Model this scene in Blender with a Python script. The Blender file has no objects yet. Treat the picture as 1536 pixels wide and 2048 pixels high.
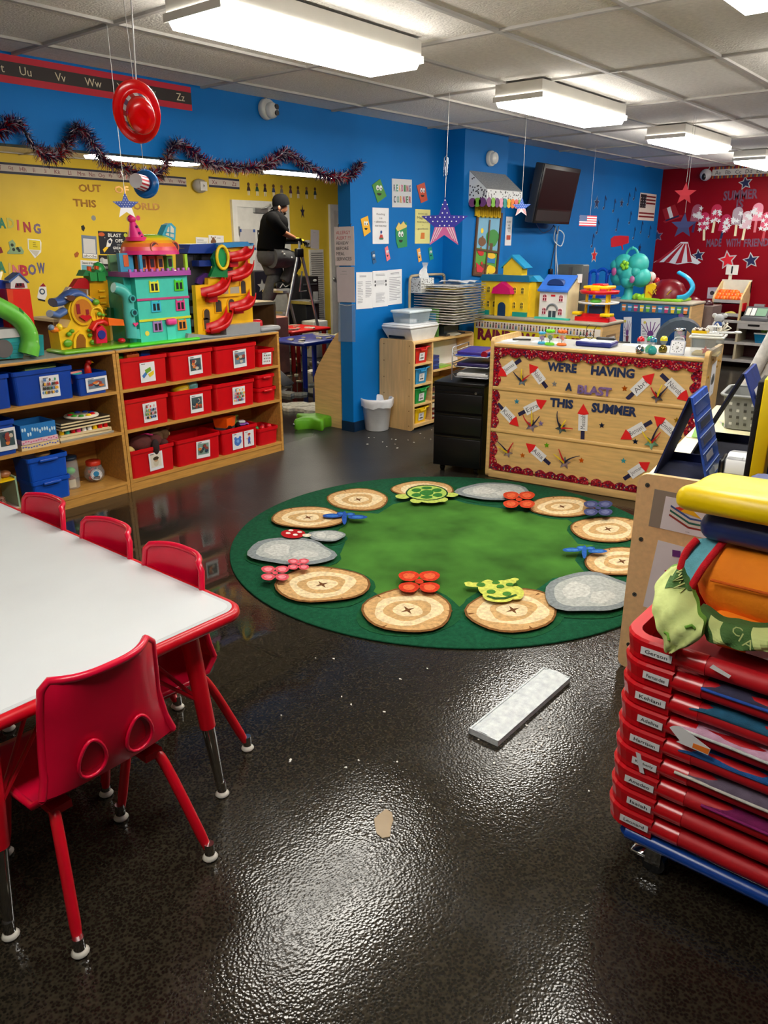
import bpy, bmesh, math, random
from mathutils import Vector as V, Matrix as Mx
from math import sin, cos, pi, radians as rad, atan2, hypot
SC = bpy.context.scene
COL = SC.collection

# ------------------------------------------------------------------ camera
HC = 1.55                      # lens height above the floor
FPX, PITCH, ROLL, YAW = 1533.04, 0.340517, -0.0014147, 0.68875
_F = V((cos(YAW)*cos(PITCH), sin(YAW)*cos(PITCH), -sin(PITCH)))
_r = V((sin(YAW), -cos(YAW), 0)); _u = _r.cross(_F)
_R = cos(ROLL)*_r + sin(ROLL)*_u; _U = -sin(ROLL)*_r + cos(ROLL)*_u
cam = bpy.data.cameras.new('camera'); camo = bpy.data.objects.new('camera', cam); COL.objects.link(camo)
camo.matrix_world = Mx(((_R.x,_U.x,-_F.x,0),(_R.y,_U.y,-_F.y,0),(_R.z,_U.z,-_F.z,HC),(0,0,0,1)))
cam.sensor_fit = 'VERTICAL'; cam.sensor_height = 24.0; cam.lens = FPX/2048*24.0
cam.clip_start = 0.05; cam.clip_end = 60
SC.camera = camo

# ------------------------------------------------------------------ light and exposure
SC.view_settings.view_transform = 'Standard'; SC.view_settings.look = 'None'
SC.view_settings.gamma = 1; SC.view_settings.use_curve_mapping = False
SC.view_settings.exposure = 0.0
LAMP = 25.0                     # brightness of the ceiling light diffusers
W = bpy.data.worlds.new('world'); SC.world = W; W.use_nodes = True
W.node_tree.nodes['Background'].inputs[0].default_value = (0.75, 0.8, 0.9, 1)
W.node_tree.nodes['Background'].inputs[1].default_value = 0.25
SC.cycles.max_bounces = 6; SC.cycles.diffuse_bounces = 3; SC.cycles.glossy_bounces = 3
SC.cycles.transparent_max_bounces = 8; SC.cycles.transmission_bounces = 4
SC.cycles.use_denoising = True; SC.cycles.sample_clamp_indirect = 6

# ------------------------------------------------------------------ measuring: sight line of the lens met with a real surface
def ray(x, y): return ((x-768)/FPX)*_R + ((1024-y)/FPX)*_U + _F
O = V((0,0,HC))
def onZ(x, y, z=0.0): d = ray(x,y); return O + d*((z-HC)/d.z)
def onY(x, y, Y): d = ray(x,y); return O + d*(Y/d.y)
def onX(x, y, X): d = ray(x,y); return O + d*(X/d.x)
def onP(x, y, p, n): d = ray(x,y); n = V(n); return O + d*(n.dot(V(p)-O)/n.dot(d))

# ------------------------------------------------------------------ materials
def lin(c): c = c/255.0; return c/12.92 if c <= .04045 else ((c+.055)/1.055)**2.4
PAL = dict(red=(212,8,22), dred=(176,6,26), blue=(16,62,160), navy=(18,30,78), wall=(0,104,184), white=(236,238,238),
 black=(14,14,15),grey=(140,142,144),lgrey=(196,198,198),dgrey=(66,68,72),yellow=(250,206,10),green=(58,160,40),lime=(140,206,30),
 orange=(246,112,12),teal=(44,182,170),dteal=(20,120,120),pink=(236,60,140),purple=(120,60,150),brown=(92,54,34),tan=(214,170,112),
 wood=(224,184,122),cream=(240,228,186),skin=(178,122,92),gold=(206,160,40),sky=(90,190,230),cyan=(40,160,214),maroon=(120,16,44),lilac=(176,150,214),dgreen=(20,96,50),paper=(234,234,236),yellowp=(226,216,120))
_mc = {}
def C(c): return PAL[c] if isinstance(c, str) else c
def mat(c,rough=.45,metal=0,mott=.06,scale=14,emit=0,alpha=1,trans=0,coat=0,name=None,bump=0,bscale=200,aniso=None,spec=.5):
    c = C(c); key = (tuple(c), rough, metal, mott, scale, emit, alpha, trans, coat, bump, bscale, aniso, spec)
    if key in _mc: return _mc[key]
    m = bpy.data.materials.new(name or 'paint'); m.use_nodes = True; nt = m.node_tree; N = nt.nodes; L = nt.links
    p = N['Principled BSDF']; rgb = tuple(lin(k) for k in c)
    p.inputs['Roughness'].default_value = rough; p.inputs['Metallic'].default_value = metal
    p.inputs['Alpha'].default_value=alpha;p.inputs['Transmission Weight'].default_value=trans;p.inputs['Coat Weight'].default_value=coat
    p.inputs['Specular IOR Level'].default_value = spec
    tc = N.new('ShaderNodeTexCoord')
    if mott:
        nz = N.new('ShaderNodeTexNoise'); nz.inputs['Scale'].default_value = scale; nz.inputs['Detail'].default_value = 3
        src = tc.outputs['Object']
        if aniso:
            mp=N.new('ShaderNodeMapping');mp.inputs['Scale'].default_value=aniso;L.new(src,mp.inputs[0]);src=mp.outputs[0]
        L.new(src, nz.inputs['Vector'])
        r = N.new('ShaderNodeMapRange'); r.inputs[1].default_value = .3; r.inputs[2].default_value = .7
        L.new(nz.outputs['Fac'], r.inputs[0])
        mx = N.new('ShaderNodeMix'); mx.data_type = 'RGBA'
        mx.inputs[6].default_value=tuple(k*(1-mott*1.6) for k in rgb)+(1,);mx.inputs[7].default_value=tuple(min(1,k*(1+mott)) for k in rgb)+(1,)
        L.new(r.outputs[0], mx.inputs[0]); L.new(mx.outputs[2], p.inputs['Base Color'])
    else: p.inputs['Base Color'].default_value = rgb+(1,)
    if emit:
        p.inputs['Emission Color'].default_value = rgb+(1,); p.inputs['Emission Strength'].default_value = emit
    if bump:
        n2 = N.new('ShaderNodeTexNoise'); n2.inputs['Scale'].default_value = bscale; n2.inputs['Detail'].default_value = 2
        L.new(tc.outputs['Object'], n2.inputs['Vector'])
        b = N.new('ShaderNodeBump'); b.inputs['Strength'].default_value = bump; b.inputs['Distance'].default_value = .01
        L.new(n2.outputs['Fac'], b.inputs['Height']); L.new(b.outputs[0], p.inputs['Normal'])
    _mc[key] = m; return m
def plas(c): return mat(c, .32, mott=.04)
def fab(c): return mat(c, .85, mott=.12, scale=30, bump=.3, bscale=300)
def pap(c): return mat(c, .6, mott=.02)
def foil(c): return mat(c, .18, mott=.3, scale=90, metal=.55)
CHROME = mat((210,212,214), .12, metal=1, mott=.02, name='chrome')
ALU = mat((188,190,192), .34, metal=.8, mott=.08, name='aluminium')
WOODM = mat((226,186,126), .38, mott=.10, scale=9, aniso=(.5,.5,6), name='maple laminate')
WOODL = mat((230,190,128), .38, mott=.09, scale=9, aniso=(1,7,7), name='maple laminate')
WOODD = mat((200,146,70), .4, mott=.13, scale=11, aniso=(.6,6,6), name='birch plywood')
CLEAR = mat((225,236,238), .12, alpha=.22, mott=.02, name='clear plastic')

# ------------------------------------------------------------------ mesh builder
_txt = {}
def text_mesh(s, bold=0.0):
    k = (s, bold)
    if k in _txt: return _txt[k]
    c = bpy.data.curves.new('lettering', 'FONT'); c.body = s; c.size = 1; c.resolution_u = 2; c.offset = bold
    c.align_x = 'CENTER'; c.align_y = 'CENTER'
    o = bpy.data.objects.new('lettering', c); COL.objects.link(o)
    me = bpy.data.meshes.new_from_object(o, depsgraph=bpy.context.evaluated_depsgraph_get())
    vs = [tuple(v.co) for v in me.vertices]; fs = [tuple(p.vertices) for p in me.polygons]
    bpy.data.objects.remove(o); bpy.data.meshes.remove(me); bpy.data.curves.remove(c)
    if vs:
        x0 = min(v[0] for v in vs); x1 = max(v[0] for v in vs); y0 = min(v[1] for v in vs); y1 = max(v[1] for v in vs)
        vs = [(v[0]-(x0+x1)/2, v[1]-(y0+y1)/2, 0) for v in vs]; dims = (x1-x0, y1-y0)
    else: dims = (1, 1)
    _txt[k] = (vs, fs, dims); return _txt[k]
def frame(o, x, y=None, z=None):
    o = V(o); x = V(x).normalized()
    if y is None:
        z = V(z).normalized(); y = z.cross(x).normalized(); x = y.cross(z)
    else:
        y = V(y); y = (y - x*y.dot(x)).normalized(); z = x.cross(y)
    return Mx(((x.x,y.x,z.x,o.x),(x.y,y.y,z.y,o.y),(x.z,y.z,z.z,o.z),(0,0,0,1)))
def rotz(a, o=(0,0,0)): return Mx.Translation(V(o)) @ Mx.Rotation(a, 4, 'Z')
class MB:
    def __init__(s, xf=None): s.v = []; s.f = []; s.m = []; s.sm = []; s.mats = []; s.xf = xf
    def mi(s, m):
        if isinstance(m, (str, tuple)): m = plas(m)
        if m not in s.mats: s.mats.append(m)
        return s.mats.index(m)
    def add(s, vs, fs, m, sm=False, xf=None):
        b = len(s.v); i = s.mi(m)
        for v in vs:
            v = V(v)
            if xf is not None: v = xf @ v
            if s.xf is not None: v = s.xf @ v
            s.v.append(v)
        for f in fs: s.f.append([b+k for k in f]); s.m.append(i); s.sm.append(sm)
        return s
    def box(s, a, b, m, xf=None):
        x0,y0,z0 = a; x1,y1,z1 = b
        return s.add([(x0,y0,z0),(x1,y0,z0),(x1,y1,z0),(x0,y1,z0),(x0,y0,z1),(x1,y0,z1),(x1,y1,z1),(x0,y1,z1)],
              [(3,2,1,0),(4,5,6,7),(0,1,5,4),(1,2,6,5),(2,3,7,6),(3,0,4,7)], m, False, xf)
    def rbox(s, a, b, m, r=.01, seg=2, xf=None, sm=True):
        a = V(a); b = V(b); bm = bmesh.new(); bmesh.ops.create_cube(bm, size=1)
        c = (a+b)/2; d = b-a
        for v in bm.verts: v.co = V((v.co.x*d.x+c.x, v.co.y*d.y+c.y, v.co.z*d.z+c.z))
        r = min(r, .49*min(abs(d.x),abs(d.y),abs(d.z)))
        bmesh.ops.bevel(bm, geom=bm.edges[:], offset=r, segments=seg, affect='EDGES', profile=.5)
        bm.verts.index_update();s.add([v.co.copy() for v in bm.verts],[[v.index for v in f.verts] for f in bm.faces],m,sm,xf);bm.free();return s
    def frust(s, a0, a1, b0, b1, z0, z1, m, xf=None, bottom=True, top=True):   # rectangle a0..a1 at z0 to b0..b1 at z1
        vs=[(a0[0],a0[1],z0),(a1[0],a0[1],z0),(a1[0],a1[1],z0),(a0[0],a1[1],z0),(b0[0],b0[1],z1),(b1[0],b0[1],z1),(b1[0],b1[1],z1),(b0[0],b1[1],z1)]
        fs = [(0,1,5,4),(1,2,6,5),(2,3,7,6),(3,0,4,7)]
        if bottom: fs.append((3,2,1,0))
        if top: fs.append((4,5,6,7))
        return s.add(vs, fs, m, False, xf)
    def cyl(s, p0, p1, r0, m, r1=None, n=16, xf=None, sm=True, caps=True):
        r1 = r0 if r1 is None else r1; p0 = V(p0); p1 = V(p1); d = (p1-p0).normalized()
        a = d.orthogonal().normalized(); b = d.cross(a); vs = []
        for p, r in ((p0,r0),(p1,r1)):
            for k in range(n): t = 2*pi*k/n; vs.append(p + a*(r*cos(t)) + b*(r*sin(t)))
        s.add(vs, [(k,(k+1)%n,n+(k+1)%n,n+k) for k in range(n)], m, sm, xf)
        if caps:
            if r0 > 1e-5: s.add(vs[:n], [list(range(n))[::-1]], m, False, xf)
            if r1 > 1e-5: s.add(vs[n:], [list(range(n))], m, False, xf)
        return s
    def tube(s, pts, r, m, n=10, closed=False, xf=None, flat=None):
        pts = [V(p) for p in pts]; k = len(pts); rs = r if isinstance(r, (list,tuple)) else [r]*k; vs = []; pa = None
        for i, p in enumerate(pts):
            if closed: t = pts[(i+1)%k]-pts[i-1]
            else: t = pts[min(i+1,k-1)]-pts[max(i-1,0)]
            t = t.normalized() if t.length > 1e-9 else V((0,0,1))
            if pa is None: a = t.orthogonal().normalized() if abs(t.z) > .95 or flat is None else V((0,0,1)).cross(t).normalized()
            else:
                a = pa - t*pa.dot(t); a = a.normalized() if a.length > 1e-6 else t.orthogonal().normalized()
            pa = a; b = t.cross(a)
            for j in range(n):
                q = 2*pi*j/n; vs.append(p + a*(rs[i]*cos(q)) + b*(rs[i]*sin(q)*(flat or 1)))
        fs = []
        for i in range(k if closed else k-1):
            for j in range(n): fs.append((i*n+j, i*n+(j+1)%n, ((i+1)%k)*n+(j+1)%n, ((i+1)%k)*n+j))
        s.add(vs, fs, m, True, xf)
        if not closed: s.add(vs[:n], [list(range(n))[::-1]], m, False, xf); s.add(vs[-n:], [list(range(n))], m, False, xf)
        return s
    def lathe(s, prof, m, o=(0,0,0), n=24, xf=None, sx=1, sy=1, a0=0, a1=2*pi):
        k = len(prof); full = abs(a1-a0-2*pi) < 1e-6; nn = n if full else n+1; vs = []
        for r, z in prof:
            for j in range(nn): t = a0+(a1-a0)*j/n; vs.append((o[0]+r*cos(t)*sx, o[1]+r*sin(t)*sy, o[2]+z))
        fs = []
        for i in range(k-1):
            for j in range(n):
                j2 = (j+1) % nn
                q = [i*nn+j, i*nn+j2, (i+1)*nn+j2, (i+1)*nn+j]
                if prof[i][0] < 1e-6: q = [q[0], q[2], q[3]]
                elif prof[i+1][0] < 1e-6: q = [q[0], q[1], q[2]]
                fs.append(q)
        return s.add(vs, fs, m, True, xf)
    def ell(s, c, r, m, n=14, xf=None):
        k = max(6, n//2); r = (r,)*3 if not isinstance(r, (tuple,list)) else r
        vs = [(c[0],c[1],c[2]-r[2])]
        for i in range(1, k):
            ph = -pi/2 + pi*i/k
            for j in range(n): t = 2*pi*j/n; vs.append((c[0]+r[0]*cos(ph)*cos(t), c[1]+r[1]*cos(ph)*sin(t), c[2]+r[2]*sin(ph)))
        vs.append((c[0],c[1],c[2]+r[2])); fs = []
        for j in range(n):
            fs.append((0, 1+(j+1)%n, 1+j)); fs.append((len(vs)-1, 1+(k-2)*n+j, 1+(k-2)*n+(j+1)%n))
        for i in range(k-2):
            for j in range(n): a = 1+i*n+j; b = 1+i*n+(j+1)%n; fs.append((a, b, b+n, a+n))
        return s.add(vs, fs, m, True, xf)
    def prism(s, poly, z0, z1, m, xf=None, sm=False):      # outline in x,y pulled from z0 to z1
        n = len(poly); ar = sum(poly[i][0]*poly[(i+1)%n][1]-poly[(i+1)%n][0]*poly[i][1] for i in range(n))
        if ar < 0: poly = poly[::-1]
        vs = [(p[0],p[1],z0) for p in poly]+[(p[0],p[1],z1) for p in poly]
        s.add(vs, [list(range(n))[::-1], list(range(n,2*n))], m, False, xf)
        return s.add(vs, [(k,(k+1)%n,n+(k+1)%n,n+k) for k in range(n)], m, sm, xf)
    def ring(s, outer, inner, z0, z1, m, xf=None):           # same-count outlines: a plate with a hole
        n = len(outer); vs = [(p[0],p[1],z) for z in (z0,z1) for q in (outer,inner) for p in q]
        fs = []
        for k in range(n):
            j = (k+1)%n
            fs += [(2*n+k,2*n+j,3*n+j,3*n+k),(j,k,n+k,n+j),(k,j,2*n+j,2*n+k),(n+j,n+k,3*n+k,3*n+j)]
        return s.add(vs, fs, m, False, xf)
    def grid(s, P, m, sm=True, xf=None, wrap=False):            # P: rows of points
        a = len(P); b = len(P[0]); vs = [p for row in P for p in row]; fs = []
        for i in range(a-1):
            for j in range(b if wrap else b-1): fs.append((i*b+j, i*b+(j+1)%b, (i+1)*b+(j+1)%b, (i+1)*b+j))
        return s.add(vs, fs, m, sm, xf)
    def text(s, t, o, h, m, xf=None, rot=0, wid=None, bold=.0, dep=0, z=0):   # centred at o in the xy plane of xf
        vs, fs, d = text_mesh(t, bold); k = h/max(d[1],1e-6); kx = k if wid is None else wid/max(d[0],1e-6)
        c, q = cos(rot), sin(rot)
        pts = [(o[0]+c*v[0]*kx-q*v[1]*k, o[1]+q*v[0]*kx+c*v[1]*k, z+dep) for v in vs]
        s.add(pts, fs, m, False, xf)
        if dep:                                             # letters with thickness: side walls
            from collections import Counter
            ed = Counter(); dr = {}
            for f in fs:
                for i in range(len(f)):
                    a, b = f[i], f[(i+1)%len(f)]; e = (min(a,b),max(a,b)); ed[e] += 1; dr[e] = (a,b)
            lo = [(p[0],p[1],z) for p in pts]; nn = len(pts)
            s.add(pts+lo, [(dr[e][1],dr[e][0],nn+dr[e][0],nn+dr[e][1]) for e, k2 in ed.items() if k2 == 1], m, False, xf)
        return s
    def mesh(s, name, inv=None):
        me = bpy.data.meshes.new(name)
        vs = [tuple(inv @ v) if inv is not None else tuple(v) for v in s.v]
        me.from_pydata(vs, [], s.f)
        for m in s.mats: me.materials.append(m)
        me.polygons.foreach_set('material_index', s.m); me.polygons.foreach_set('use_smooth', s.sm); me.update()
        return me
def tag(o, label, cat, group=None, kind=None):
    if label: o['label'] = label
    if cat: o['category'] = cat
    if group: o['group'] = group
    if kind: o['kind'] = kind
    return o
def thing(name, label, cat, loc=(0,0,0), rz=0, group=None):
    o = bpy.data.objects.new(name, None); COL.objects.link(o); o.empty_display_size = .05
    o.location = loc; o.rotation_euler = (0,0,rz); o['MW'] = 0; del o['MW']
    _mw[o.name] = rotz(rz, loc)
    return tag(o, label, cat, group)
_mw = {}
def part(name, mb, parent, label=None, w=0):
    top = parent
    while top.parent: top = top.parent
    inv = _mw[top.name].inverted() if w else None
    o = bpy.data.objects.new(name, mb.mesh(name, inv)); COL.objects.link(o); o.parent = parent
    if label: o['label'] = label
    return o
def solo(name, mb, label, cat, group=None, kind=None, loc=None):
    if loc is None:
        xs = [v.x for v in mb.v]; ys = [v.y for v in mb.v]; zs = [v.z for v in mb.v]
        loc = V(((min(xs)+max(xs))/2, (min(ys)+max(ys))/2, min(zs)))
    m = Mx.Translation(V(loc)); o = bpy.data.objects.new(name, mb.mesh(name, m.inverted())); COL.objects.link(o)
    o.location = loc; _mw[o.name] = m
    return tag(o, label, cat, group, kind)
def struct(name, mb):
    o = bpy.data.objects.new(name, mb.mesh(name)); COL.objects.link(o); o['kind'] = 'structure'; _mw[o.name] = Mx(); return o
def dup(root, loc, rz=0, label=None, group=None):
    r = root.copy(); COL.objects.link(r); r.location = loc; r.rotation_euler = (0,0,rz); _mw[r.name] = rotz(rz, loc)
    if label: r['label'] = label
    if group: r['group'] = group
    for ch in list(root.children):
        c = ch.copy(); COL.objects.link(c); c.parent = r
        for g in list(ch.children):
            d = g.copy(); COL.objects.link(d); d.parent = c
    return r
# outlines
def star(n,R,r,a0=pi/2,c=(0,0)): return [(c[0]+(R if k%2==0 else r)*cos(a0+pi*k/n),c[1]+(R if k%2==0 else r)*sin(a0+pi*k/n)) for k in range(2*n)]
def circ(c,r,n=20,ry=None): ry=r if ry is None else ry;return [(c[0]+r*cos(2*pi*k/n),c[1]+ry*sin(2*pi*k/n)) for k in range(n)]
def rrect(x0, y0, x1, y1, r, n=5):
    P = []
    for cx, cy, a in ((x1-r,y1-r,0),(x0+r,y1-r,pi/2),(x0+r,y0+r,pi),(x1-r,y0+r,3*pi/2)):
        for k in range(n+1): t = a+pi/2*k/n; P.append((cx+r*cos(t), cy+r*sin(t)))
    return P
def blob(c, rx, ry, seed=0, n=18, j=.12):
    g = random.Random(seed); ph = [g.uniform(0,6.28) for _ in range(3)]
    return [(c[0]+rx*cos(t)*(1+j*(sin(2*t+ph[0])*.5+sin(3*t+ph[1])*.4+sin(5*t+ph[2])*.25)),c[1]+ry*sin(t)*(1+j*(sin(2*t+ph[0])*.5+sin(3*t+ph[1])*.4+sin(5*t+ph[2])*.25))) for t in (2*pi*k/n for k in range(n))]
def smooth(pts, n=4, closed=False):          # Catmull-Rom through points
    pts = [V(p) for p in pts]; k = len(pts); out = []
    for i in range(k if closed else k-1):
        if closed: p0,p1,p2,p3 = pts[i-1],pts[i],pts[(i+1)%k],pts[(i+2)%k]
        else: p0,p1,p2,p3 = pts[max(i-1,0)],pts[i],pts[i+1],pts[min(i+2,k-1)]
        for j in range(n):
            t = j/n; out.append(.5*((2*p1)+(p2-p0)*t+(2*p0-5*p1+4*p2-p3)*t*t+(3*p1-p0-3*p2+p3)*t**3))
    if not closed: out.append(pts[-1])
    return out
class Sheet:
    """A flat printed sheet: paper body (thing) with its print as one child mesh. uv in 0..1, v up."""
    def __init__(s, name, label, cat, bl, br, tl, th=.002, paper='paper', group=None, outline=None, parent=None, w=1, pm=None):
        bl, br, tl = V(bl), V(br), V(tl); s.w = (br-bl).length; s.h = (tl-bl).length
        s.fr = frame(bl, br-bl, tl-bl); s.sk = 0; s.k = 0; s.th = th; s.pr = MB(s.fr)
        b = MB(s.fr); o = outline or [(0,0),(1,0),(1,1),(0,1)]
        b.prism([(u*s.w, v*s.h) for u, v in o], .0006, th, pm or (pap(paper) if not hasattr(paper,'node_tree') else paper))
        if parent is None: s.o = solo(name, b, label, cat, group)
        else: s.o = part(name, b, parent, label, w=w)
        s.world = w
    def z(s): s.k += 1; return s.th + .0005*s.k
    def poly(s,pts,c): z=s.z();s.pr.prism([(u*s.w,v*s.h) for u,v in pts],z-.0004,z,pap(c) if not hasattr(c,'node_tree') else c);return s
    def rect(s, u0, v0, u1, v1, c): return s.poly([(u0,v0),(u1,v0),(u1,v1),(u0,v1)], c)
    def disc(s, u, v, r, c, ry=None, n=14):
        z=s.z();s.pr.prism([(u*s.w+r*s.h*cos(2*pi*k/n),v*s.h+(ry or r)*s.h*sin(2*pi*k/n)) for k in range(n)],z-.0004,z,pap(c));return s
    def star(s, u, v, r, c, a0=pi/2, q=.42):
        z = s.z(); s.pr.prism([(u*s.w+x*s.h, v*s.h+y*s.h) for x, y in star(5, r, r*q, a0)], z-.0004, z, pap(c)); return s
    def blob(s, u, v, rx, ry, c, seed=0):
        z = s.z(); s.pr.prism([(x*s.w, y*s.h) for x, y in blob((u,v),rx,ry,seed)], z-.0004, z, pap(c)); return s
    def text(s, t, u, v, h, c, wid=None, bold=0, rot=0):
        z=s.z();s.pr.text(t,(u*s.w,v*s.h),h*s.h,pap(c),wid=None if wid is None else wid*s.w,bold=bold,rot=rot,z=z);return s
    def lines(s, u0, u1, v0, v1, n, c=(158,158,164), seed=0, t=.35):
        g = random.Random(seed); z = s.z(); st = (v1-v0)/n
        for k in range(n):
            v = v1-st*(k+.5); e = u1-(u1-u0)*g.choice((0,.05,.1,.35))
            s.pr.prism([(u0*s.w,(v-st*t/2)*s.h),(e*s.w,(v-st*t/2)*s.h),(e*s.w,(v+st*t/2)*s.h),(u0*s.w,(v+st*t/2)*s.h)],z-.0004,z,pap(c))
        return s
    def done(s, name='print', label=None):
        if s.pr.f: part(name, s.pr, s.o, label, w=s.world)
        return s.o
def bez(p0, p1, p2, n=10):
    p0,p1,p2 = V(p0),V(p1),V(p2); return [p0*(1-t)**2+p1*2*t*(1-t)+p2*t*t for t in (k/n for k in range(n+1))]
# ================================================================== the setting
ZC = 2.443; WL = 4.287; WT = .13; OX = 4.80; OZ = 2.025; XR = 11.19; YB = 9.0
def wallmat(c, rough=.42): return mat(c, rough, mott=.05, scale=2.2, bump=.05, bscale=140, spec=.2)
BLUEW = wallmat((0,110,186), .6); YELW = wallmat((228,196,62)); REDW = wallmat((140,2,20));
def floor_mat():
    m=bpy.data.materials.new('wet carpet tiles');m.use_nodes=True;nt=m.node_tree;N=nt.nodes;L=nt.links;p=N['Principled BSDF']
    g = N.new('ShaderNodeNewGeometry'); sp = N.new('ShaderNodeSeparateXYZ'); L.new(g.outputs['Position'], sp.inputs[0])
    def math(op, a, b=None, c=None):
        n = N.new('ShaderNodeMath'); n.operation = op
        for i, x in enumerate((a,b,c)):
            if x is None: continue
            if hasattr(x, 'links'): L.new(x, n.inputs[i])
            else: n.inputs[i].default_value = x
        return n.outputs[0]
    def noise(s,d=3): n=N.new('ShaderNodeTexNoise');n.inputs['Scale'].default_value=s;n.inputs['Detail'].default_value=d;L.new(g.outputs['Position'],n.inputs['Vector']);return n.outputs['Fac']
    def rng(x, a, b, c=0, d=1):
        n = N.new('ShaderNodeMapRange'); n.interpolation_type = 'SMOOTHSTEP'
        L.new(x, n.inputs[0])
        for i, q in enumerate((a,b,c,d)): n.inputs[i+1].default_value = q
        return n.outputs[0]
    def ell(cx, cy, rx, ry, ang, soft=.35):         # 1 inside a pool, 0 outside, ragged by noise
        dx = math('SUBTRACT', sp.outputs[0], cx); dy = math('SUBTRACT', sp.outputs[1], cy); ca, sa = cos(ang), sin(ang)
        ux = math('DIVIDE', math('ADD', math('MULTIPLY', dx, ca), math('MULTIPLY', dy, sa)), rx)
        uy = math('DIVIDE', math('SUBTRACT', math('MULTIPLY', dy, ca), math('MULTIPLY', dx, sa)), ry)
        d = math('SQRT', math('ADD', math('MULTIPLY', ux, ux), math('MULTIPLY', uy, uy)))
        d = math('ADD', d, math('MULTIPLY', math('SUBTRACT', n1, .5), .55))
        return rng(d, 1+soft/2, 1-soft/2)
    n1 = noise(2.2, 4); n2 = noise(9, 3); n3 = noise(90, 2); n4 = noise(26, 3)
    pool = math('MAXIMUM', ell(1.75,3.2,.85,1.2,-.2,.9), math('MAXIMUM', ell(1.6,2.1,.5,.5,0,1.1), ell(6.2,6.3,1.7,1.2,.3)))
    damp = ell(4.1,3.75,1.7,.75,.3,.9)               # only damp, no film of water
    wet = math('MULTIPLY', rng(n1, .25, .62, .55, 1.0), math('SUBTRACT', 1.0, math('MULTIPLY', damp, .85)))
    # roughness
    r=math('ADD',.40,math('MULTIPLY',wet,-.33));r=math('ADD',math('MULTIPLY',r,math('SUBTRACT',1.0,pool)),math('MULTIPLY',pool,.035))
    L.new(r, p.inputs['Roughness'])
    sl = math('ADD', .08, math('MULTIPLY', math('MAXIMUM', wet, pool), .38)); L.new(sl, p.inputs['Specular IOR Level'])
    vo = N.new('ShaderNodeTexVoronoi'); vo.inputs['Scale'].default_value = 135; L.new(g.outputs['Position'], vo.inputs['Vector'])
    h = math('ADD', math('MULTIPLY', vo.outputs['Distance'], .8), math('MULTIPLY', n3, .9))
    bp = N.new('ShaderNodeBump'); bp.inputs['Distance'].default_value = .006
    L.new(math('MULTIPLY',math('SUBTRACT',1.0,math('MULTIPLY',pool,.985)),.10),bp.inputs['Strength']);L.new(h,bp.inputs['Height']);L.new(bp.outputs[0],p.inputs['Normal'])
    mx=N.new('ShaderNodeMix');mx.data_type='RGBA';L.new(rng(math('ADD',math('MULTIPLY',vo.outputs['Distance'],.7),math('MULTIPLY',n4,.12)),.1,.75),mx.inputs[0])
    mx.inputs[6].default_value = (.005,.0042,.0032,1); mx.inputs[7].default_value = (.036,.029,.019,1)
    m2=N.new('ShaderNodeMix');m2.data_type='RGBA';L.new(damp,m2.inputs[0]);L.new(mx.outputs[2],m2.inputs[6]);m2.inputs[7].default_value=(.034,.034,.034,1)
    L.new(m2.outputs[2], p.inputs['Base Color'])
    return m
struct('floor', MB().box((-3,-3.6,-.05),(XR+.1,YB+.1,0), floor_mat()))
CEIL = mat((232,228,222), .9, mott=.05, scale=40, bump=.5, bscale=90, name='acoustic tile')
struct('ceiling', MB().box((-3,-3.6,ZC+.01),(XR+.1,YB+.1,ZC+.08), CEIL))
g = MB(); TB = mat((178,174,168), .5, mott=.03, name='grid paint')
y = 1.536-.612*8
while y < YB:
    if not (WL-.03 < y < WL+WT+.03): g.box((-3,y-.012,ZC-.002),(XR,y+.012,ZC+.011), TB)
    y += .612
x = 3.43-1.186*5
while x < XR: g.box((x-.012,-3.5,ZC-.0022),(x+.012,WL,ZC+.011),TB).box((x-.012,WL+WT,ZC-.0022),(x+.012,YB,ZC+.011),TB);x += 1.186
struct('trim_1', g)
wl = MB()
wl.box((-3,WL,OZ),(OX,WL+WT,ZC+.01), BLUEW).box((OX,WL,0),(XR+.1,WL+WT,ZC+.01), BLUEW)
struct('wall_left', wl)
struct('wall_pillar', MB().box((6.056,4.078,0),(6.77,WL,ZC+.01), BLUEW))
struct('wall_back', MB().box((XR,-3.6,0),(XR+.1,YB+.1,ZC+.01), REDW))
struct('wall_yellow', MB().box((-3,YB,0),(XR,YB+.1,ZC+.01), YELW))
PLAIN = wallmat((214,206,190))
struct('wall_right', MB().box((-3,-3.6,0),(XR,-3.5,ZC+.01), BLUEW))
struct('wall_front', MB().box((-3.1,-3.6,0),(-3,YB+.1,ZC+.01), PLAIN))
NAVYB = mat((6,40,70), .35, mott=.05)
struct('baseboard_left',MB().box((OX-.006,WL-.008,0),(6.056,WL,.085),NAVYB).box((OX-.008,WL-.008,0),(OX,WL+WT,.085),NAVYB).box((6.77,WL-.008,0),(XR,WL,.085),NAVYB))
struct('baseboard_pillar', MB().box((6.048,4.07,0),(6.778,4.078,.085), NAVYB).box((6.048,4.07,0),(6.056,WL,.085), NAVYB))
WHT = mat((226,226,224), .4, mott=.03)
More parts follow.
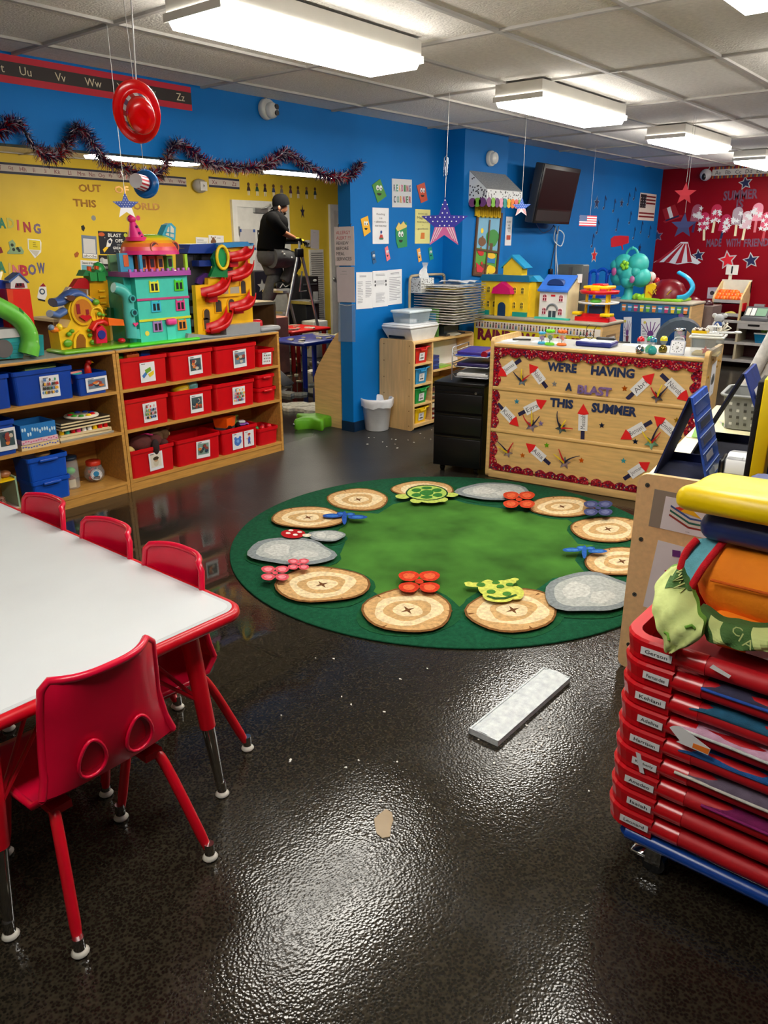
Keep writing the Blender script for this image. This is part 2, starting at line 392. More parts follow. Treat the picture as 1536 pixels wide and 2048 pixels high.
# doors in the yellow wall
def door(n, x0, x1, z1):
    d = MB(); d.box((x0,YB-.03,0),(x1,YB,z1), mat((214,214,212), .4, mott=.04))
    o = struct('door_%d' % n, d)
    f = MB()
    for a,b in (((x0-.09,YB-.045,0),(x0,YB,z1+.09)),((x1,YB-.045,0),(x1+.09,YB,z1+.09)),((x0,YB-.045,z1),(x1,YB,z1+.09))): f.box(a,b,WHT)
    part('door_frame', f, o)
    return o
a = onY(470,412,YB); d1 = door(1, a.x, a.x+.92, 2.0)
k=MB();k.box((a.x-.004,YB-.05,1.62),(a.x+.02,YB-.028,1.74),ALU).box((a.x-.004,YB-.05,.3),(a.x+.02,YB-.028,.42),ALU);part('hinge',k,d1)
k=MB();k.box((a.x+.3,YB-.08,1.93),(a.x+.55,YB-.03,1.99),ALU).tube([(a.x+.42,YB-.07,1.98),(a.x+.5,YB-.2,2.02),(a.x+.62,YB-.06,2.05)],.01,ALU);part('door_closer',k,d1)
a2 = onY(664,416,YB); d2 = door(2, a2.x, a2.x+.92, 2.0)
kk = onY(668,558,YB-.05); part('door_handle', MB().ell(tuple(kk), .035, ALU).cyl(kk, (kk.x,YB-.03,kk.z), .012, ALU), d2)
part('door_panel',MB().box((a2.x+.1,YB-.034,1.1),(a2.x+.82,YB-.03,1.88),WHT).box((a2.x+.1,YB-.034,.15),(a2.x+.82,YB-.03,.95),WHT),d2)

# ceiling lights: a painted tray with a glowing wraparound diffuser
def ceiling_light(x0, x1, y0, y1, label, warm=0):
    t = thing('ceiling_light', label, 'light', ((x0+x1)/2,(y0+y1)/2,ZC-.13), 0, 'fluorescent ceiling lights')
    b = MB(); b.box((x0,y0,ZC-.07),(x1,y1,ZC-.002), mat((222,218,208), .4, mott=.02)); part('housing', b, t, w=1)
    m = mat((255,250,240) if not warm else (255,246,226), .3, emit=LAMP*(1.4 if warm else 1), mott=0, name='lit diffuser')
    d=MB();d.frust((x0+.015,y0+.015),(x1-.015,y1-.015),(x0-.004,y0-.004),(x1+.004,y1+.004),ZC-.125,ZC-.0705,m,top=True);part('diffuser',d,t,w=1)
    for x in (x0-.0085,x1+.0045): part('end_cap',MB().box((x,y0-.01,ZC-.1),(x+.004,y1+.01,ZC-.07),mat((236,234,226),.3,mott=.02)),t,w=1)
    return t
for i, x0 in enumerate((2.11,4.5,6.9,9.3)):
    ceiling_light(x0,x0+1.21,2.50,2.82,('largest lit ceiling light, hanging above the round green rug','lit ceiling light second from the front in the row over the rug','lit ceiling light third along the row, in front of the red wall','lit ceiling light farthest along the row, cut by the right edge near red wall')[i])
ceiling_light(2.13, 3.34, .73, 1.05, 'lit ceiling light at the top right corner, only its near end in view')
for x0 in (4.5, 6.9, 9.3): ceiling_light(x0, x0+1.21, .73, 1.05, 'ceiling light out of view past the right edge')  # unseen lamps carrying the row on, added for the room's lighting
ceiling_light(-.3, .91, .73, 1.05, 'ceiling light overhead, out of view')  # unseen lamp added above the camera for the lighting
for x0 in (.4,4.52,6.88): ceiling_light(x0,x0+1.22,7.25,7.56,{.4:'ceiling light in the yellow room, hidden by the header',4.52:'lit ceiling light in the yellow room behind the garland, left of two',6.88:'lit ceiling light in the yellow room above the person on the ladder'}[x0],1)  # the first one is unseen, added for the lighting
# ================================================================== table and chairs
TZ = .59
def glide(b, p):                      # chrome ferrule and white floor glide at a foot
    p = V(p); b.cyl(p+V((0,0,.018)), p+V((0,0,.05)), .014, CHROME, r1=.013, n=12)
    b.lathe([(0,0),(.017,.0005),(.021,.006),(.016,.013),(.011,.02),(0,.021)], mat((226,222,210), .35), o=tuple(p), n=14)
t = thing('activity_table', 'white-topped classroom table with red edge band in the left foreground', 'table', (.79,2.4,0))
b = MB(); b.prism(rrect(.35,1.535,1.23,3.42,.05,6), TZ-.03, TZ-.0005, mat((204,208,210), .3, mott=.02))
b.prism(rrect(.362,1.547,1.218,3.408,.04,6),TZ-.0005,TZ,mat((222,226,228),.28,mott=.03,scale=3,coat=.2));part('tabletop',b,t,w=1)
edge = rrect(.345,1.53,1.235,3.425,.055,7); b = MB()
b.tube([(p[0],p[1],TZ-.0165) for p in edge],.0165,plas((200,6,28)),n=10,closed=True);part('edge_band',b,t,'glossy red edge band',w=1)
b=MB();b.box((.42,1.6,TZ-.07),(.44,3.36,TZ-.031),plas('dred')).box((1.14,1.6,TZ-.07),(1.16,3.36,TZ-.031),plas('dred'));part('apron',b,t,w=1)
for lx, ly in ((.499,1.555),(1.133,1.555),(.499,3.38),(1.133,3.38)):
    b = MB(); s = -1 if lx < .8 else 1; sy = -1 if ly < 2 else 1
    top = V((lx-s*.045, ly-sy*.03, TZ-.032)); foot = V((lx, ly, .0))
    mid = foot.lerp(top, .44)
    b.cyl(mid, top, .0225, plas((206,8,30)), r1=.026, n=16)
    b.cyl(foot.lerp(top,.05), mid, .0125, CHROME, r1=.019, n=16)
    part('leg', b, t, w=1);
    g = MB(); glide(g, foot); part('glide', g, t, 'white nylon glide', w=1)
    g = MB()
    for q in (.06,.09): g.tube([mid.lerp(top,.25)+V((0,0,0)), V((top.x-s*q*2.2, top.y-sy*.05, TZ-.05))], .0055, plas('dred'), n=8)
    part('brace', g, t, w=1)
RCH = mat((220,8,54), .3, mott=.03, coat=.15)
def make_chair():
    t = thing('stacking_chair', 'x', 'chair', (0,0,0), 0, 'red plastic classroom chairs')
    zs = .335
    # one-piece shell: rows from the seat front up to the top of the back
    prof=[(.235,zs-.03),(.225,zs-.005),(.19,zs+.006),(.10,zs-.002),(0,zs-.008),(-.075,zs-.002),(-.115,zs+.03),(-.132,zs+.08),(-.142,zs+.16),(-.152,zs+.24),(-.162,zs+.308),(-.167,zs+.326)]
    hw = [.165,.172,.178,.182,.183,.182,.174,.160,.150,.145,.139,.120]
    rows = []; n = 12
    for (y,z), w in zip(prof, hw):
        row = []
        for k in range(n+1):
            u = -1+2*k/n; q = abs(u)**3
            back = max(0, min(1, (z-zs-.02)/.1))
            row.append((w*u, y+q*.045*back, z+q*.012*(1-back)))
        rows.append(row)
    def shell(keep, name, lab=None):
        b = MB(); off = .006
        def nrm(i, j):
            a=V(rows[min(i+1,len(rows)-1)][j])-V(rows[max(i-1,0)][j]);c=V(rows[i][min(j+1,n)])-V(rows[i][max(j-1,0)]);return a.cross(c).normalized()
        A=[[V(rows[i][j])+nrm(i,j)*off*.5 for j in range(n+1)] for i in keep];B=[[V(rows[i][j])-nrm(i,j)*off*.5 for j in range(n+1)] for i in keep]
        b.grid([r[::-1] for r in A], RCH); b.grid(B, RCH)
        for P in ([r[0] for r in A],[r[0] for r in B]),([r[-1] for r in A],[r[-1] for r in B]),(A[0],B[0]),(A[-1],B[-1]): b.grid(list(P),RCH)
        rim = [r[0] for r in map(lambda i: rows[i], keep)]
        if name == 'backrest':
            ring = [rows[i][0] for i in keep]+[p for p in rows[keep[-1]][1:-1]]+[rows[i][-1] for i in reversed(keep)]
            b.tube(ring, .0095, RCH, n=8)
        else:
            ring = [rows[i][0] for i in reversed(keep)]+[p for p in rows[keep[0]][1:-1]]+[rows[i][-1] for i in keep]
            b.tube(ring, .009, RCH, n=8)
        return part(name, b, t, lab)
    s = shell(range(0,7), 'seat'); k = shell(range(6,12), 'backrest')
    # egg-shaped drainage cups at the foot of the back
    for sx in (-1,1):
        b = MB(); pts = []
        for q in range(18):
            a = 2*pi*q/18; ww = .034*(1-.28*sin(a)); pts.append((sx*.062+ww*cos(a), -.136-.006*sin(a)-.008, zs+.104+.05*sin(a)))
        b.tube(pts, .0045, RCH, n=8, closed=True)
        c=V((sx*.062,-.130,zs+.098));b.add([tuple(V(p)+V((0,.004,0))) for p in pts]+[tuple(c+V((0,.012,0)))],[(j,(j+1)%18,18) for j in range(18)],mat((168,6,36),.4),True)
        part('cup', b, k)
    b = MB()
    b.box((-.15,-.09,zs-.034),(-.10,.17,zs-.014),plas('dred')).box((.10,-.09,zs-.034),(.15,.17,zs-.014),plas('dred'));b.box((-.13,-.03,zs-.034),(.13,.02,zs-.014),plas('dred'));part('seat_bracket',b,t)
    for sx in (-1,1):
        b=MB();b.tube(smooth([(sx*.125,.02,zs-.03),(sx*.135,-.06,zs-.032),(sx*.147,-.10,zs-.06),(sx*.185,-.193,.035)],5),[.0135]*15+[.011],plas((206,8,30)),n=12);l=part('leg',b,t)
        g = MB(); glide(g, (sx*.187,-.2,0)); part('glide', g, l, 'white floor glide')
        b=MB();b.tube(smooth([(sx*.125,.03,zs-.03),(sx*.133,.13,zs-.032),(sx*.138,.165,zs-.06),(sx*.148,.232,.035)],5),[.0135]*15+[.011],plas((206,8,30)),n=12);l=part('leg',b,t)
        g = MB(); glide(g, (sx*.15,.238,0)); part('glide', g, l, 'white floor glide')
    return t
ch=make_chair();ch.location=(.766,1.585,0);_mw[ch.name]=rotz(0,(.766,1.585,0));ch['label']='red chair nearest the front, its whole back and splayed rear legs showing at table end'
for y,l in ((1.85,'red chair at the near corner of the long table side, beside the puddle'),(2.215,'middle one of three red chairs along the far long side of the white table'),(2.625,'farthest red chair along the table, in front of stacked blue bins')):
    dup(ch, (1.125,y,0), pi/2, l)

# ================================================================== toy shelves and bins
def shelf_unit(x0, x1, label, boards, lam):
    t = thing('toy_shelf', label, 'shelf', ((x0+x1)/2,4.45,0)); y0, y1 = 4.31, 4.66
    for x in (x0, x1-.02): part('side_panel', MB().box((x,y0,0),(x+.02,y1,.895), WOODD), t, w=1)
    part('back_panel', MB().box((x0+.02,y1-.012,.07),(x1-.02,y1,.894), WOODD), t, w=1)
    for z in boards: part('shelf_board', MB().box((x0+.02,y0,z-.018),(x1-.02,y1-.012,z), WOODD), t, w=1)
    part('kickboard', MB().box((x0+.02,y0+.004,0),(x1-.02,y0+.022,boards[-1]-.018), WOODD), t, w=1)
    o=part('top',MB().rbox((x0,y0-.004,.895),(x1,y1,.9125),WOODD,.004).box((x0+.006,y0+.002,.9126),(x1-.006,y1-.006,.9145),mat((150,152,150),.5,mott=.08,scale=40)),t,'top with grey laminate',w=1)
    return t
shelf_unit(2.637,4.003,'birch toy shelf filled with red picture bins, right of the pair',(.665,.405,.075),1)
shelf_unit(1.26,2.633,'birch toy shelf with blue bins, left of the pair and cut by the frame',(.665,.405,.075),1)
def pics(s, kind, g):
    if kind == 'bricks': s.poly([(.1,.35),(.45,.6),(.45,.4),(.2,.2)],(60,120,190)).poly([(.3,.62),(.7,.75),(.75,.55),(.4,.42)],(110,160,40)).poly([(.5,.4),(.9,.55),(.9,.35),(.6,.22)],(230,200,30))
    elif kind == 'photo':
        s.rect(.1,.2,.9,.85,g.choice([(120,150,140),(60,80,84),(150,120,90),(110,130,150)]))
        for k in range(9): s.blob(g.uniform(.22,.78),g.uniform(.32,.72),.12,.09,g.choice([(220,120,50),(60,70,60),(200,190,170),(150,60,50),(40,60,80)]),k)
    elif kind == 'crowd':
        for k in range(34): s.blob(.14+.72*((k*7)%10)/9+g.uniform(-.03,.03),.24+.6*(k//10)/3,.05,.07,g.choice([(200,60,60),(60,60,60),(240,180,60),(90,130,190),(230,150,160),(110,80,60),(70,150,90)]),k)
    elif kind == 'doll': s.rect(.12,.16,.88,.9,(224,216,200)).blob(.5,.4,.2,.18,(206,196,170),2).disc(.5,.6,.14,(190,150,110)).blob(.5,.66,.2,.1,(60,44,24),3).disc(.42,.6,.03,(20,20,20)).disc(.58,.6,.03,(20,20,20))
    elif kind == 'blue': s.blob(.5,.45,.33,.26,(70,120,200),4).disc(.28,.68,.1,(70,120,200)).disc(.72,.68,.1,(70,120,200)).blob(.5,.5,.14,.1,(120,170,230),5)
    elif kind == 'girl': s.blob(.5,.42,.13,.2,(70,90,190),2).rect(.38,.14,.46,.3,(50,60,120)).rect(.54,.14,.62,.3,(50,60,120)).disc(.5,.72,.085,(226,170,140)).blob(.5,.78,.14,.06,(190,50,40),3).rect(.2,.5,.4,.55,(226,170,140))
    elif kind == 'grid':
        for k in range(12): s.blob(.2+.2*(k%4),.25+.26*(k//4),.05,.07,g.choice([(40,40,40),(150,60,50),(70,110,70),(90,90,140)]),k)
    s.lines(.1,.5,.9,.96,1,(60,60,60),t=.5)
def bin_(x0,x1,z,h,col,label,lab=None,y0=4.318,dep=.27,group='red bins on the shelf',lx=.33,lw=.34,rot=0,notch=False,seed=1,tag2=None,grp=True):
    cx=(x0+x1)/2;t=thing('storage_bin',label,'bin',(cx,y0+dep/2,z+.0005),rot,group if grp else None);w=(x1-x0)/2;d=dep/2;th=.004;m=plas(col)
    tp = .012; b = MB()
    def loop(e, zz): return [(x,y,zz) for x, y in rrect(-w+e,-d+e,w-e,d-e,.018,3)]
    L=[loop(tp,0),loop(tp*.9,.004),loop(.006,h-.022),loop(-.001,h-.022),loop(-.001,h),loop(.004,h+.002),loop(.007,h),loop(tp+.006,.006)]
    b.grid(L, m, sm=False, wrap=True); k = len(L[0]); b.add(L[0], [list(range(k))[::-1]], m); b.add(L[-1], [list(range(k))], m)
    if notch:
        b.rbox((-w*.45,-d-.014,h-.03),(w*.45,-d+.002,h-.012), m, .006)
    part('tub', b, t)
    if lab:
        for i, (kind, u, ww) in enumerate(lab):
            lh = h*.66; g = random.Random(seed*7+i); sw = ww*(x1-x0)
            sk = g.uniform(-.04,.04); yb = -d-.0015; e = .008
            bl = V((-w+u*(x1-x0), yb+e*.9, h*.13+max(0,sk)*sw)); br = bl+V((sw,0,-sk*sw)); tl = bl+V((sk*lh,-e*.55,lh))
            s = Sheet('picture_label','','',bl,br,tl,.0012,parent=t,w=0); pics(s, kind, g); s.done()
    return t
RB = (206,6,20)
rows=[(.665,.19,[(2.66,3.015),(3.03,3.39),(3.405,3.79)],[('bricks','red bin labelled with interlocking bricks, top row at left'),('photo','red bin with a blurry orange photo label, top row centre'),('photo','red bin with a dark green photo label, top row at right')]),
        (.405,.19,[(2.66,2.995),(3.02,3.365),(3.38,3.75)],[('crowd','red bin with a black and white crowd label, middle row at left'),('photo','red bin with an animal herd photo label, middle row centre'),('crowd','red bin with a many-figures label, middle row at right')]),
        (.075,.185,[(2.661,3.005),(3.02,3.40),(3.41,3.755)],[('doll','red bin with a doll label and a plush dog spilling out'),('photo','open empty red bin with a farm photo label, bottom row'),('two','red bin with two labels and an orange toy truck on top')])]
for r, (z, h, xs, labs) in enumerate(rows):
    for k, ((x0,x1),(kind,l)) in enumerate(zip(xs, labs)):
        lab = [('blue',.28,.28),('girl',.6,.27)] if kind == 'two' else [(kind, (.40,.42,.42)[k], .31)]
        bin_(x0, x1, z, h, RB, l, lab, seed=r*3+k+1, dep=.275, y0=4.316)
bin_(3.805,3.965,.665,.13,RB,'small red bin with a grid of pictures, top shelf',[('grid',.2,.55)],seed=11,dep=.2)
bin_(3.775,3.965,.405,.105,RB,'small red bin without label, lower of the stacked two',None,dep=.2,notch=True)
bin_(3.785,3.96,.5115,.095,RB,'small red bin without label, stacked on another small bin',None,dep=.19,notch=True,y0=4.325)
bin_(3.765,3.965,.075,.13,RB,'small red bin of balls at the right end of the bottom shelf',None,dep=.2)
BB = (10,64,164)
bin_(1.985,2.35,.665,.19,BB,'large blue bin with a dotted-picture label on the top shelf',[('crowd',.42,.32)],seed=21,group='blue bins on the shelf')
bin_(1.61,1.973,.665,.19,BB,'blue bin half out of frame, left end of top shelf',None,group='blue bins on the shelf')
bin_(2.365,2.57,.665,.13,BB,'small blue bin with a big elephant picture, top shelf',[('photo',.28,.7)],seed=22,dep=.2,group='blue bins on the shelf')
bin_(1.60,1.962,.405,.195,BB,'blue bin at the frame edge on the middle shelf',[('photo',.7,.28)],seed=23,group='blue bins on the shelf')
bin_(2.0,2.243,.0755,.135,(14,78,186),'lower stacked blue bin beside the glass jar, bottom shelf',None,dep=.2,notch=True,group='blue bins on the shelf')
bin_(1.99,2.243,.2125,.14,(14,78,186),'upper stacked blue bin holding a wooden toy, bottom shelf',None,dep=.21,notch=True,group='blue bins on the shelf',y0=4.314)
# toys in the bins
def toy(name, label, cat, fn, loc, rz=0, group=None):
    b = MB(rotz(rz, loc)); fn(b); return solo(name, b, label, cat, group)
def brickfn(c, w=.09, d=.05, h=.04):
    def f(b):
        b.rbox((-w/2,-d/2,0),(w/2,d/2,h), c, .004)
        for i in range(4):
            for j in range(2): b.cyl((-w*.36+i*w*.24,-d*.22+j*d*.44,h),(-w*.36+i*w*.24,-d*.22+j*d*.44,h+.008), .009, c, n=10)
    return f
for i,(x,y,z,c,l) in enumerate(((2.80,4.40,.83,'orange','orange toy brick at the left of the top left bin'),(2.90,4.42,.838,'blue','blue toy brick in the top left red bin'),(2.72,4.42,.825,'green','green toy brick at the corner of the top left bin'),(2.76,4.50,.83,'yellow','yellow toy brick behind the others in the top left bin'))):
    toy('toy_brick', l, 'toy brick', brickfn(PAL[c]), (x,y,z), .3*i, 'bricks in the top left bin')
toy('toy_jug','yellow plastic toy jug lying in the middle red bin','toy',lambda b: b.lathe([(0,0),(.04,.0),(.05,.03),(.05,.08),(.03,.11),(0,.112)],plas('yellow'),n=16,xf=Mx.Rotation(1.2,4,'Y')),(3.11,4.41,.565))
toy('toy_ball','pale teal ball lying in the middle red bin','ball',lambda b: b.ell((0,0,.035),.048,plas((120,190,190))),(3.25,4.41,.565))
def dogfn(b):
    f=fab((84,30,24));b.ell((0,0,.04),(.09,.07,.06),f).ell((.09,-.02,.05),(.055,.05,.045),f).ell((.14,-.05,.03),(.035,.03,.026),fab((70,24,20)))
    b.ell((.06,-.075,.02),(.03,.02,.055),fab((40,20,20))).ell((.10,.045,.04),(.02,.018,.05),fab((40,20,20)));b.ell((-.1,-.01,.02),(.05,.03,.025),fab((206,180,110)))
    b.tube([(.0,.03,.09),(.04,-.0,.105),(.08,-.03,.09)], .006, fab('pink'))
toy('plush_dog','brown plush dog flopped over the rim of the doll-label bin','plush toy',dogfn,(2.80,4.40,.235))
def bearfn(b): f=fab((120,86,56));b.ell((0,0,.05),(.075,.06,.055),f).ell((.07,.0,.06),(.05,.05,.05),f).ell((.1,.03,.1),(.016,.012,.016),f).ell((.1,-.03,.1),(.016,.012,.016),f).ell((.115,0,.05),(.02,.018,.016),fab('tan'))
toy('plush_bear','fuzzy grey-brown plush animal behind the brown plush dog','plush toy',bearfn,(2.925,4.44,.245))
tk=thing('toy_truck','orange toy dump truck resting in the two-label red bin','toy truck',(3.55,4.42,.235),.35);m_=plas((250,92,10))
b=MB();b.frust((-.09,-.05),(.02,.05),(-.1,-.058),(.03,.058),.03,.10,m_,bottom=True).box((-.1,-.04,.01),(.1,.04,.03),plas('dgrey'));part('dump_bed',b,tk)
part('cab',MB().rbox((.035,-.045,.03),(.1,.045,.095),plas((120,140,60)),.01).box((.06,-.046,.055),(.09,.046,.085),plas('black')),tk,'green cab')
for x in (-.065,.065):
    for y in (-.05,.05): part('wheel', MB().cyl((x,y-.012,.02),(x,y+.012,.02),.026,plas('black'),n=16), tk)
toy('toy_car','small silver and purple toy car in the two-label bin','toy car',lambda b: b.rbox((-.05,-.03,.01),(.05,.03,.03),plas('purple'),.01).rbox((-.03,-.025,.03),(.025,.025,.05),plas('lgrey'),.008).cyl((-.03,-.034,.012),(-.03,.034,.012),.014,plas('black')).cyl((.03,-.034,.012),(.03,.034,.012),.014,plas('black')),(3.67,4.40,.235),-.4)
for i,(x,y,c,l) in enumerate(((3.80,4.39,(40,130,60),'green toy ball in the small bin of balls'),(3.84,4.37,(210,20,30),'red toy ball in front of the small ball bin'),(3.88,4.41,(150,10,30),'dark red toy ball in the small ball bin middle'),(3.92,4.38,(220,30,40),'bright red toy ball at right of the small ball bin'))):
    toy('toy_ball', l, 'ball', lambda b, c=c: b.ell((0,0,.02),.021,plas(c)), (x,y,.178), 0, 'balls in the small bin')
toy('toy_parrot','red and yellow toy bird sticking up from the small blue bin','toy bird',lambda b: b.ell((0,0,.05),(.022,.02,.055),plas((200,30,24))).ell((.012,0,.105),(.018,.016,.018),plas((210,30,20))).ell((-.01,.0,.01),(.02,.02,.02),plas('yellow')).cyl((.028,0,.105),(.046,0,.098),.008,plas('yellow'),r1=.001),(2.49,4.40,.745))
toy('toy_book','striped book standing in the small blue bin','book',lambda b: b.rbox((-.05,-.01,0),(.05,.01,.07),plas((230,140,130)),.003).box((-.045,-.011,.05),(.045,.0105,.06),plas('teal')),(2.41,4.41,.735),.3)
toy('folded_mat','pale green folded mat lying in the large blue bin','toy',lambda b: [b.rbox((-.1,-.05,.012*i),(.1,.06,.012*i+.01),fab((130,180,140) if i%2 else (170,200,120)),.004) for i in range(4)],(2.20,4.46,.818),.1)
# puzzles and boxes on the middle shelf
for i,(c,l) in enumerate((((222,200,150),'pale wooden box with small blue prints, bottom of the boxes stack'),((226,190,200),'pink and white patterned box in the stack'),((40,120,190),'blue patterned open box on top of the stack'))):
    b = MB(rotz(0,(2.095,4.42,.4055+(0,.034,.062)[i]))); h = (.032,.027,.085)[i]; w = (.115,.11,.105)[i]
    b.box((-w,-.09,0),(w,.09,h*.98 if i < 2 else .01), plas(c))
    if i == 2:
        for q in ((-w,-.09,w,-.085),(-w,.085,w,.09),(-w,-.085,-w+.005,.085),(w-.005,-.085,w,.085)): b.box((q[0],q[1],.01),(q[2],q[3],h),plas(c))
    g = random.Random(i)
    for k in range(14): x=-w+.01+k*(2*w-.02)/13;b.ell((x,-.0905,h*.5+g.uniform(-.2,.2)*h),(.006,.0008,h*.14),pap([(90,100,190),(220,90,140),(200,225,240)][i]),n=8)
    solo('puzzle_box', b, l, 'box', 'boxes on the middle shelf')
WT_ = pap((226,206,160))
for i in range(5):
    z = .4055+(0,.03,.068,.086,.104)[i]; b = MB(rotz((.02,-.03,.04,0,.03)[i],(2.40,4.43,z))); w = (.18,.165,.165,.165,.165)[i]
    if i == 0: b.box((-w,-.09,0),(w,.09,.012), plas((150,150,140))).box((-w,-.085,.012),(w-.01,.085,.028), WT_)
    elif i == 1:
        b.box((-w,-.09,0),(w,.09,.01), WT_); g = random.Random(4)
        for k in range(9): b.cyl((-w+.02+k*.036,-.06,.01),(-w+.02+k*.036,-.06,.036),.014,plas(g.choice(['red','yellow','teal','white','green','pink'])),n=10)
    else: b.box((-w,-.09,.0),(w,.09,.009), WT_).box((-w,-.09,.009),(w,.09,.013), plas((60,50,40)))
    solo('wooden_puzzle',b,('grey and pale wooden puzzle board at the bottom of the stack','wooden peg puzzle with coloured pieces, second from bottom','flat wooden puzzle under two others in stack','flat wooden puzzle second from the top','flat wooden puzzle at the top, beneath the round disc')[i],'puzzle','wooden puzzles on the middle shelf')
b=MB(Mx.Translation((2.42,4.42,.525)));b.lathe([(0,0),(.1,0),(.104,.006),(.1,.012),(0,.012)],pap((230,220,200)),n=28);g=random.Random(2)
for k in range(9): a=k*.7;b.ell((.065*cos(a),.065*sin(a),.015),(.018,.018,.008),plas(g.choice(['blue','red','green','orange','yellow'])),n=10)
solo('round_puzzle', b, 'round wooden puzzle disc with coloured shapes on top of puzzle stack', 'puzzle')
# jars on the bottom shelf
t = thing('snack_jar','round jar of plastic fruit with a red lid and circular label','jar',(2.50,4.50,.0755))
part('glass_body', MB().lathe([(0,.002),(.04,.002),(.062,.03),(.064,.06),(.05,.095),(.04,.11)], CLEAR, n=24), t)
b = MB(); g = random.Random(5)
for k in range(26): a=g.uniform(0,6.28);r=g.uniform(0,.04);b.ell((r*cos(a),r*sin(a),.018+.075*g.random()),.014,plas(g.choice([(200,30,20),(240,110,20),(60,150,50),(40,50,120),(180,30,40)])),n=8)
part('plastic_fruit', b, t, 'mixed red, orange and green plastic pieces')['kind'] = 'stuff'
part('lid', MB().lathe([(0,.105),(.045,.105),(.047,.11),(.047,.132),(.042,.136),(0,.136)], plas((226,60,36)), n=24), t, 'red lid')
b=MB(frame((-.022,-.0615,.055),(.92,-.38,0),(0,0,1)));b.prism(circ((0,0),.036,20),0,.002,pap('paper')).prism(circ((0,.006),.018,16),.002,.0026,pap((50,140,190)));b.lathe([(.03,.002),(.033,.002)],pap('black'),n=20)
for q in (-.012,-.018,-.024): b.box((-.02,q-.002,.0021),(.02,q+.002,.0026),pap('black'))
part('label', b, t, 'white round label')
t = thing('toy_jar','clear jar with a green toy and small house between blue bins and fruit jar','jar',(2.32,4.47,.0755))
part('glass_body', MB().lathe([(0,.002),(.05,.002),(.052,.01),(.052,.17),(.044,.19)], CLEAR, n=20), t)
part('toy_house',MB().box((-.025,-.02,.005),(.02,.02,.06),plas((220,206,170))).prism([(-.03,.06),(.025,.06),(-.0025,.085)],-.024,.024,plas((130,60,40)),xf=Mx.Rotation(pi/2,4,'X')),t)
part('toy_leaf', MB().ell((.0,0,.11),(.035,.03,.025),plas((90,190,70))), t, 'green toy')
part('lid', MB().lathe([(0,.185),(.05,.185),(.052,.19),(.052,.205),(0,.208)], plas((30,50,70)), n=20), t)
toy('wooden_toy','tan wooden toy piece lying in the upper blue bin','toy',lambda b: b.ell((0,0,.02),(.05,.03,.02),plas('tan')).ell((.03,.01,.04),.012,plas('tan')),(2.13,4.40,.33))
toy('white_card','white card standing in the upper blue bin','card',lambda b: b.box((-.05,-.002,0),(.05,.002,.09),pap('paper'),xf=Mx.Rotation(-.5,4,'X')),(2.05,4.40,.27),-.5)
t=thing('toy_dollhouse_shelf','small toy house with yellow floor and pale green wall at the left frame edge','dollhouse',(1.83,4.45,.0755))
part('wall',MB().box((.09,-.1,0),(.1,.1,.19),plas((150,180,150))),t,'pale green wall');part('floor',MB().box((-.2,-.1,.17),(.09,.1,.18),plas('yellow')),t,'yellow floor');part('base',MB().box((-.2,-.1,0),(.09,.1,.006),plas((220,190,190))),t)
for i,(x,c,l) in enumerate(((1.70,(120,190,180),'teal squishy animal at the far left of the bottom shelf'),(1.745,(100,120,90),'olive squishy animal behind the pink one'),(1.80,(240,120,150),'pink squishy animal on the bottom shelf'),(1.86,(140,100,80),'brown squishy animal beside the pale green wall'))):
    toy('squishy_toy',l,'toy',lambda b,c=c: b.ell((0,0,.02),(.026,.024,.022),plas(c)).ell((0,-.005,.045),(.02,.019,.019),plas(c)).ell((-.008,-.022,.048),.003,plas('black'),n=6).ell((.008,-.022,.048),.003,plas('black'),n=6),(x,4.37+(.06 if i%2 else 0),.0825),0,'squishy animals')
toy('toy_bag','beige crumpled bag toy above the yellow toy floor','toy',lambda b: b.ell((0,0,.04),(.08,.06,.045),fab((110,100,80))).lathe([(0,.0),(.03,.0),(.03,.08),(.012,.12),(0,.12)],plas('lgrey'),o=(.06,-.03,0)).ell((.115,-.03,.02),(.035,.03,.022),plas((170,110,70))),(1.78,4.44,.2555))
# ================================================================== the round rug
RC = (3.24,2.2); RR = 1.185
def rugm(c): return mat(c, .95, mott=.16, scale=60, bump=.5, bscale=420, spec=.15)
b = MB(); DG = (26,92,62)
b.lathe([(0,.0),(RR-.004,.0),(RR,.004),(RR-.004,.0095),(0,.0096)], rugm(DG), o=(RC[0],RC[1],0), n=96)
_rk = [0]
def rugpoly(px, c):          # outline given as spots on the photographed rug, met with the floor
    _rk[0] += 1; z = .0098+.00022*_rk[0]
    pts = [onZ(450+x/1.8286, 940+y/1.8286, .0098) for x, y in px]
    b.prism([(p.x,p.y) for p in pts], z-.0002, z, rugm(c) if not hasattr(c,'node_tree') else c)
def rell(x, y, rx, ry, c, seed=0, j=.08): rugpoly(blob((x,y),rx,ry,seed,24,j), c)
LAWN = mat((68,120,44), .95, mott=.3, scale=3.2, bump=.5, bscale=420, spec=.15)
rugpoly([(440,150),(560,160),(615,125),(680,112),(840,110),(880,122),(1010,140),(1110,155),(1250,180),(1275,195),(1262,235),(1290,270),(1350,275),(1300,290),(1280,330),(1320,380),(1200,395),(1150,430),(1120,445),(930,440),(858,500),(800,455),(720,440),(560,455),(535,440),(500,385),(330,362),(395,345),(425,300),(440,265),(400,235),(420,215)],LAWN)
logs=[(487,110,116,40),(725,73,112,31),(1232,138,122,38),(1400,222,132,49),(1450,342,135,54),(1052,522,174,80),(668,524,172,80),(355,431,170,68),(305,185,130,42)]
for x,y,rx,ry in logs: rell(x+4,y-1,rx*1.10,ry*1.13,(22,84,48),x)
stones = [(985,90,130,34,1),(243,312,162,50,2),(372,254,64,22,3),(1330,465,158,78,4)]
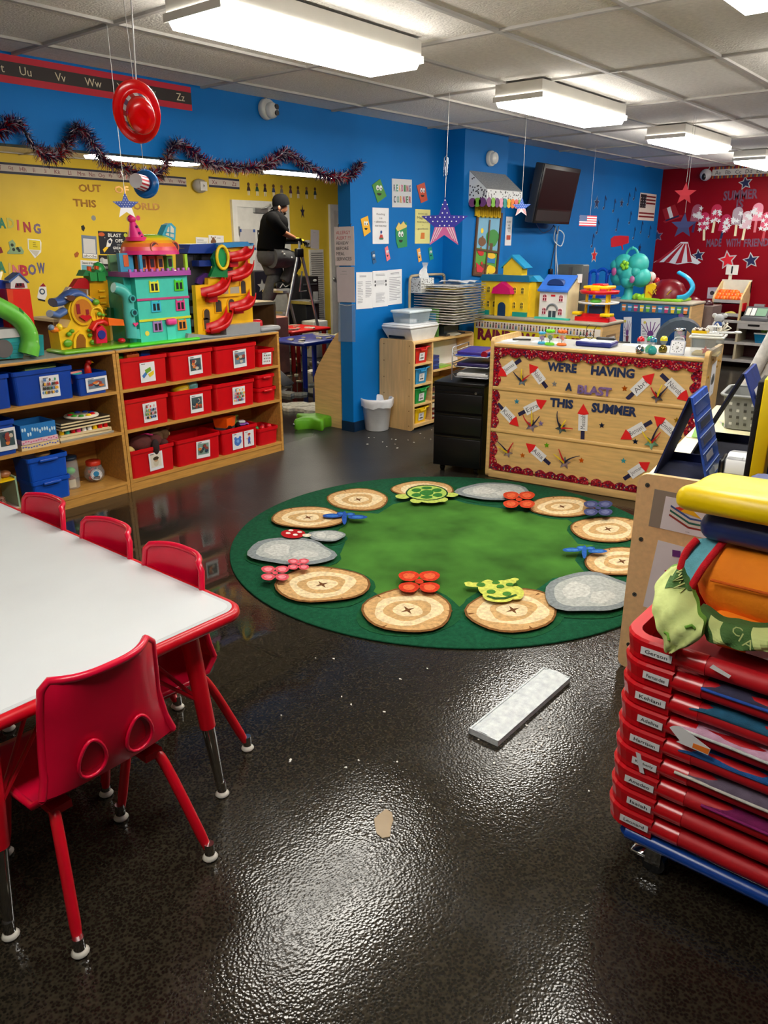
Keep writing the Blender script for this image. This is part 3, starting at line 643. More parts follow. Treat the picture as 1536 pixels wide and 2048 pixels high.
for x,y,rx,ry,s in stones: rell(x+3,y,rx*1.1,ry*1.13,(22,84,48),s)
for i,(x,y,rx,ry) in enumerate(logs):
    rell(x,y,rx,ry,(124,84,44),i);rell(x,y-1,rx*.95,ry*.92,(208,166,112),i);rell(x,y,rx*.72,ry*.70,(236,214,170),i+3,.12);rell(x,y,rx*.50,ry*.48,(206,166,112),i+5,.14);rell(x,y,rx*.32,ry*.30,(236,214,170),i+9,.12);
    if i not in (1,): rugpoly([(x+px*rx*.15,y-py*ry*.19) for px,py in star(4,1.1,.32,.5)],(110,70,40))
    for a in (.3,2.4,4.2): rugpoly([(x+cos(a+i)*rx*.95,y+sin(a+i)*ry*.93),(x+cos(a+i+.07)*rx*.95,y+sin(a+i+.07)*ry*.93),(x+cos(a+i+.02)*rx*.8,y+sin(a+i+.02)*ry*.8)],(124,84,44))
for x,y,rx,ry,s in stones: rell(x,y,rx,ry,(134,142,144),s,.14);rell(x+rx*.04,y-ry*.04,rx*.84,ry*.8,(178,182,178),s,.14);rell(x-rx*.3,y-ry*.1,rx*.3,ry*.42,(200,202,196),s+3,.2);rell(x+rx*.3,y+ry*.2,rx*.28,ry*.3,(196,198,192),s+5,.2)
# turtle, frog, mushroom, dragonflies, flowers
for q in ((650,110,26,9),(826,104,26,8),(700,126,22,9),(792,122,22,9),(752,126,38,9)): rell(*q,(186,204,96),3)
rell(738,97,78,29,(24,70,36),2,.02); rell(738,97,72,26,(176,204,96),2,.02)
for q in ((738,97,26,10),(700,88,18,7),(775,88,18,7),(700,106,18,7),(778,106,18,7),(738,80,20,5),(738,114,22,6)): rell(*q,(52,120,50),5)
FR = (206,212,96)
for q in ((960,450,36,28),(1010,450,42,26),(1060,470,34,24),(1000,480,60,24),(912,440,36,8),(1040,428,26,8),(890,434,16,5),(1058,420,16,5)): rell(*q,FR,6)
for q in ((935,440,16,8),(990,432,14,6),(972,466,16,8),(1030,474,16,8),(1006,447,14,7),(1040,440,14,6)): rell(*q,(70,128,50),8)
rugpoly([(955,484),(985,495),(1025,494),(1068,480),(1062,476),(1022,487),(988,488),(962,480)],(46,92,40))
rell(250,252,44,17,(178,24,30),3,.03); rell(300,258,16,6,(226,214,190),3)
for q in ((232,250),(258,256),(274,246),(242,240)): rell(q[0],q[1],9,3.5,(240,230,220),2)
for cx,cy,c,c2,k in ((437,189,(36,78,160),(60,120,200),1),(1312,317,(40,92,170),(70,130,200),1)):
    for dx,dy,rx,ry in ((-45,-3,34,8),(48,2,34,8),(-12,-10,16,7),(22,-8,16,6)): rell(cx+dx,cy+dy,rx,ry,c,4);rell(cx+dx,cy+dy,rx*.6,ry*.5,c2,4)
    rell(cx,cy+6,9,24,c,5)
def flower(cx, cy, s, c, c2, n=4):
    for k in range(n): a=pi/4+2*pi*k/n;rell(cx+cos(a)*s*.62,cy+sin(a)*s*.34,s*.42,s*.23,c,3);rell(cx+cos(a)*s*.62,cy+sin(a)*s*.34,s*.24,s*.13,c2,3)
    rell(cx,cy,s*.18,s*.1,c,2)
flower(710,434,86,(204,56,30),(226,104,62));flower(1074,130,66,(200,66,34),(220,100,60));flower(185,405,58,(216,84,96),(236,140,150));flower(270,373,44,(216,84,96),(236,140,150));flower(1362,165,60,(70,76,120),(104,110,150))
solo('round_rug', b, 'round green rug printed with log slices, stones and small animals on wet floor', 'rug', loc=(RC[0],RC[1],0))

# ================================================================== the storage desk seen from its back
D0 = V((4.413,2.712,0)); DX = V((.1277,-.9918,0)); DN = V((-.9918,-.1277,0)); DL = 1.352
DF = frame(D0, DX, (0,0,1))            # x along the face, y up, z towards the viewer
def dk(px, py): p = onP(px,py,D0,DN)-D0; return (p.dot(DX), p.z)
def c3(x, y): return dk(960+x/2.954, 660+y/2.954)
t = thing('storage_desk', 'maple storage unit whose decorated back faces the green rug', 'cabinet', tuple(D0), atan2(DX.y,DX.x))
def dpart(n, f, lab=None, par=None): bb = MB(DF); f(bb); return part(n, bb, par or t, lab, w=1)
WB = mat((224,184,118), .36, mott=.1, scale=7, aniso=(1,8,8), name='maple laminate')
dpart('back_panel', lambda b: b.box((.02,.07,-.02),(DL-.02,.893,0), WB))
for z in (.334,.62): dpart('back_rail', lambda b: b.rbox((.02,z-.012,-.004),(DL-.02,z+.012,.008), WB, .006))
dpart('base_rail', lambda b: b.rbox((.02,.0,-.02),(DL-.02,.056,.012), WB, .006))
dpart('top_board',lambda b: b.rbox((.018,.889,-.45),(DL-.018,.914,.012),WB,.008).box((.022,.9142,-.44),(DL-.022,.9155,-.0),mat((170,168,162),.45,mott=.04)),'top board with pale grey laminate')
for s0 in (0, DL-.024):
    o=dpart('side_panel',lambda b: b.prism([(p[0],p[1]) for p in rrect(-.45,.0,.014,.949,.03,5)],s0,s0+.024,WB,xf=Mx(((0,0,1,0),(0,1,0,0),(1,0,0,0),(0,0,0,1)))))
    if s0: dpart('screw',lambda b: [b.cyl((DL,yy,zz),(DL+.004,yy,zz),.007,mat('gold',.25,metal=1)) for yy,zz in ((.89,-.12),(.90,-.24),(.86,-.33),(.80,-.04),(.83,-.29),(.85,-.38),(.4,-.05),(.4,-.38),(.1,-.05))],'brass screw caps',o)
for yy in (.05,.42,.63): dpart('shelf_board', lambda b: b.box((.024,yy,-.44),(DL-.024,yy+.018,-.021), WB))
s=Sheet('scanned_picture','white sheet with a grey tree picture on the desk end panel','poster',DF@V((DL+.0005,.66,-.14)),DF@V((DL+.0005,.67,-.28)),DF@V((DL+.0005,.86,-.15)),.0015);s.blob(.5,.5,.36,.17,(110,112,110),3).blob(.5,.5,.2,.1,(70,74,74),5).text('tree',.5,.12,.035,'black').done()
GL = bpy.data.materials.new('red glitter border'); GL.use_nodes = True; nt = GL.node_tree; p = nt.nodes['Principled BSDF']
tc=nt.nodes.new('ShaderNodeTexCoord');vo=nt.nodes.new('ShaderNodeTexVoronoi');vo.inputs['Scale'].default_value=130;nt.links.new(tc.outputs['Object'],vo.inputs['Vector'])
cr = nt.nodes.new('ShaderNodeValToRGB'); cr.color_ramp.interpolation = 'CONSTANT'
sx=nt.nodes.new('ShaderNodeSeparateColor');nt.links.new(vo.outputs['Color'],sx.inputs[0]);nt.links.new(sx.outputs[0],cr.inputs[0])
E_=cr.color_ramp.elements;E_[0].position=0;E_[0].color=(.30,.004,.02,1);E_[1].position=.45;E_[1].color=(.55,.01,.03,1)
for q, c in ((.68,(.10,.004,.02,1)),(.80,(.05,.04,.12,1)),(.88,(.75,.16,.2,1)),(.96,(.85,.6,.25,1))): e = E_.new(q); e.color = c
nt.links.new(cr.outputs[0],p.inputs['Base Color']);p.inputs['Roughness'].default_value=.25;p.inputs['Metallic'].default_value=.35
def scallop(x0, x1, y0, d, n, up):     # straight edge at y0, waves reaching d away
    P = [(x0,y0),(x1,y0)];
    for k in range(n*6+1):
        x = x1+(x0-x1)*k/(n*6); ph = (k % 6)/6; P.append((x, y0+(d*(.62+.38*sin(pi*ph)))*(1 if up else -1)))
    return P
def trim(P,lab,z=.002,xf=None): bb=MB(DF if xf is None else DF@xf);bb.prism(P,z,z+.0025,GL);solo('border_trim',bb,lab,'border','red glitter borders on the desk')
SW = Mx(((0,1,0,0),(1,0,0,0),(0,0,1,0),(0,0,0,1)))
trim(scallop(.03,DL-.03,.888,.058,13,False), 'red glitter border along the top of the desk back', .0155)
for a,bb_,lab in ((.634,.885,'red glitter strip at the left edge, top panel'),(.348,.606,'red glitter strip at the left edge, middle panel'),(.065,.32,'red glitter strip at the left edge, bottom panel')):
    trim([(q[1],q[0]) for q in scallop(a,bb_,.022,.058,3,True)], lab, .001)
for a,bb_,lab in ((.634,.84,'red glitter strip at the right edge, top panel'),(.348,.606,'red glitter strip at the right edge, middle panel'),(.065,.32,'red glitter strip at the right edge, bottom panel')):
    trim([(q[1],q[0]) for q in scallop(a,bb_,DL-.024,.062,3,False)], lab, .004)
for a,bb_,n,lab in ((.05,.35,4,'red glitter strip along the bottom, left piece'),(.365,.73,5,'red glitter strip along the bottom, middle piece'),(.745,1.2,6,'red glitter strip along the bottom, right piece')):
    trim(scallop(a,bb_,.058,.05,n,True), lab, .0135)
NV = pap((20,40,84)); HOLO = mat((176,150,226), .15, metal=.6, mott=.35, scale=26)
def word(wd, x0, y0, x1, y1, h, m, lab, sep=True):
    a = V(c3(x0,y0)); c = V(c3(x1,y1)); mid = (a+c)/2; bb = MB(DF); ang = 0
    bb.text(wd, (mid.x,mid.y), h, m, wid=(c-a).length, bold=.045, dep=.003, z=.0105 if wd in ('A','BLAST') else .0015, rot=ang)
    solo('word_cutout', bb, lab, 'lettering', 'letters on the desk back')
word("WE'RE",400,218,572,222,.058,NV,"navy letters reading WE'RE at the top left of the message")
word('HAVING',657,242,914,252,.058,NV,'navy letters reading HAVING at the top right of the message')
word('A',508,333,548,336,.05,NV,'single navy letter A before the shiny word')
word('BLAST',580,352,780,362,.056,HOLO,'shiny lilac letters reading BLAST')
word('THIS',415,430,552,434,.058,NV,'navy letters reading THIS below the shiny word')
word('SUMMER',660,462,928,478,.06,NV,'navy letters reading SUMMER at the right of the message')
def rocket(tip, tail, name, lab, seed=0):
    a = V(c3(*tip)); c = V(c3(*tail)); d = (a-c); L = d.length; d.normalize(); n = V((-d.y,d.x)); w = .030
    def P(u, v): q = c+d*(u*L)+n*(v*w); return (q.x,q.y)
    t=thing('paper_rocket',lab,'paper rocket',tuple(DF@V(((a.x+c.x)/2,(a.y+c.y)/2,.001))),0,'paper rockets on the desk back')
    z0 = .009 if min(abs((a.y+c.y)/2-.334),abs((a.y+c.y)/2-.62)) < .09 else .002
    bb = MB(DF); bb.prism([P(.24,-1),P(.74,-1),P(.74,1),P(.24,1)], z0, z0+.001, pap('paper'))
    ang = atan2(d.y,d.x); ang = ang if -pi/2-.1 < ang <= pi/2+.1 else ang+pi
    m=c+d*(.49*L);bb.text(name,(m.x,m.y),.03,pap((90,90,100)),rot=ang,wid=min(.4*L,.10),z=z0+.0016);part('body',bb,t,'white strip with a handwritten word',w=1)
    bb=MB(DF);bb.prism([P(0,-.42),P(.26,-.42),P(.26,.42),P(0,.42)],z0-.0004,z0+.0004,pap((24,22,66)));part('tail',bb,t,'navy strip',w=1)
    bb=MB(DF);bb.prism([P(1,0),P(.72,1.25)]+[P(.72-.03*sin(pi*k/6),1.25-2.5*k/6) for k in range(1,6)]+[P(.72,-1.25)],z0+.001,z0+.0022,pap((226,16,20)));part('nose_cone',bb,t,'red cone',w=1)
rocket((105,272),(242,175),'James','paper rocket in the top left corner pointing down left')
rocket((292,200),(395,340),'Nabila','paper rocket left of the top words, pointing up left')
rocket((1032,255),(868,408),'Abri','paper rocket right of the shiny word, pointing up right')
rocket((1240,425),(1070,262),'Nairob','paper rocket at the top right, pointing down right')
rocket((230,570),(105,435),'Kalib','paper rocket at the left edge of the middle panel, pointing down right')
rocket((395,415),(228,500),'Ezra','paper rocket left of the word THIS, pointing right')
rocket((612,435),(606,645),'Messiah','upright paper rocket in the middle of the desk back')
rocket((830,645),(1015,540),'Bensen','paper rocket below the word SUMMER, pointing down left')
rocket((1030,508),(1185,645),'Emilia','paper rocket at the right of the middle panel, pointing up left')
rocket((272,668),(413,792),'Ailia','paper rocket on the bottom panel at left, pointing up left')
rocket((1005,780),(850,880),'Jorman','paper rocket on the bottom panel at right, pointing up right')
def burst(x, y, lab, rays, s=.038, seed=0):
    cx,cy=c3(x,y);t=thing('star_firework',lab,'paper firework',tuple(DF@V((cx,cy,.001))),0,'paper star fireworks on the desk back');z0=.009 if min(abs(cy-.334),abs(cy-.62)) < .06 else .002
    bb=MB(DF);bb.prism(star(5,s,s*.45,.3+seed,(cx,cy)),z0,z0+.0015,mat([(150,170,190),(190,160,180),(160,200,190),(120,120,130)][seed%4],.15,metal=.6,mott=.35,scale=40));part('foil_star',bb,t,'shiny foil star',w=1)
    for c, a, L, curl in rays:
        w=.007;pts=[(cx+cos(a)*L*q - sin(a)*curl*q*q,cy+sin(a)*L*q + cos(a)*curl*q*q,z0+.004+.016*sin(pi*q*.8)) for q in (k/6 for k in range(7))]
        nx, ny = -sin(a)*w, cos(a)*w; bb = MB(DF)
        bb.grid([[(p[0]+nx*(1-.6*k/6),p[1]+ny*(1-.6*k/6),p[2]) for k,p in enumerate(pts)],[(p[0]-nx*(1-.6*k/6),p[1]-ny*(1-.6*k/6),p[2]) for k,p in enumerate(pts)]],pap(c));part('streamer',bb,t,w=1)
Y_, R_, N_ = (232,200,20), (196,20,26), (26,26,60)
burst(250,300,'foil star firework below the top left paper rocket',[(Y_,1.6,.08,0),(N_,2.4,.08,0),(R_,.7,.07,0)],seed=0)
burst(1050,395,'foil star firework under the top right rocket',[(Y_,1.3,.08,0),(N_,.8,.09,.01),(R_,2.2,.07,0)],seed=3)
burst(305,565,'foil star firework with a long navy streamer, left middle panel',[(Y_,1.3,.10,.03),(N_,.7,.09,.02),(R_,2.5,.09,-.02)],.046,1)
burst(480,580,'foil star firework left of the upright rocket',[(N_,2.1,.11,-.03),(Y_,1.1,.07,0),(R_,.35,.08,-.02)],.042,3)
burst(1015,665,'foil star firework right of the middle panel under the red cone',[(Y_,2.3,.09,0),(N_,1.4,.13,-.02),(R_,1.0,.09,0)],.046,2)
burst(165,725,'foil star firework in the bottom left corner',[(Y_,2.4,.08,.02),(N_,2.0,.10,.04),(R_,1.1,.09,0)],.038,1)
burst(500,785,'foil star firework on the bottom panel centre with curled navy streamer',[(Y_,2.3,.09,.02),(R_,1.9,.10,.01),(N_,1.0,.11,-.05)],.044,0)
for x,y,c,l in ((440,318,'lgrey','silver small star right of the top left rocket'),(855,345,'orange','orange small star right of the shiny word'),(218,422,'sky','blue small star above the left middle firework'),(360,552,'lilac','lilac small star beside the navy streamer'),(720,563,'navy','navy small star right of the upright rocket'),(1163,532,'gold','gold small star at the right of the middle panel'),(918,658,'navy','blue-black small star under the slanted rocket'),(395,680,'lime','pale green small star on the bottom panel'),(252,740,'orange','copper small star in the bottom left panel'),(600,770,'orange','orange small star right of the bottom firework'),(848,772,'sky','blue small star above the last rocket')):
    cx,cy=c3(x,y);bb=MB(DF);z0=.009 if min(abs(cy-.334),abs(cy-.62)) < .03 else .002;bb.prism(star(5,.02,.009,.4,(cx,cy)),z0,z0+.0012,foil(PAL[c]));solo('foil_sticker',bb,l+' on desk back','sticker','small foil stars on the desk back')

# ---- things on the desk top
def dtop(px, py, back=0): p = onZ(px,py,.9155); return p
def dobj(name, lab, cat, px, py, rz=0, group=None): p = onZ(px,py,.9157); return thing(name, lab, cat, tuple(p), DA+rz, group)
DA = atan2(DX.y,DX.x)      # local x = to the right along the desk, local y = away from viewer
def simple(name,lab,cat,px,py,fn,rz=0,group=None): p=onZ(px,py,.9157);b=MB(rotz(DA+rz,tuple(p)));fn(b);return solo(name,b,lab,cat,group)
simple('paper_sheet','white paper sheet at the left end of the desk top','paper',1012,682,lambda b: b.box((-.05,-.03,.0),(.07,.1,.0015),pap('paper')))
simple('marker','black marker lying on the paper at left desk end','marker',1036,682,lambda b: b.cyl((-.04,0,.009),(.07,.05,.009),.0065,plas('black'),n=10))
simple('paper_sheet','white papers lying behind the sensory tubes on desk','paper',1080,686,lambda b: b.box((-.07,.0,0),(.12,.10,.002),pap('paper')))
for px,py,c,c2,l in ((1083,688,(60,170,220),(150,80,150),'blue-based liquid tube toy, leftmost of three'),(1099,690,(110,220,30),(40,110,40),'lime green liquid tube toy, middle of three'),(1123,691,(240,110,20),(220,90,20),'orange liquid tube toy, right of three')):
    k = .8 if c[2] > 200 else 1
    t = dobj('liquid_tube_toy', l, 'toy', px, py, 0, 'liquid tube toys')
    part('base',MB().lathe([(0,0),(.03*k,0),(.032*k,.008),(.026*k,.016),(0,.017)],plas(c),n=18),t);part('tube',MB().lathe([(.023*k,.016),(.023*k,.078*k)],CLEAR,n=18),t,'clear tube')
    part('tree_figure',MB().cyl((0,0,.016),(0,0,.05*k),.003,plas('dgreen')).ell((0,0,.05*k),(.014,.008,.014),plas(c2)).ell((.006,0,.04*k),(.009,.006,.009),plas(c2)),t)
    b = MB(); b.lathe([(0,.078*k),(.024*k,.078*k),(.026*k,.09*k),(0,.095*k)], plas(c), n=18)
    for q in range(6): a = q*pi/3; b.ell((.02*k*cos(a),.02*k*sin(a),.088*k),.011*k,plas(c),n=8)
    part('cap', b, t)
t = dobj('clipboard_case','dark blue storage clipboard box with papers on the desk top','clipboard',1186,694,-.02)
part('case',MB().rbox((-.115,-.01,0),(.115,.15,.032),plas((30,40,120)),.01),t);part('paper',MB().box((-.105,-.0,.032),(.105,.14,.0345),pap('paper')),t,'white papers')
part('clip', MB().rbox((-.02,.1,.0345),(.1,.14,.05), plas('black'), .006), t, 'black clip')
simple('eyeglasses','black spectacles folded on top of the blue clipboard box','glasses',1168,690,lambda b: b.tube([(0,.02,.05),(0,.03,.11),(.012,.04,.125)],.0025,plas('black'),n=6).tube([(.05,.02,.05),(.05,.03,.1),(.06,.04,.115)],.0025,plas('black'),n=6).tube([(.025+.022*cos(a*pi/8),.03,.05+.014*sin(a*pi/8)) for a in range(16)],.002,plas('black'),n=6,closed=True).tube([(-.025+.022*cos(a*pi/8),.03,.05+.014*sin(a*pi/8)) for a in range(16)],.002,plas('black'),n=6,closed=True).cyl((0,.03,.05),(0,.03,.036),.002,plas('black'),n=6))
simple('marker','black pen beside the dark blue clipboard box','marker',1243,687,lambda b: b.cyl((-.04,0,.008),(.05,.02,.008),.005,plas('black'),n=10))
simple('paper_sheet','white paper strips along the middle of the desk top','paper',1262,692,lambda b: b.box((-.06,-.01,0),(.10,.09,.002),pap('paper')))
for px,py,c,m,l in ((1279,706,(210,30,44),CHROME,'hourglass liquid timer with red top, leftmost'),(1298,705,(40,170,110),mat((60,190,130),.1,alpha=.7),'green liquid timer behind the teal one'),(1304,708,(30,110,150),mat((30,160,160),.1,alpha=.8),'teal liquid timer in front of the green one'),(1325,705,(240,220,40),mat((150,130,60),.12,metal=.8),'yellow-topped metallic liquid timer')):
    t = dobj('liquid_timer', l, 'timer', px, py, 0, 'hourglass liquid timers')
    part('lower_bulb',MB().lathe([(0,0),(.021,0),(.026,.012),(.024,.03),(.010,.046)],m,n=18),t);part('upper_bulb',MB().lathe([(.010,.046),(.020,.06),(.021,.074)],CLEAR,n=18),t);part('top_liquid',MB().lathe([(.0215,.07),(.02,.085),(.012,.096),(0,.098)],mat(c,.15,coat=.5),n=18),t)
t = dobj('tabletop_timer','white square tabletop timer with a round dial, beside clear tub','timer',1352,709,-.05)
tf = frame((0,0,0),(1,0,0),(0,.28,1))
part('body',MB(tf).prism(rrect(-.042,.0,.042,.084,.012),-.014,.0,plas((204,206,222))).prism(rrect(-.036,.007,.036,.077,.006),.0,.001,pap((246,246,250))),t)
b = MB(tf);
for k in range(12): a=k*pi/6;b.box((.027*cos(a)-.0025,.042+.027*sin(a)-.0025,.001),(.027*cos(a)+.0025,.042+.027*sin(a)+.0025,.0016),pap('dgrey'))
part('dial_marks',b,t);part('dial_knob',MB(tf).cyl((0,.042,.001),(0,.042,.012),.008,plas('lgrey')),t);part('handle',MB(tf).tube(smooth([(-.03,.08,-.01),(-.02,.1,-.01),(.02,.1,-.01),(.03,.08,-.01)],4),.003,plas('lgrey'),n=8),t)
simple('storage_jar','clear ribbed jar with steel lid behind the square timer','jar',1356,690,lambda b: b.lathe([(0,0),(.03,0),(.03,.09),(.026,.095)],CLEAR,n=18).lathe([(0,.09),(.034,.09),(.034,.105),(0,.106)],CHROME,n=18))
t = dobj('plastic_tub','clear lidded plastic tub with tan sand and a red toy at desk end','tub',1408,712,.06)
m=mat((206,216,214),.2,alpha=.32,mott=.03);b=MB();b.frust((-.075,.0),(.075,.17),(-.085,-.01),(.085,.18),.001,.10,m,top=False);part('tub_body',b,t)
part('sand',MB().box((-.07,.005,.002),(.07,.165,.012),fab((206,180,110))),t,'tan sand');part('red_toy',MB().prism(star(5,.024,.012),-.006,.006,plas((220,70,40)),xf=frame((-.0,.02,.03),(1,0,0),(0,0,1))),t)
part('lid',MB().rbox((-.095,-.018,.098),(.095,.188,.112),plas((222,222,214)),.005).rbox((-.085,-.01,.112),(.085,.18,.126),plas((226,226,220)),.006),t,'white lid')
LT = _mw[t.name]
def onlid(name,lab,cat,fn,x,y,group=None): b=MB(LT@Mx.Translation((x,y,.1262)));fn(b);return solo(name,b,lab,cat,group)
onlid('bead_tray','yellow tray of small brown-and-white beads on the clear tub lid','tray',lambda b: [b.box((-.045,-.03,0),(.045,.08,.014),plas('yellow'))]+[b.ell((-.035+.018*(k%5),-.02+.03*(k//5),.018),.009,plas((90,60,40) if k%2 else (230,225,215)),n=8) for k in range(15)],-.04,.03)
onlid('plush_bear','grey and blue plush toy sitting on the clear tub lid','plush toy',lambda b: b.ell((0,0,.04),(.035,.03,.035),fab('lgrey')).ell((0,-.01,.08),(.028,.026,.026),fab((170,172,176))).ell((-.028,0,.095),(.014,.01,.014),fab('lgrey')).ell((.028,0,.095),(.014,.01,.014),fab('lgrey')).ell((.0,-.025,.045),(.022,.014,.022),fab((40,70,130))).ell((-.04,-.02,.02),(.026,.018,.016),fab('white')).ell((.04,-.02,.03),(.02,.016,.02),plas('black')),.045,.1)
onlid('wire_basket','small white wire basket in front of the plush toy','basket',lambda b: [b.tube([(-.03,-.02,.004),(.035,-.02,.004),(.035,.02,.004),(-.03,.02,.004)],.003,plas('white'),n=6,closed=True),b.tube([(-.034,-.024,.04),(.039,-.024,.04),(.039,.024,.04),(-.034,.024,.04)],.003,plas('white'),n=6,closed=True)]+[b.cyl((-.03+.013*k,-.022,.004),(-.033+.0145*k,-.024,.04),.0018,plas('white'),n=6) for k in range(6)],.03,.02)
onlid('coral_branch','white coral branches lying at the right of the tub lid','coral',lambda b: [b.tube([(0,0,.01),(.03*cos(k),.03*sin(k),.02+.012*(k%4)),(.05*cos(k+.3),.05*sin(k+.3),.03+.02*(k%3))],[.006,.005,.002],plas((232,224,204)),n=6) for k in range(9)],.07,.06)
onlid('scoop','white plastic scoop sticking out past the tub lid','scoop',lambda b: b.tube([(-.05,0,.006),(.09,.0,.012)],.006,plas('white'),n=8).ell((.1,0,.014),(.022,.014,.008),plas('white')),.06,.02)
# ================================================================== black mobile cabinet beside the desk
KF = frame(onZ(866,941,0), (onZ(961,953,0)-onZ(866,941,0)), (0,0,1)); KW = (onZ(961,953,0)-onZ(866,941,0)).length; KH = .64
KO = KF.translation; KA = atan2(KF[1][0],KF[0][0])
t = thing('filing_cabinet','black three-drawer mobile pedestal cabinet at the left side of the desk','cabinet',tuple(KO),KA)
BK = mat((9,9,10), .42, mott=.06, spec=.3)
def kp(n, f, par=None, lab=None): b = MB(KF); f(b); return part(n, b, par or t, lab, w=1)
kp('body',lambda b: b.box((0,.05,-.52),(KW,KH-.025,0),BK));kp('top_plate',lambda b: b.rbox((-.004,KH-.025,-.525),(KW+.004,KH,.006),mat((15,15,16),.35,mott=.1,spec=.3),.004))
for y0, y1 in ((.055,.275),(.285,.43),(.44,.585)):
    d = kp('drawer', lambda b: b.rbox((.006,y0,.0005),(KW-.006,y1-.02,.018), BK, .004))
    kp('pull_lip',lambda b: b.box((.01,y1-.022,.0005),(KW-.01,y1-.006,.008),mat((30,30,31),.3)).box((.01,y1-.008,.008),(KW-.01,y1-.004,.02),BK),d)
kp('lock', lambda b: b.cyl((KW-.05,KH-.06,.001),(KW-.05,KH-.06,.024),.009,CHROME), None, 'chrome lock')
for x in (.05,KW-.05):
    for z in (-.06,-.46): kp('caster',lambda b: b.cyl((x-.012,.022,z),(x+.012,.022,z),.022,plas('black')).box((x-.008,.03,z-.01),(x+.008,.05,z+.01),plas('dgrey')))
KT = KF@Mx.Translation((0,KH,0))     # on top: x right, y up, z towards the viewer
t = thing('wire_letter_tray','silver wire three-tier letter tray on the black cabinet','tray',tuple(KF@V((.24,KH,-.2))),KA,)
def wt(n, f, lab=None): b = MB(KT); f(b); return part(n, b, t, lab, w=1)
SIL = mat((160,162,166), .3, metal=.8)
X0, X1, Z0, Z1 = .10, KW+.03, -.40, -.06
for x in (X0,X1): wt('side_frame',lambda b: b.tube([(x,.005,Z1),(x,.215,Z1),(x,.225,Z1-.02),(x,.225,Z0),(x,.005,Z0)],.004,SIL,n=8).tube([(x,.04,Z1+.0),(x,.04,Z0)],.003,SIL,n=6).tube([(x,.11,Z1),(x,.11,Z0)],.003,SIL,n=6))
for h in (.03,.10,.17): wt('tier',lambda b: b.tube([(X0,h+.025,Z1),(X0+.03,h,Z1+.01),(X1-.03,h,Z1+.01),(X1,h+.025,Z1),(X1,h+.025,Z0),(X0,h+.025,Z0)],.0035,SIL,n=8,closed=True).box((X0+.01,h-.002,Z0),(X1-.01,h,Z1),mat((150,152,156),.3,metal=.6,alpha=.75)))
for h,lab,c,hh in ((.171,'purple-blue ring binder on the top tier of the wire tray',(58,44,130),.03),(.1015,'dark purple folder on the middle tier of the wire tray',(50,40,96),.022),(.0315,'stack of white paper on the bottom tier of the wire tray',(210,208,206),.02)):
    b = MB(KT); b.rbox((X0+.03,h,Z0+.02),(X1-.03,h+hh,Z1-.01), plas(c), .006);
    if hh > .025: b.rbox((X0+.015,h-.0005+.0012,Z0+.03),(X1-.02,h+.008,Z1),plas((40,70,170)),.003);b.cyl((X1-.06,h+hh*.6,Z0+.0),(X1-.06,h+hh*.6,Z1-.0),.022,plas((150,16,40)),n=14)
    if hh == .02: b.box((X0+.04,h+.02,Z0+.04),(X1-.05,h+.026,Z1-.02),pap('white'))
    solo('folder' if hh < .03 and hh > .02 else ('binder' if hh > .025 else 'paper_stack'),b,lab,'folder' if hh > .02 else 'paper')

# ================================================================== tall narrow bookcase by the pillar (end panel towards us, shelves facing the rug)
B0 = onZ(818.4,864,0); BX0 = 5.135; BY0 = 3.905; BY1 = 4.275; BX1 = 6.04; BHt = .765
t = thing('book_shelf','maple bookcase with four coloured cubby bins, end panel beside the white bin','bookcase',(5.5,4.1,0))
def bp(n, f, par=None, lab=None): b = MB(); f(b); return part(n, b, par or t, lab, w=1)
YZ = Mx(((0,0,1,0),(1,0,0,0),(0,1,0,0),(0,0,0,1)))     # outline drawn in y,z and pulled along x
o=bp('end_panel',lambda b: b.prism(rrect(BY0,0,BY1,BHt,.03,5),BX0,BX0+.02,mat((222,182,122),.36,mott=.09,scale=8,aniso=(6,6,.6),name='maple laminate'),xf=YZ))
bp('screw_cap',lambda b: [b.cyl((BX0-.002,y,z),(BX0,y,z),.005,mat((150,110,60),.3,metal=.7),n=10) for y in (BY0+.045,BY1-.05) for z in (.04,.17,.30,.44,.58,.72)],o)
bp('end_panel', lambda b: b.prism(rrect(BY0,0,BY1,BHt,.03,5),BX1-.02,BX1,WOODM,xf=YZ))
bp('divider', lambda b: b.box((BX0+.28,BY0+.015,.05),(BX0+.298,BY1-.012,BHt-.03),WOODM))
bp('back_panel', lambda b: b.box((BX0+.02,BY1-.012,.03),(BX1-.02,BY1,BHt-.03),WOODL))
bp('top_board',lambda b: b.rbox((BX0+.018,BY0+.006,BHt-.035),(BX1-.018,BY1,BHt-.012),WOODL,.006));bp('bottom_board',lambda b: b.box((BX0+.02,BY0+.004,.025),(BX1-.02,BY1-.012,.05),WOODL))
for z in (.205,.375,.55): bp('cubby_shelf', lambda b: b.box((BX0+.02,BY0+.012,z),(BX0+.28,BY1-.012,z+.016),WOODL))
for z in (.21,.47): bp('long_shelf', lambda b: b.box((BX0+.298,BY0+.012,z),(BX1-.02,BY1-.012,z+.016),WOODL))
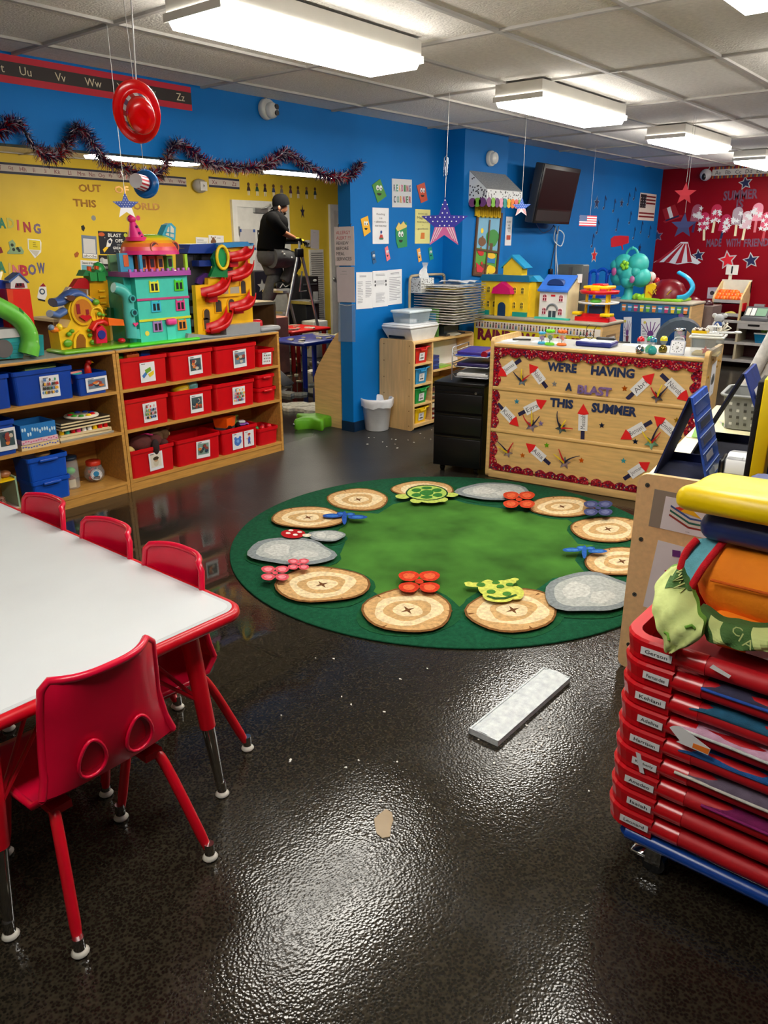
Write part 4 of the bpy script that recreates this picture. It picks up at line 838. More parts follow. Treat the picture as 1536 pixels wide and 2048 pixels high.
for z, c, l in ((.5665,(206,20,34),'red'),(.3915,(34,140,196),'blue'),(.2215,(20,150,70),'green'),(.0505,(240,196,20),'yellow')):
    tt=thing('cubby_bin',l+' cubby bin with a white label in the narrow bookcase','bin',(BX0+.145,BY0+.14,z),0,'cubby bins');b=MB();m=plas(c);h=.13;w=.085;d=.12
    b.frust((-w*.82,-d*.9),(w*.82,d*.9),(-w,-d),(w,d),0,h,m,top=False).frust((-w*.8,-d*.88),(w*.8,d*.88),(-w*.95,-d*.96),(w*.95,d*.96),.004,h,m,bottom=False,top=False)
    P=[(-w-.012,-d-.012,h),(-w*.5,-d-.014,h),(-w*.42,-d-.014,h-.022),(w*.42,-d-.014,h-.022),(w*.5,-d-.014,h),(w+.012,-d-.012,h),(w+.012,d+.01,h),(-w-.012,d+.01,h)]
    b.tube(P, .006, m, n=8, closed=True); part('tub', b, tt)
    s=Sheet('label_card','','',(-.036,-d*.93-.003,.022),(.036,-d*.93-.003,.022),(-.036,-d*.985-.003,.088),.0015,parent=tt,w=0);s.lines(.2,.9,.55,.85,2,(40,40,40)).blob(.35,.3,.2,.12,(120,120,120),2).blob(.65,.3,.15,.1,(60,60,60),3).done()
    if c[0] == 206: toy('toy_gear','dark plastic pieces poking out of the red cubby bin','toy',lambda b: b.ell((0,0,0),(.05,.04,.02),plas((60,30,60))),(BX0+.14,BY0+.14,z+.115))
    if l == 'blue': toy('plastic_bag','clear bag poking out of the blue cubby bin','bag',lambda b: b.ell((0,0,0),(.04,.03,.025),mat((180,190,196),.2,alpha=.7)),(BX0+.16,BY0+.12,z+.135))
# books, boards and boxes in it
xs = BX0+.31
for i, (z, n, l) in enumerate(((.4865,5,'navy'),)):
    for k in range(n):
        b=MB();b.box((xs+.002,BY0+.03,z+.024*k),(xs+.10,BY0+.24,z+.024*k+.021),plas((24,44,120) if k%2==0 else (40,70,150)));solo('book',b,('lowest','second lowest','middle','second highest','topmost')[k]+' of the blue books stacked beside the bookcase divider','book','blue books stack')
toy('foam_board','white board leaning inside the bookcase upper shelf','board',lambda b: b.box((0,-.008,0),(.44,.0,.205),pap('white'),xf=Mx.Rotation(-.12,4,'X')),(xs+.13,BY0+.16,.487))
toy('book','green and white book lying on the upper shelf front','book',lambda b: b.rbox((0,-.05,0),(.2,.06,.014),plas((140,190,60)),.003),(xs+.1,BY0+.07,.4865),.1)
g = random.Random(8); z = .2265
for k in range(5):
    b=MB(rotz(g.uniform(-.06,.06),(xs+.26,BY0+.13,z)));h=.022+.012*g.random();b.box((-.12,-.1,0),(.12,.1,h),plas([(150,120,60),(90,70,40),(200,180,120),(70,60,50),(196,170,60)][k])).box((-.115,-.102,.003),(.118,-.1,h-.003),pap((230,220,190)));solo('book',b,('lowest','second','third','fourth','topmost')[k]+' book in the yellow-brown pile on the middle bookcase shelf','book','book pile on the middle shelf');z += h+.0004
z = .2265
for k in range(6):
    b=MB(rotz(g.uniform(-.08,.08),(xs+.055,BY0+.13,z)));h=.014;b.box((-.05,-.11,0),(.05,.1,h),plas([(60,50,50),(120,60,50),(200,200,190),(60,90,60),(160,120,90),(90,50,60)][k]));solo('book',b,('lowest','second','third','fourth','fifth','topmost')[k]+' thin book piled right beside the bookcase divider','book','thin books beside divider');z += h+.0004
z = .0505
for k in range(7):
    b=MB(rotz(g.uniform(-.06,.06),(xs+.16,BY0+.13,z)));h=.02;b.box((-.15,-.11,0),(.12,.1,h),plas([(120,20,30),(230,230,220),(150,40,30),(220,214,200),(90,24,30),(226,220,196),(236,230,210)][k]));solo('book',b,('lowest','second','third','fourth','fifth','sixth','topmost')[k]+' book or paper bundle in the bottom pile of the bookcase','book','bottom pile of the bookcase');z += h+.0004
# printer, tub, book, drying rack on top
PZ_ = BHt-.0115
t = thing('inkjet_printer','white home printer with a paper slot on the narrow bookcase','printer',(5.36,4.09,PZ_),0)
b=MB();b.frust((-.165,-.13),(.13,.13),(-.235,-.155),(.165,.15),0,.10,plas((226,228,230)),top=False);b.rbox((-.24,-.16,.10),(.17,.155,.125),plas((232,234,236)),.012);part('body',b,t)
for y in (0,): part('paper_slot',MB().box((-.203,-.06,.018),(-.16,.1,.038),plas('black'),xf=Mx.Translation((.0,0,0))),t,'black paper slot')
part('lid',MB().rbox((-.232,-.15,.125),(.16,.145,.135),plas((238,240,242)),.006),t);part('scanner_panel',MB().box((-.12,-.1,.135),(.06,.1,.1362),mat((190,196,202),.15)),t)
t = thing('plastic_tub','clear shoebox tub with a white lid on top of the white printer','tub',(5.36,4.10,PZ_+.1365),0)
b=MB();b.frust((-.13,-.08),(.13,.09),(-.145,-.09),(.145,.10),.001,.085,mat((190,206,214),.2,alpha=.4),top=False);part('tub_body',b,t)
part('lid',MB().rbox((-.158,-.10,.083),(.158,.112,.105),plas((220,234,240)),.008),t,'white lid');part('content',MB().box((-.1,-.05,.002),(.0,.05,.03),pap('paper')),t)
b=MB();b.box((0,-.008,0),(.02,.13,.24),pap((90,150,70)));b.box((-.002,.01,.1),(.0,.11,.2),pap((90,170,210)));b.box((-.002,.0,.02),(.0,.12,.07),pap((60,120,60)))
b2=MB(Mx.Translation((5.575,3.99,PZ_)));b2.v=[V((5.575,3.99,PZ_))+v for v in b.v];b2.f,b2.m,b2.sm,b2.mats=b.f,b.m,b.sm,b.mats;solo('picture_book',b2,'green picture book standing upright behind the white printer','book')
t = thing('drying_rack','steel drying rack with many wire shelves stacked with artwork','rack',(5.86,4.06,PZ_),0)
RX0, RX1, RY0, RY1 = 5.56, 6.04, 3.80, 4.20
FRM = mat((176,160,130), .4, metal=.2)
part('back_frame',MB().tube(smooth([(5.50,4.235,.22+PZ_-PZ_+.56),(5.50,4.235,1.20),(5.52,4.235,1.245),(5.56,4.235,1.26),(5.96,4.235,1.26),(6.0,4.235,1.245),(6.02,4.235,1.20),(6.02,4.235,.80)],4),.012,FRM,n=10),t,'beige tube frame',w=1)
part('base_stand',MB().box((5.66,3.95,PZ_),(5.96,4.2,PZ_+.012),plas('dgrey')).box((5.70,4.0,PZ_+.012),(5.92,4.15,PZ_+.08),mat((60,70,74),.4)),t,w=1)
for k in range(16):
    z = PZ_+.115+.0215*k; b = MB(); y0 = RY0
    b.tube([(RX0,RY1+.03,z),(RX0,y0,z),(RX1,y0,z),(RX1,RY1+.03,z)],.0034,mat((206,202,194),.3,metal=.5),n=6)
    for q in range(3): x = RX0+.12+.12*q; b.cyl((x,y0,z),(x,RY1+.03,z),.0014,SIL,n=5,caps=False)
    b.cyl((RX0,RY0+.2,z),(RX1,RY0+.2,z),.0014,SIL,n=5,caps=False)
    o = part('wire_shelf', b, t, w=1)
g = random.Random(3)
for k in range(15):
    z=PZ_+.117+.0215*k;c=[(200,190,160),(190,186,170),(206,200,180),(180,170,140),(214,206,150)][k%5];b=MB();x0=RX0+.02+g.uniform(0,.06);x1=RX1-.02-g.uniform(0,.05);y0=RY0+.01+g.uniform(0,.03);y1=RY1-.02
    if k > 12: c = (224,196,90) if k == 13 else (226,226,220)
    b.grid([[(x0+(x1-x0)*i/6,y0+(y1-y0)*j/3,z+.002+.006*abs(sin(i*1.3+k))*(1-j/4)) for j in range(4)] for i in range(7)],pap(c));solo('drying_artwork',b,('sheet of artwork in the drying rack, shelf number %s from the bottom' % ('one','two','three','four','five','six','seven','eight','nine','ten','eleven','twelve','thirteen','fourteen','fifteen')[k]),'paper','artwork sheets in the drying rack')
b=MB();b.grid([[(5.80+.04*i,3.84+.1*j,PZ_+.115+.0215*15+.006+.02*abs(sin(i*2+j))) for j in range(4)] for i in range(6)],pap('white'));solo('paper_sheet',b,'crumpled white paper on top of the drying rack','paper')
t = thing('tissue_box','patterned black and white tissue box behind the drying rack','tissue box',(5.72,4.20,1.115),0)
SPK = mat((220,220,220), .6, mott=0); b = MB(); b.box((-.17,-.05,0),(.02,.06,.125),pap((214,216,216))); g = random.Random(6)
for k in range(90): x = g.uniform(-.165,.015); zz = g.uniform(.006,.118); b.box((x,-.0508,zz),(x+.006,-.05,zz+.006),pap('black'))
for k in range(40): y = g.uniform(-.045,.05); zz = g.uniform(.006,.118); b.box((-.1708,y,zz),(-.17,y+.006,zz+.006),pap('black'))
part('carton',b,t);part('tissue',MB().grid([[(-.08+.025*(i-1.5)*(1-.3*j)+.04*(j/4)**2,.0+.03*sin(i+j),.12+.033*j) for i in range(5)] for j in range(5)],pap('white')),t,'white tissue')
toy('paper_stack','loose white papers and cards under the drying rack','papers',lambda b: [b.box((-.08,-.05,.004*k),(.08,.06,.004*k+.003),pap((226,222,206)),xf=Mx.Rotation(.15*k,4,'Z')) for k in range(5)],(5.80,3.97,PZ_),.2)
# white waste basket
t = thing('waste_basket','white plastic waste basket with a bin liner in front of the pillar','bin',tuple(onZ(754,858,0)))
part('bucket',MB().lathe([(0,.0),(.098,.0),(.102,.005),(.132,.262),(.139,.264),(.139,.272),(.131,.272),(.097,.01),(0,.01)],plas((240,242,242)),n=32),t)
b = MB(); L = []
for j, (r, z) in enumerate(((.118,.16),(.128,.272),(.136,.279),(.1445,.274),(.1445,.25),(.1425,.225),(.139,.205))):
    L.append([((r+.0035*sin(k*1.9+j*1.3)*(j>2))*cos(2*pi*k/40),(r+.0035*sin(k*1.9+j*1.3)*(j>2))*sin(2*pi*k/40),z+(.006*sin(k*.785)+.004*sin(k*1.57))*(j>3)) for k in range(40)])
b.grid(L, mat((240,242,246),.25,alpha=.85,mott=.03), wrap=True); part('bin_liner', b, t, 'white translucent bag')
# curved maple divider against the opening
SP = [onZ(641,845,0), onZ(680,850,0)]
o = MB(); xs_ = 4.83; prof = [(4.45,0),(4.77,0),(4.77,.42),(4.73,.50),(4.66,.60),(4.57,.72),(4.50,.80),(4.45,.84)]
o.prism(prof, 4.83, 4.85, WOODM, xf=YZ)
for y, z in ((4.75,.46),(4.70,.56),(4.62,.66),(4.53,.77)): o.cyl((4.827,y,z),(4.83,y,z),.006,plas('brown'),n=8)
solo('divider_panel', o, 'light maple panel with a curved top edge, standing behind the blue wall end', 'panel')
# green star cushion
t = thing('star_cushion','lime green star-shaped floor cushion lying by the wall end','cushion',tuple(onZ(632,852,0)))
b = MB(); P = [(p.x,p.y) for p in smooth([V((x,y,0)) for x, y in star(5,.235,.125,.45)],4,True)]
rows_=[[(x*f,y*f*.9,z) for x,y in P] for f,z in ((.94,0),(1,.015),(1,.075),(.94,.092),(.6,.097),(.02,.098))];b.grid(rows_,mat((96,170,30),.5,mott=.08),wrap=True);part('pad',b,t)
part('strap', MB().tube([(-.2,.02,.03),(-.24,.05,.04),(-.25,.02,.06)],.008,plas('black'),n=6), t, 'black strap')
# ================================================================== book display unit behind the cots (right foreground)
SX = V((.139,-.9903,0)); SO = V((2.58,.957,0)); SF = frame(SO, SX, (0,0,1)); SW_ = .42; SH = .775; SL = 1.55
t = thing('display_shelf','maple display unit at right whose end panel carries taped pictures','shelf',tuple(SO),atan2(SX.y,SX.x))
def sp_(n, f, par=None, lab=None): b = MB(SF); f(b); return part(n, b, par or t, lab, w=1)
WB2 = mat((242,206,148), .36, mott=.05, scale=6, aniso=(9,.8,9), name='maple laminate')
o = sp_('end_panel', lambda b: b.prism(rrect(0,0,SW_,SH,.035,6),-.022,0,WB2))
sp_('screw',lambda b: [b.cyl((.035,z,0),(.035,z,.003),.0085,CHROME,n=14).ell((.035,z,.003),(.0035,.0035,.001),plas('black'),n=8) for z in (.10,.31,.53,.735)],o,'chrome screw caps')
sp_('end_panel', lambda b: b.prism(rrect(0,0,SW_,SH-.03,.035,6),-SL,-SL+.022,WB2))
sp_('top_board',lambda b: b.rbox((.012,SH-.045,-SL+.02),(SW_-.01,SH-.025,-.022),mat((244,236,190),.45,mott=.04),.004),None,'pale cream top')
sp_('back_panel',lambda b: b.box((SW_-.03,.02,-SL+.02),(SW_-.015,SH-.045,-.022),WB2));sp_('shelf_board',lambda b: b.box((.02,.35,-SL+.02),(SW_-.03,.37,-.022),WB2));sp_('base_board',lambda b: b.box((.02,.02,-SL+.02),(SW_-.03,.06,-.022),WB2))
TP = SF@Mx.Translation((0,SH-.0245,0))   # x right, y up, z towards the viewer
def spx(px, py, off=.0008): p = onP(px,py,SO,(.9903,.139,0)); return p+V((-.9903,-.139,0))*off
s=Sheet('grey_backing_sheet','grey backing sheet taped high on the maple end panel','sheet',SF@V((.055,.585,.0006)),SF@V((.30,.575,.0006)),SF@V((.06,.725,.0006)),.0012,(150,140,124));s.done()
s=Sheet('book_picture','white picture card showing a stack of books','poster',SF@V((.095,.585,.0022)),SF@V((.28,.575,.0022)),SF@V((.098,.706,.0022)),.0012)
for k,(v,c) in enumerate(((.30,(150,50,40)),(.38,(240,236,220)),(.44,(40,110,90)),(.52,(236,230,214)),(.58,(60,90,150)))): s.poly([(.12,v+.14),(.5,v-.12),(.85,v-.1),(.85,v-.06),(.5,v-.06),(.12,v+.2)],c)
s.poly([(.2,.72),(.4,.62),(.44,.9)],(230,60,40)).poly([(.3,.66),(.7,.55),(.46,.82)],(246,190,20)).text('reading',.5,.08,.035,'black').done()
s=Sheet('bookworm_picture','white sheet with a green bookworm and coloured books on end panel','poster',SF@V((.07,.27,.0006)),SF@V((.30,.25,.0006)),SF@V((.067,.54,.0006)),.0012)
for u,v,r in ((U-.14,v,r) for U,v,r in ((.60,.80,.055),(.66,.84,.05),(.62,.76,.05),(.50,.70,.045),(.46,.64,.045),(.50,.59,.045),(.56,.56,.045),(.64,.55,.04))): s.disc(u,v,r,(58,140,40))
s.disc(.49,.83,.013,'white').disc(.56,.84,.013,'white').disc(.495,.83,.006,'black').disc(.565,.84,.006,'black').poly([(.48,.76),(.58,.77),(.53,.73)],(150,30,30)).poly([(.24,.93),(.36,.94),(.38,.85),(.26,.84)],(110,50,130))
s.poly([(.2,.62),(.32,.65),(.35,.56),(.23,.53)],(190,30,100)).poly([(.3,.42),(.42,.48),(.46,.4),(.34,.36)],(30,110,170)).poly([(.8,.86),(.9,.84),(.9,.76),(.8,.78)],(240,140,30)).done()
def ttop(x, back): return tuple(SF@V((x,SH-.0243,-back)))
# blue tent-shaped pocket charts
def tent(name, lab, x0, b0, half, ht, depth, cfront, cside, seed, pockets=True):
    t = thing(name, lab, 'pocket chart', ttop(x0,b0), atan2(SX.y,SX.x), 'blue tabletop pocket charts')
    F = frame(V(ttop(x0,b0))+V((0,0,.0005)), SX, (0,0,1))
    def p_(n, f, par=None, l2=None): b = MB(F); f(b); return part(n, b, par or t, l2, w=1)
    th = .007
    l=p_('side_panel',lambda b: b.add([(-half,0,0),(-half+th,0,0),(0,ht,0),(-th,ht,0),(-half,0,-depth),(-half+th,0,-depth),(0,ht,-depth),(-th,ht,-depth)],[(0,1,2,3),(7,6,5,4),(3,7,4,0),(1,5,6,2),(2,6,7,3),(0,4,5,1)],fab(cside)),None,'dark blue side')  # side panel takes a darker blue that paints in its shade
    r=p_('front_panel',lambda b: b.add([(half-th,0,0),(half,0,0),(th,ht,0),(0,ht,0),(half-th,0,-depth),(half,0,-depth),(th,ht,-depth),(0,ht,-depth)],[(0,1,2,3),(7,6,5,4),(3,7,4,0),(1,5,6,2),(2,6,7,3),(0,4,5,1)],fab(cfront)))
    p_('bottom_strip',lambda b: b.box((-half+th,0,-depth),(half-th,.004,0),fab(cside)).box((-half+th,.004,-depth),(half-th,.035,-depth+.003),fab(cside)))
    if pockets:
        PF2 = frame((half+.0005,0,0),(0,0,-1),V((-half+th,ht,0))); L = hypot(half-th,ht)
        for k in range(5):
            v=L*(.04+.19*k);b=MB(F@PF2);b.box((.004,v,.0003),(depth-.004,v+L*.12,.0018),mat((60,96,180),.2,alpha=.55));b.box((.004,v+L*.12,.0003),(depth-.004,v+L*.125,.0024),plas((150,170,210)));part('pocket',b,r,'clear pocket',w=1)
            if k in (0,1,2,3):
                b=MB(F@PF2);b.box((depth*.15,v+.004,.0019),(depth*(.5+.1*k),v+L*.09,.0024),pap([(120,130,150),(150,150,160),(60,64,80),(40,44,60)][k]));part('pocket_card',b,r,w=1)
    return t, F
tent('pocket_chart','bright blue tent-shaped pocket chart standing on the near end of unit',.13,.05,.095,.295,.27,(36,84,190),(14,30,84),1)
t2,F2=tent('pocket_chart','larger navy tent stand behind the yellow board with a white sheet',.24,.44,.15,.33,.30,(26,54,140),(10,16,50),2,False)
s=Sheet('chart_sheet','white sheet with red writing on the navy tent stand','poster',F2@V((.135,.06,-.03)),F2@V((.135,.06,-.27)),F2@V((.04,.27,-.03)),.0012);s.text('My',.4,.82,.09,(210,40,60)).lines(.1,.9,.1,.65,5).done()
# gray basket, papers, label printer
t=thing('laundry_basket','grey perforated plastic basket standing on the far end of the unit','basket',ttop(.22,1.1),atan2(SX.y,SX.x))
BF=frame(ttop(.22,1.1),SX,V((-.9903,-.139,0))*-1);b=MB(BF);m=mat((132,134,132),.45,mott=.05);W0,D0_,H_=.11,.14,.155
for sgn in (1,):
    lo = rrect(-W0*.8,-D0_*.85,W0*.8,D0_*.85,.03,3); hi = rrect(-W0,-D0_,W0,D0_,.035,3)
    b.grid([[(x,y,.004) for x,y in lo],[(x+(X-x)*.42,y+(Y-y)*.42,.06) for (x,y),(X,Y) in zip(lo,hi)],[(X,Y,H_) for X,Y in hi]],m,sm=False,wrap=True);b.add([(x,y,.004) for x,y in lo],[list(range(len(lo)))],m)
    b.tube([(x,y,H_) for x, y in rrect(-W0-.006,-D0_-.006,W0+.006,D0_+.006,.038,3)], .009, m, n=8, closed=True, flat=.7)
part('basket_body', b, t, w=1)
b = MB(BF)
for i in range(6):
    for j in range(4):
        f = .82+.18*(.2+.2*j); x = -W0*.68*f+W0*.27*i; z = .03+.03*j; q = .006
        b.add([(x-q,-D0_*(.86+.14*z/H_)-.0025,z-q),(x+q,-D0_*(.86+.14*z/H_)-.0025,z-q),(x+q,-D0_*(.86+.14*(z+.012)/H_)-.0025,z+q),(x-q,-D0_*(.86+.14*(z+.012)/H_)-.0025,z+q)],[(0,1,2,3)],plas((60,60,58) if (i+j)%3 else (210,210,206)))
part('perforation', b, t, 'square holes', w=1)['kind'] = 'stuff'
b = MB(BF)
for s_ in (-1,1): b.tube([(s_*(W0+.002),-.03,H_-.05),(s_*(W0+.004),-.03,H_-.02),(s_*(W0+.004),.03,H_-.02),(s_*(W0+.002),.03,H_-.05)],.004,m,n=6)
part('handle', b, t, w=1)
for k in range(4):
    b=MB(frame(ttop(.08,.95),SX,V((.9903,.139,0)))@rotz(.1*k));b.box((-.06,-.22,.004*k),(.05,.12,.004*k+.0034),pap([(230,226,214),(120,170,70),(226,226,230),(240,230,190)][k]));solo('paper_stack',b,('lowest','second','third','topmost')[k]+' loose sheet beside the grey basket on the display unit','paper','loose sheets by the basket')
t=thing('label_printer','grey and black label printer with white paper behind the yellow mat','printer',ttop(.31,.14),atan2(SX.y,SX.x));LF=frame(ttop(.31,.14),SX,V((.9903,.139,0)))
def lp(n, f, l2=None): b = MB(LF); f(b); return part(n, b, t, l2, w=1)
lp('body',lambda b: b.rbox((-.055,0,.0),(.06,.13,.085),mat((150,152,154),.35),.012));lp('paper',lambda b: b.tube([(-.0,.0,.088),(-.0,.03,.09),(-.0,.06,.088)],.001,pap('white')).grid([[(-.05,-.004,.03),(.05,-.004,.03)],[(-.05,-.003,.075),(.05,-.003,.075)],[(-.05,.03,.092),(.05,.03,.092)],[(-.05,.07,.09),(.05,.07,.09)]],pap('white')),'white paper roll end')
lp('side_cover',lambda b: b.rbox((.06,.0,.0),(.085,.13,.09),plas('black'),.01).rbox((-.075,.01,.0),(-.055,.12,.07),plas('black'),.008),'black side cover')
b=MB(SF);b.rbox((.333,SH-.024,-.16),(.350,SH+.35,-.015),fab((12,12,16)),.004);b.rbox((.3505,SH-.024,-.16),(.392,SH+.36,-.013),mat((250,222,0),.5,mott=.03),.004);solo('foam_board',b,'yellow board with a black edge standing upright at the right frame edge','board')
# white fabric tent leaning behind
b = MB(); A = V((4.55,1.02,1.24)); B = V((4.05,1.0,.02))
P0, P1 = onX(1540,684,4.6), onX(1452,850,4.6); low = V((4.6,P1.y+(P1.y-P0.y)*(P1.z-.0)/(P0.z-P1.z),0.01)); dn = (low-P0)
b.cyl(P0-dn*.12, low, .035, fab((226,224,222)), n=12)
b.grid([[P0-dn*.12+V((.02,-.0,0)), P0-dn*.12+V((.08,-.4,-.0))],[low+V((.02,0,0)), low+V((.08,-.75,0))]], fab((222,220,218)))
solo('play_tent', b, 'white fabric play tent wall slanting in at the right behind basket', 'tent')

# ================================================================== stack of nap cots on a blue dolly
CX0, CX1, CY1, CY0 = 1.612, 2.17, .60, -.72; Z0 = .128; PT = .0605; NC = 9
RED = mat((204,8,24), .3, mott=.05, coat=.1)
names = ['Gerson','Fernandes','Kehlani','Adelina','Harrison','Kimberly','Amadeo','Isaiah','Leonard']
def endpath(y1, sgn, e=0):        # plan of a cot's moulded end: long-side cheek, round corner, short side
    r = .07; P = [(CX0+e,y1-sgn*.135)]
    P += [(CX0+e,y1-sgn*r)]+[(CX0+e+(r-e)*(1-cos(a)),y1-sgn*(r-(r-e)*sin(a))) for a in (pi/2*k/5 for k in range(1,6))]
    Q = [(CX0+CX1-x,y) for x, y in P][::-1]
    return P+Q
def cot_end(z, sgn, y1):
    b = MB(); P = endpath(y1,sgn,.006); P2 = endpath(y1,sgn,0); I = endpath(y1,sgn,.03)
    h = PT-.003
    rows=[[(x,y,z) for x,y in I],[(x,y,z) for x,y in P],[(x,y,z+.012) for x,y in P],[(x,y,z+h*.75) for x,y in P2],[(x,y,z+h-.006) for x,y in P2],[(x+.004*(1 if x < 1.9 else -1),y-sgn*.003,z+h) for x,y in P2],[(x,y,z+h) for x,y in I],[(x,y,z) for x,y in I]]
    b.grid(rows if sgn < 0 else [r[::-1] for r in rows], RED, sm=False)
    for k in (0,-1): b.add([r[k] for r in rows[:-1]],[list(range(len(rows)-1))],RED)
    return b
for i in range(NC):
    k = NC-1-i; z = Z0+PT*i
    t=thing('nap_cot',('lowest','second lowest','third lowest','fourth lowest','middle','fourth highest','third highest','second highest','topmost')[i]+' red nap cot in the stack on the blue dolly','cot',((CX0+CX1)/2,(CY0+CY1)/2,z),0,'stacked red nap cots')
    e = part('end_piece', cot_end(z,1,CY1), t, w=1); part('end_piece', cot_end(z,-1,CY0), t, w=1)
    for x in (CX0+.026, CX1-.026):
        b=MB();b.cyl((x,CY1-.13,z+.030),(x,CY0+.13,z+.030),.0225,mat((196,10,26),.55,mott=.06),n=14);b.cyl((x,CY1-.125,z+.030),(x,CY1-.20,z+.030),.0245,RED,n=14);part('rail',b,t,w=1)
    b=MB();b.box((CX0+.03,CY0+.1,z+.036),(CX1-.03,CY1-.1,z+.0395),mat((170,10,26),.7,mott=.06));part('fabric',b,t,'red fabric bed',w=1)
    s=Sheet('name_label','','',(CX0-.0004,CY1-.055-.012*(k%2)+.0,z+.021),(CX0-.0004,CY1-.128,z+.020),(CX0-.0004,CY1-.055-.012*(k%2),z+.040),.0012,parent=e)
    s.text(names[k],.5,.5,.5,'black',wid=.72,bold=.01).done('lettering')
    if k == 5:
        b=MB();yc=CY1-.088;b.add([(CX0-.0022,yc+.014,z+.056),(CX0-.0022,yc+.002,z+.056),(CX0-.0022,yc-.014,z+.004),(CX0-.0022,yc-.002,z+.004)],[(3,2,1,0)],pap((220,220,224)));part('tape_strip',b,e,'white tape',w=1)
# dolly
t = thing('cot_dolly','blue tube dolly on casters under the red cot stack','dolly',((CX0+CX1)/2,(CY0+CY1)/2,0))
BLT = mat((14,66,156), .3, mott=.04)
for x in (CX0+.02,CX1-.02): part('side_tube', MB().cyl((x,CY1-.07,.108),(x,CY0+.07,.108),.0185,BLT,n=14), t, w=1)
for y in (CY1-.07,CY0+.07): part('cross_tube', MB().cyl((CX0+.02,y,.1075),(CX1-.02,y,.1075),.0175,BLT,n=14), t, w=1)
for x, y in ((CX0+.05,CY1-.13),(CX1-.05,CY1-.13),(CX0+.05,CY0+.13),(CX1-.05,CY0+.13)):
    c = part('caster', MB().cyl((x-.012,y-.01,.031),(x+.012,y-.01,.031),.031,plas('black'),n=20), t, 'black wheel', w=1)
    part('fork',MB().box((x-.018,y-.03,.03),(x-.014,y+.01,.085),CHROME).box((x+.014,y-.03,.03),(x+.018,y+.01,.085),CHROME).cyl((x,y,.08),(x,y,.0915),.026,CHROME,n=16).rbox((x-.016,y+.006,.035),(x+.016,y+.05,.045),CHROME,.004),c,'chrome fork and brake',w=1)
# blankets folded in the cots
def slab(name, lab, k, c, x0, y0, y1, h, edge=None, out=.0, seed=0, cat='blanket'):
    i = NC-1-k; z = Z0+PT*i+.0402; g = random.Random(seed); b = MB(); n = 16; ph = [g.uniform(0,6) for _ in range(3)]
    top = [];
    for u in range(n+1):
        y = y1+(y0-y1)*u/n; w = min(1, min(u,n-u)/2.0+.25); hh = h*(.72+.28*sin(u*1.1+ph[0]))*w
        top.append([(CX0+.005-out*(.6+.4*sin(u*.9+ph[1])),y,z),(CX0+.0-out*(.6+.4*sin(u*.9+ph[1])),y,z+hh*.55),(CX0+.03,y,z+hh),(CX0+.3,y,z+hh*.9),(CX1-.06,y,z+hh*.8),(CX1-.06,y,z)])
    b.grid(top, fab(c)); b.grid([[r[0],r[-1]] for r in top][::-1], fab(c))
    for r in (top[0],top[-1]): b.add(r,[list(range(6))],fab(c))
    o = solo(name, b, lab, cat)
    if edge:
        b=MB();b.tube([V(r[0])+V((-.004,0,.003)) for r in top],.004,fab(edge),n=6);_mw[o.name]=Mx.Translation(o.location);part('piping',b,o,w=1)
    return o
slab('blanket','navy and white blanket in the cot just below the top one',1,(60,56,84),0,-.3,.40,.020,(40,90,190),0,1)
slab('blanket','teal blue quilt in the third cot from the top',2,(30,96,130),0,-.3,.42,.020,None,0,2)
slab('blanket','pale pink quilt with white piping hanging out of a cot',3,(226,176,206),0,-.3,.44,.021,(226,230,226),.006,3)
slab('blanket','blue blanket in the cot under the pink quilt',4,(24,90,160),0,-.3,.43,.020,None,0,4)
slab('blanket','grey-purple blanket with a white sheet edge, middle of stack',5,(110,96,116),0,-.3,.43,.021,(226,222,212),.004,5)
slab('blanket','dark magenta blanket in the cot under the white-edged one',6,(130,16,90),0,-.3,.36,.018,(150,30,110),0,6)
i=NC-1-4;p=onX(1388,1488,CX0-.012);b=MB(frame(p,(0,-1,-.24),(0,.24,1)));b.prism([(-.035,-.02),(-.03,-.012)]+[(-.03+.032*cos(a),.0+.024*sin(a)) for a in (pi-.2*k for k in range(1,8))]+[(.035,.012),(.036,-.006)],0,.0012,pap('paper'));b.prism([(-.002,.002),(.034,.011),(.035,-.004),(.0,-.01)],.0012,.0018,pap((246,130,40)));solo('paper_tag',b,'curled white tag with an orange print hanging on a red rail','tag')
p=onX(1440,1342,CX0-.008);solo('paper_tag',MB(frame(p,(0,-1,-.2),(0,.2,1))).prism([(-.022,-.004),(-.018,.007),(.024,.002),(.022,-.006)],0,.001,pap('white')),'small white tag sticking out on the second cot rail','tag')
# bedding on top of the stack
ZT = Z0+PT*NC-.02
def puff(a, b_, m, seed, xf=None, amp=.008, r=.04, n=5, name=None):
    """soft cushion block: subdivided rounded box with soft wrinkles"""
    bm = bmesh.new(); bmesh.ops.create_cube(bm, size=1); c = (V(a)+V(b_))/2; d = V(b_)-V(a)
    for v in bm.verts: v.co = V((v.co.x*d.x,v.co.y*d.y,v.co.z*d.z))
    bmesh.ops.bevel(bm, geom=bm.edges[:], offset=min(r,.48*min(d)), segments=4, affect='EDGES', profile=.5)
    bmesh.ops.subdivide_edges(bm, edges=[e for e in bm.edges if e.calc_length() > .05], cuts=n, use_grid_fill=True)
    bm.normal_update()
    for v in bm.verts:
        p = v.co; q = sin(p.y*23+seed+p.z*9)*.5+sin(p.y*47+p.z*31+seed*2)*.3+sin(p.x*29+p.z*40+seed)*.3
        v.co = p+v.normal*amp*q
    for v in bm.verts: v.co += c
    bm.verts.index_update();mb=MB(xf);mb.add([v.co.copy() for v in bm.verts],[[v.index for v in f.verts] for f in bm.faces],m,True);bm.free();return mb
ORG = mat((255,140,8), .8, mott=.06, bump=.25, bscale=60)
t = thing('sleeping_bag','rolled orange sleeping bag with red piping on top of the cots','sleeping bag',(1.95,.1,ZT))
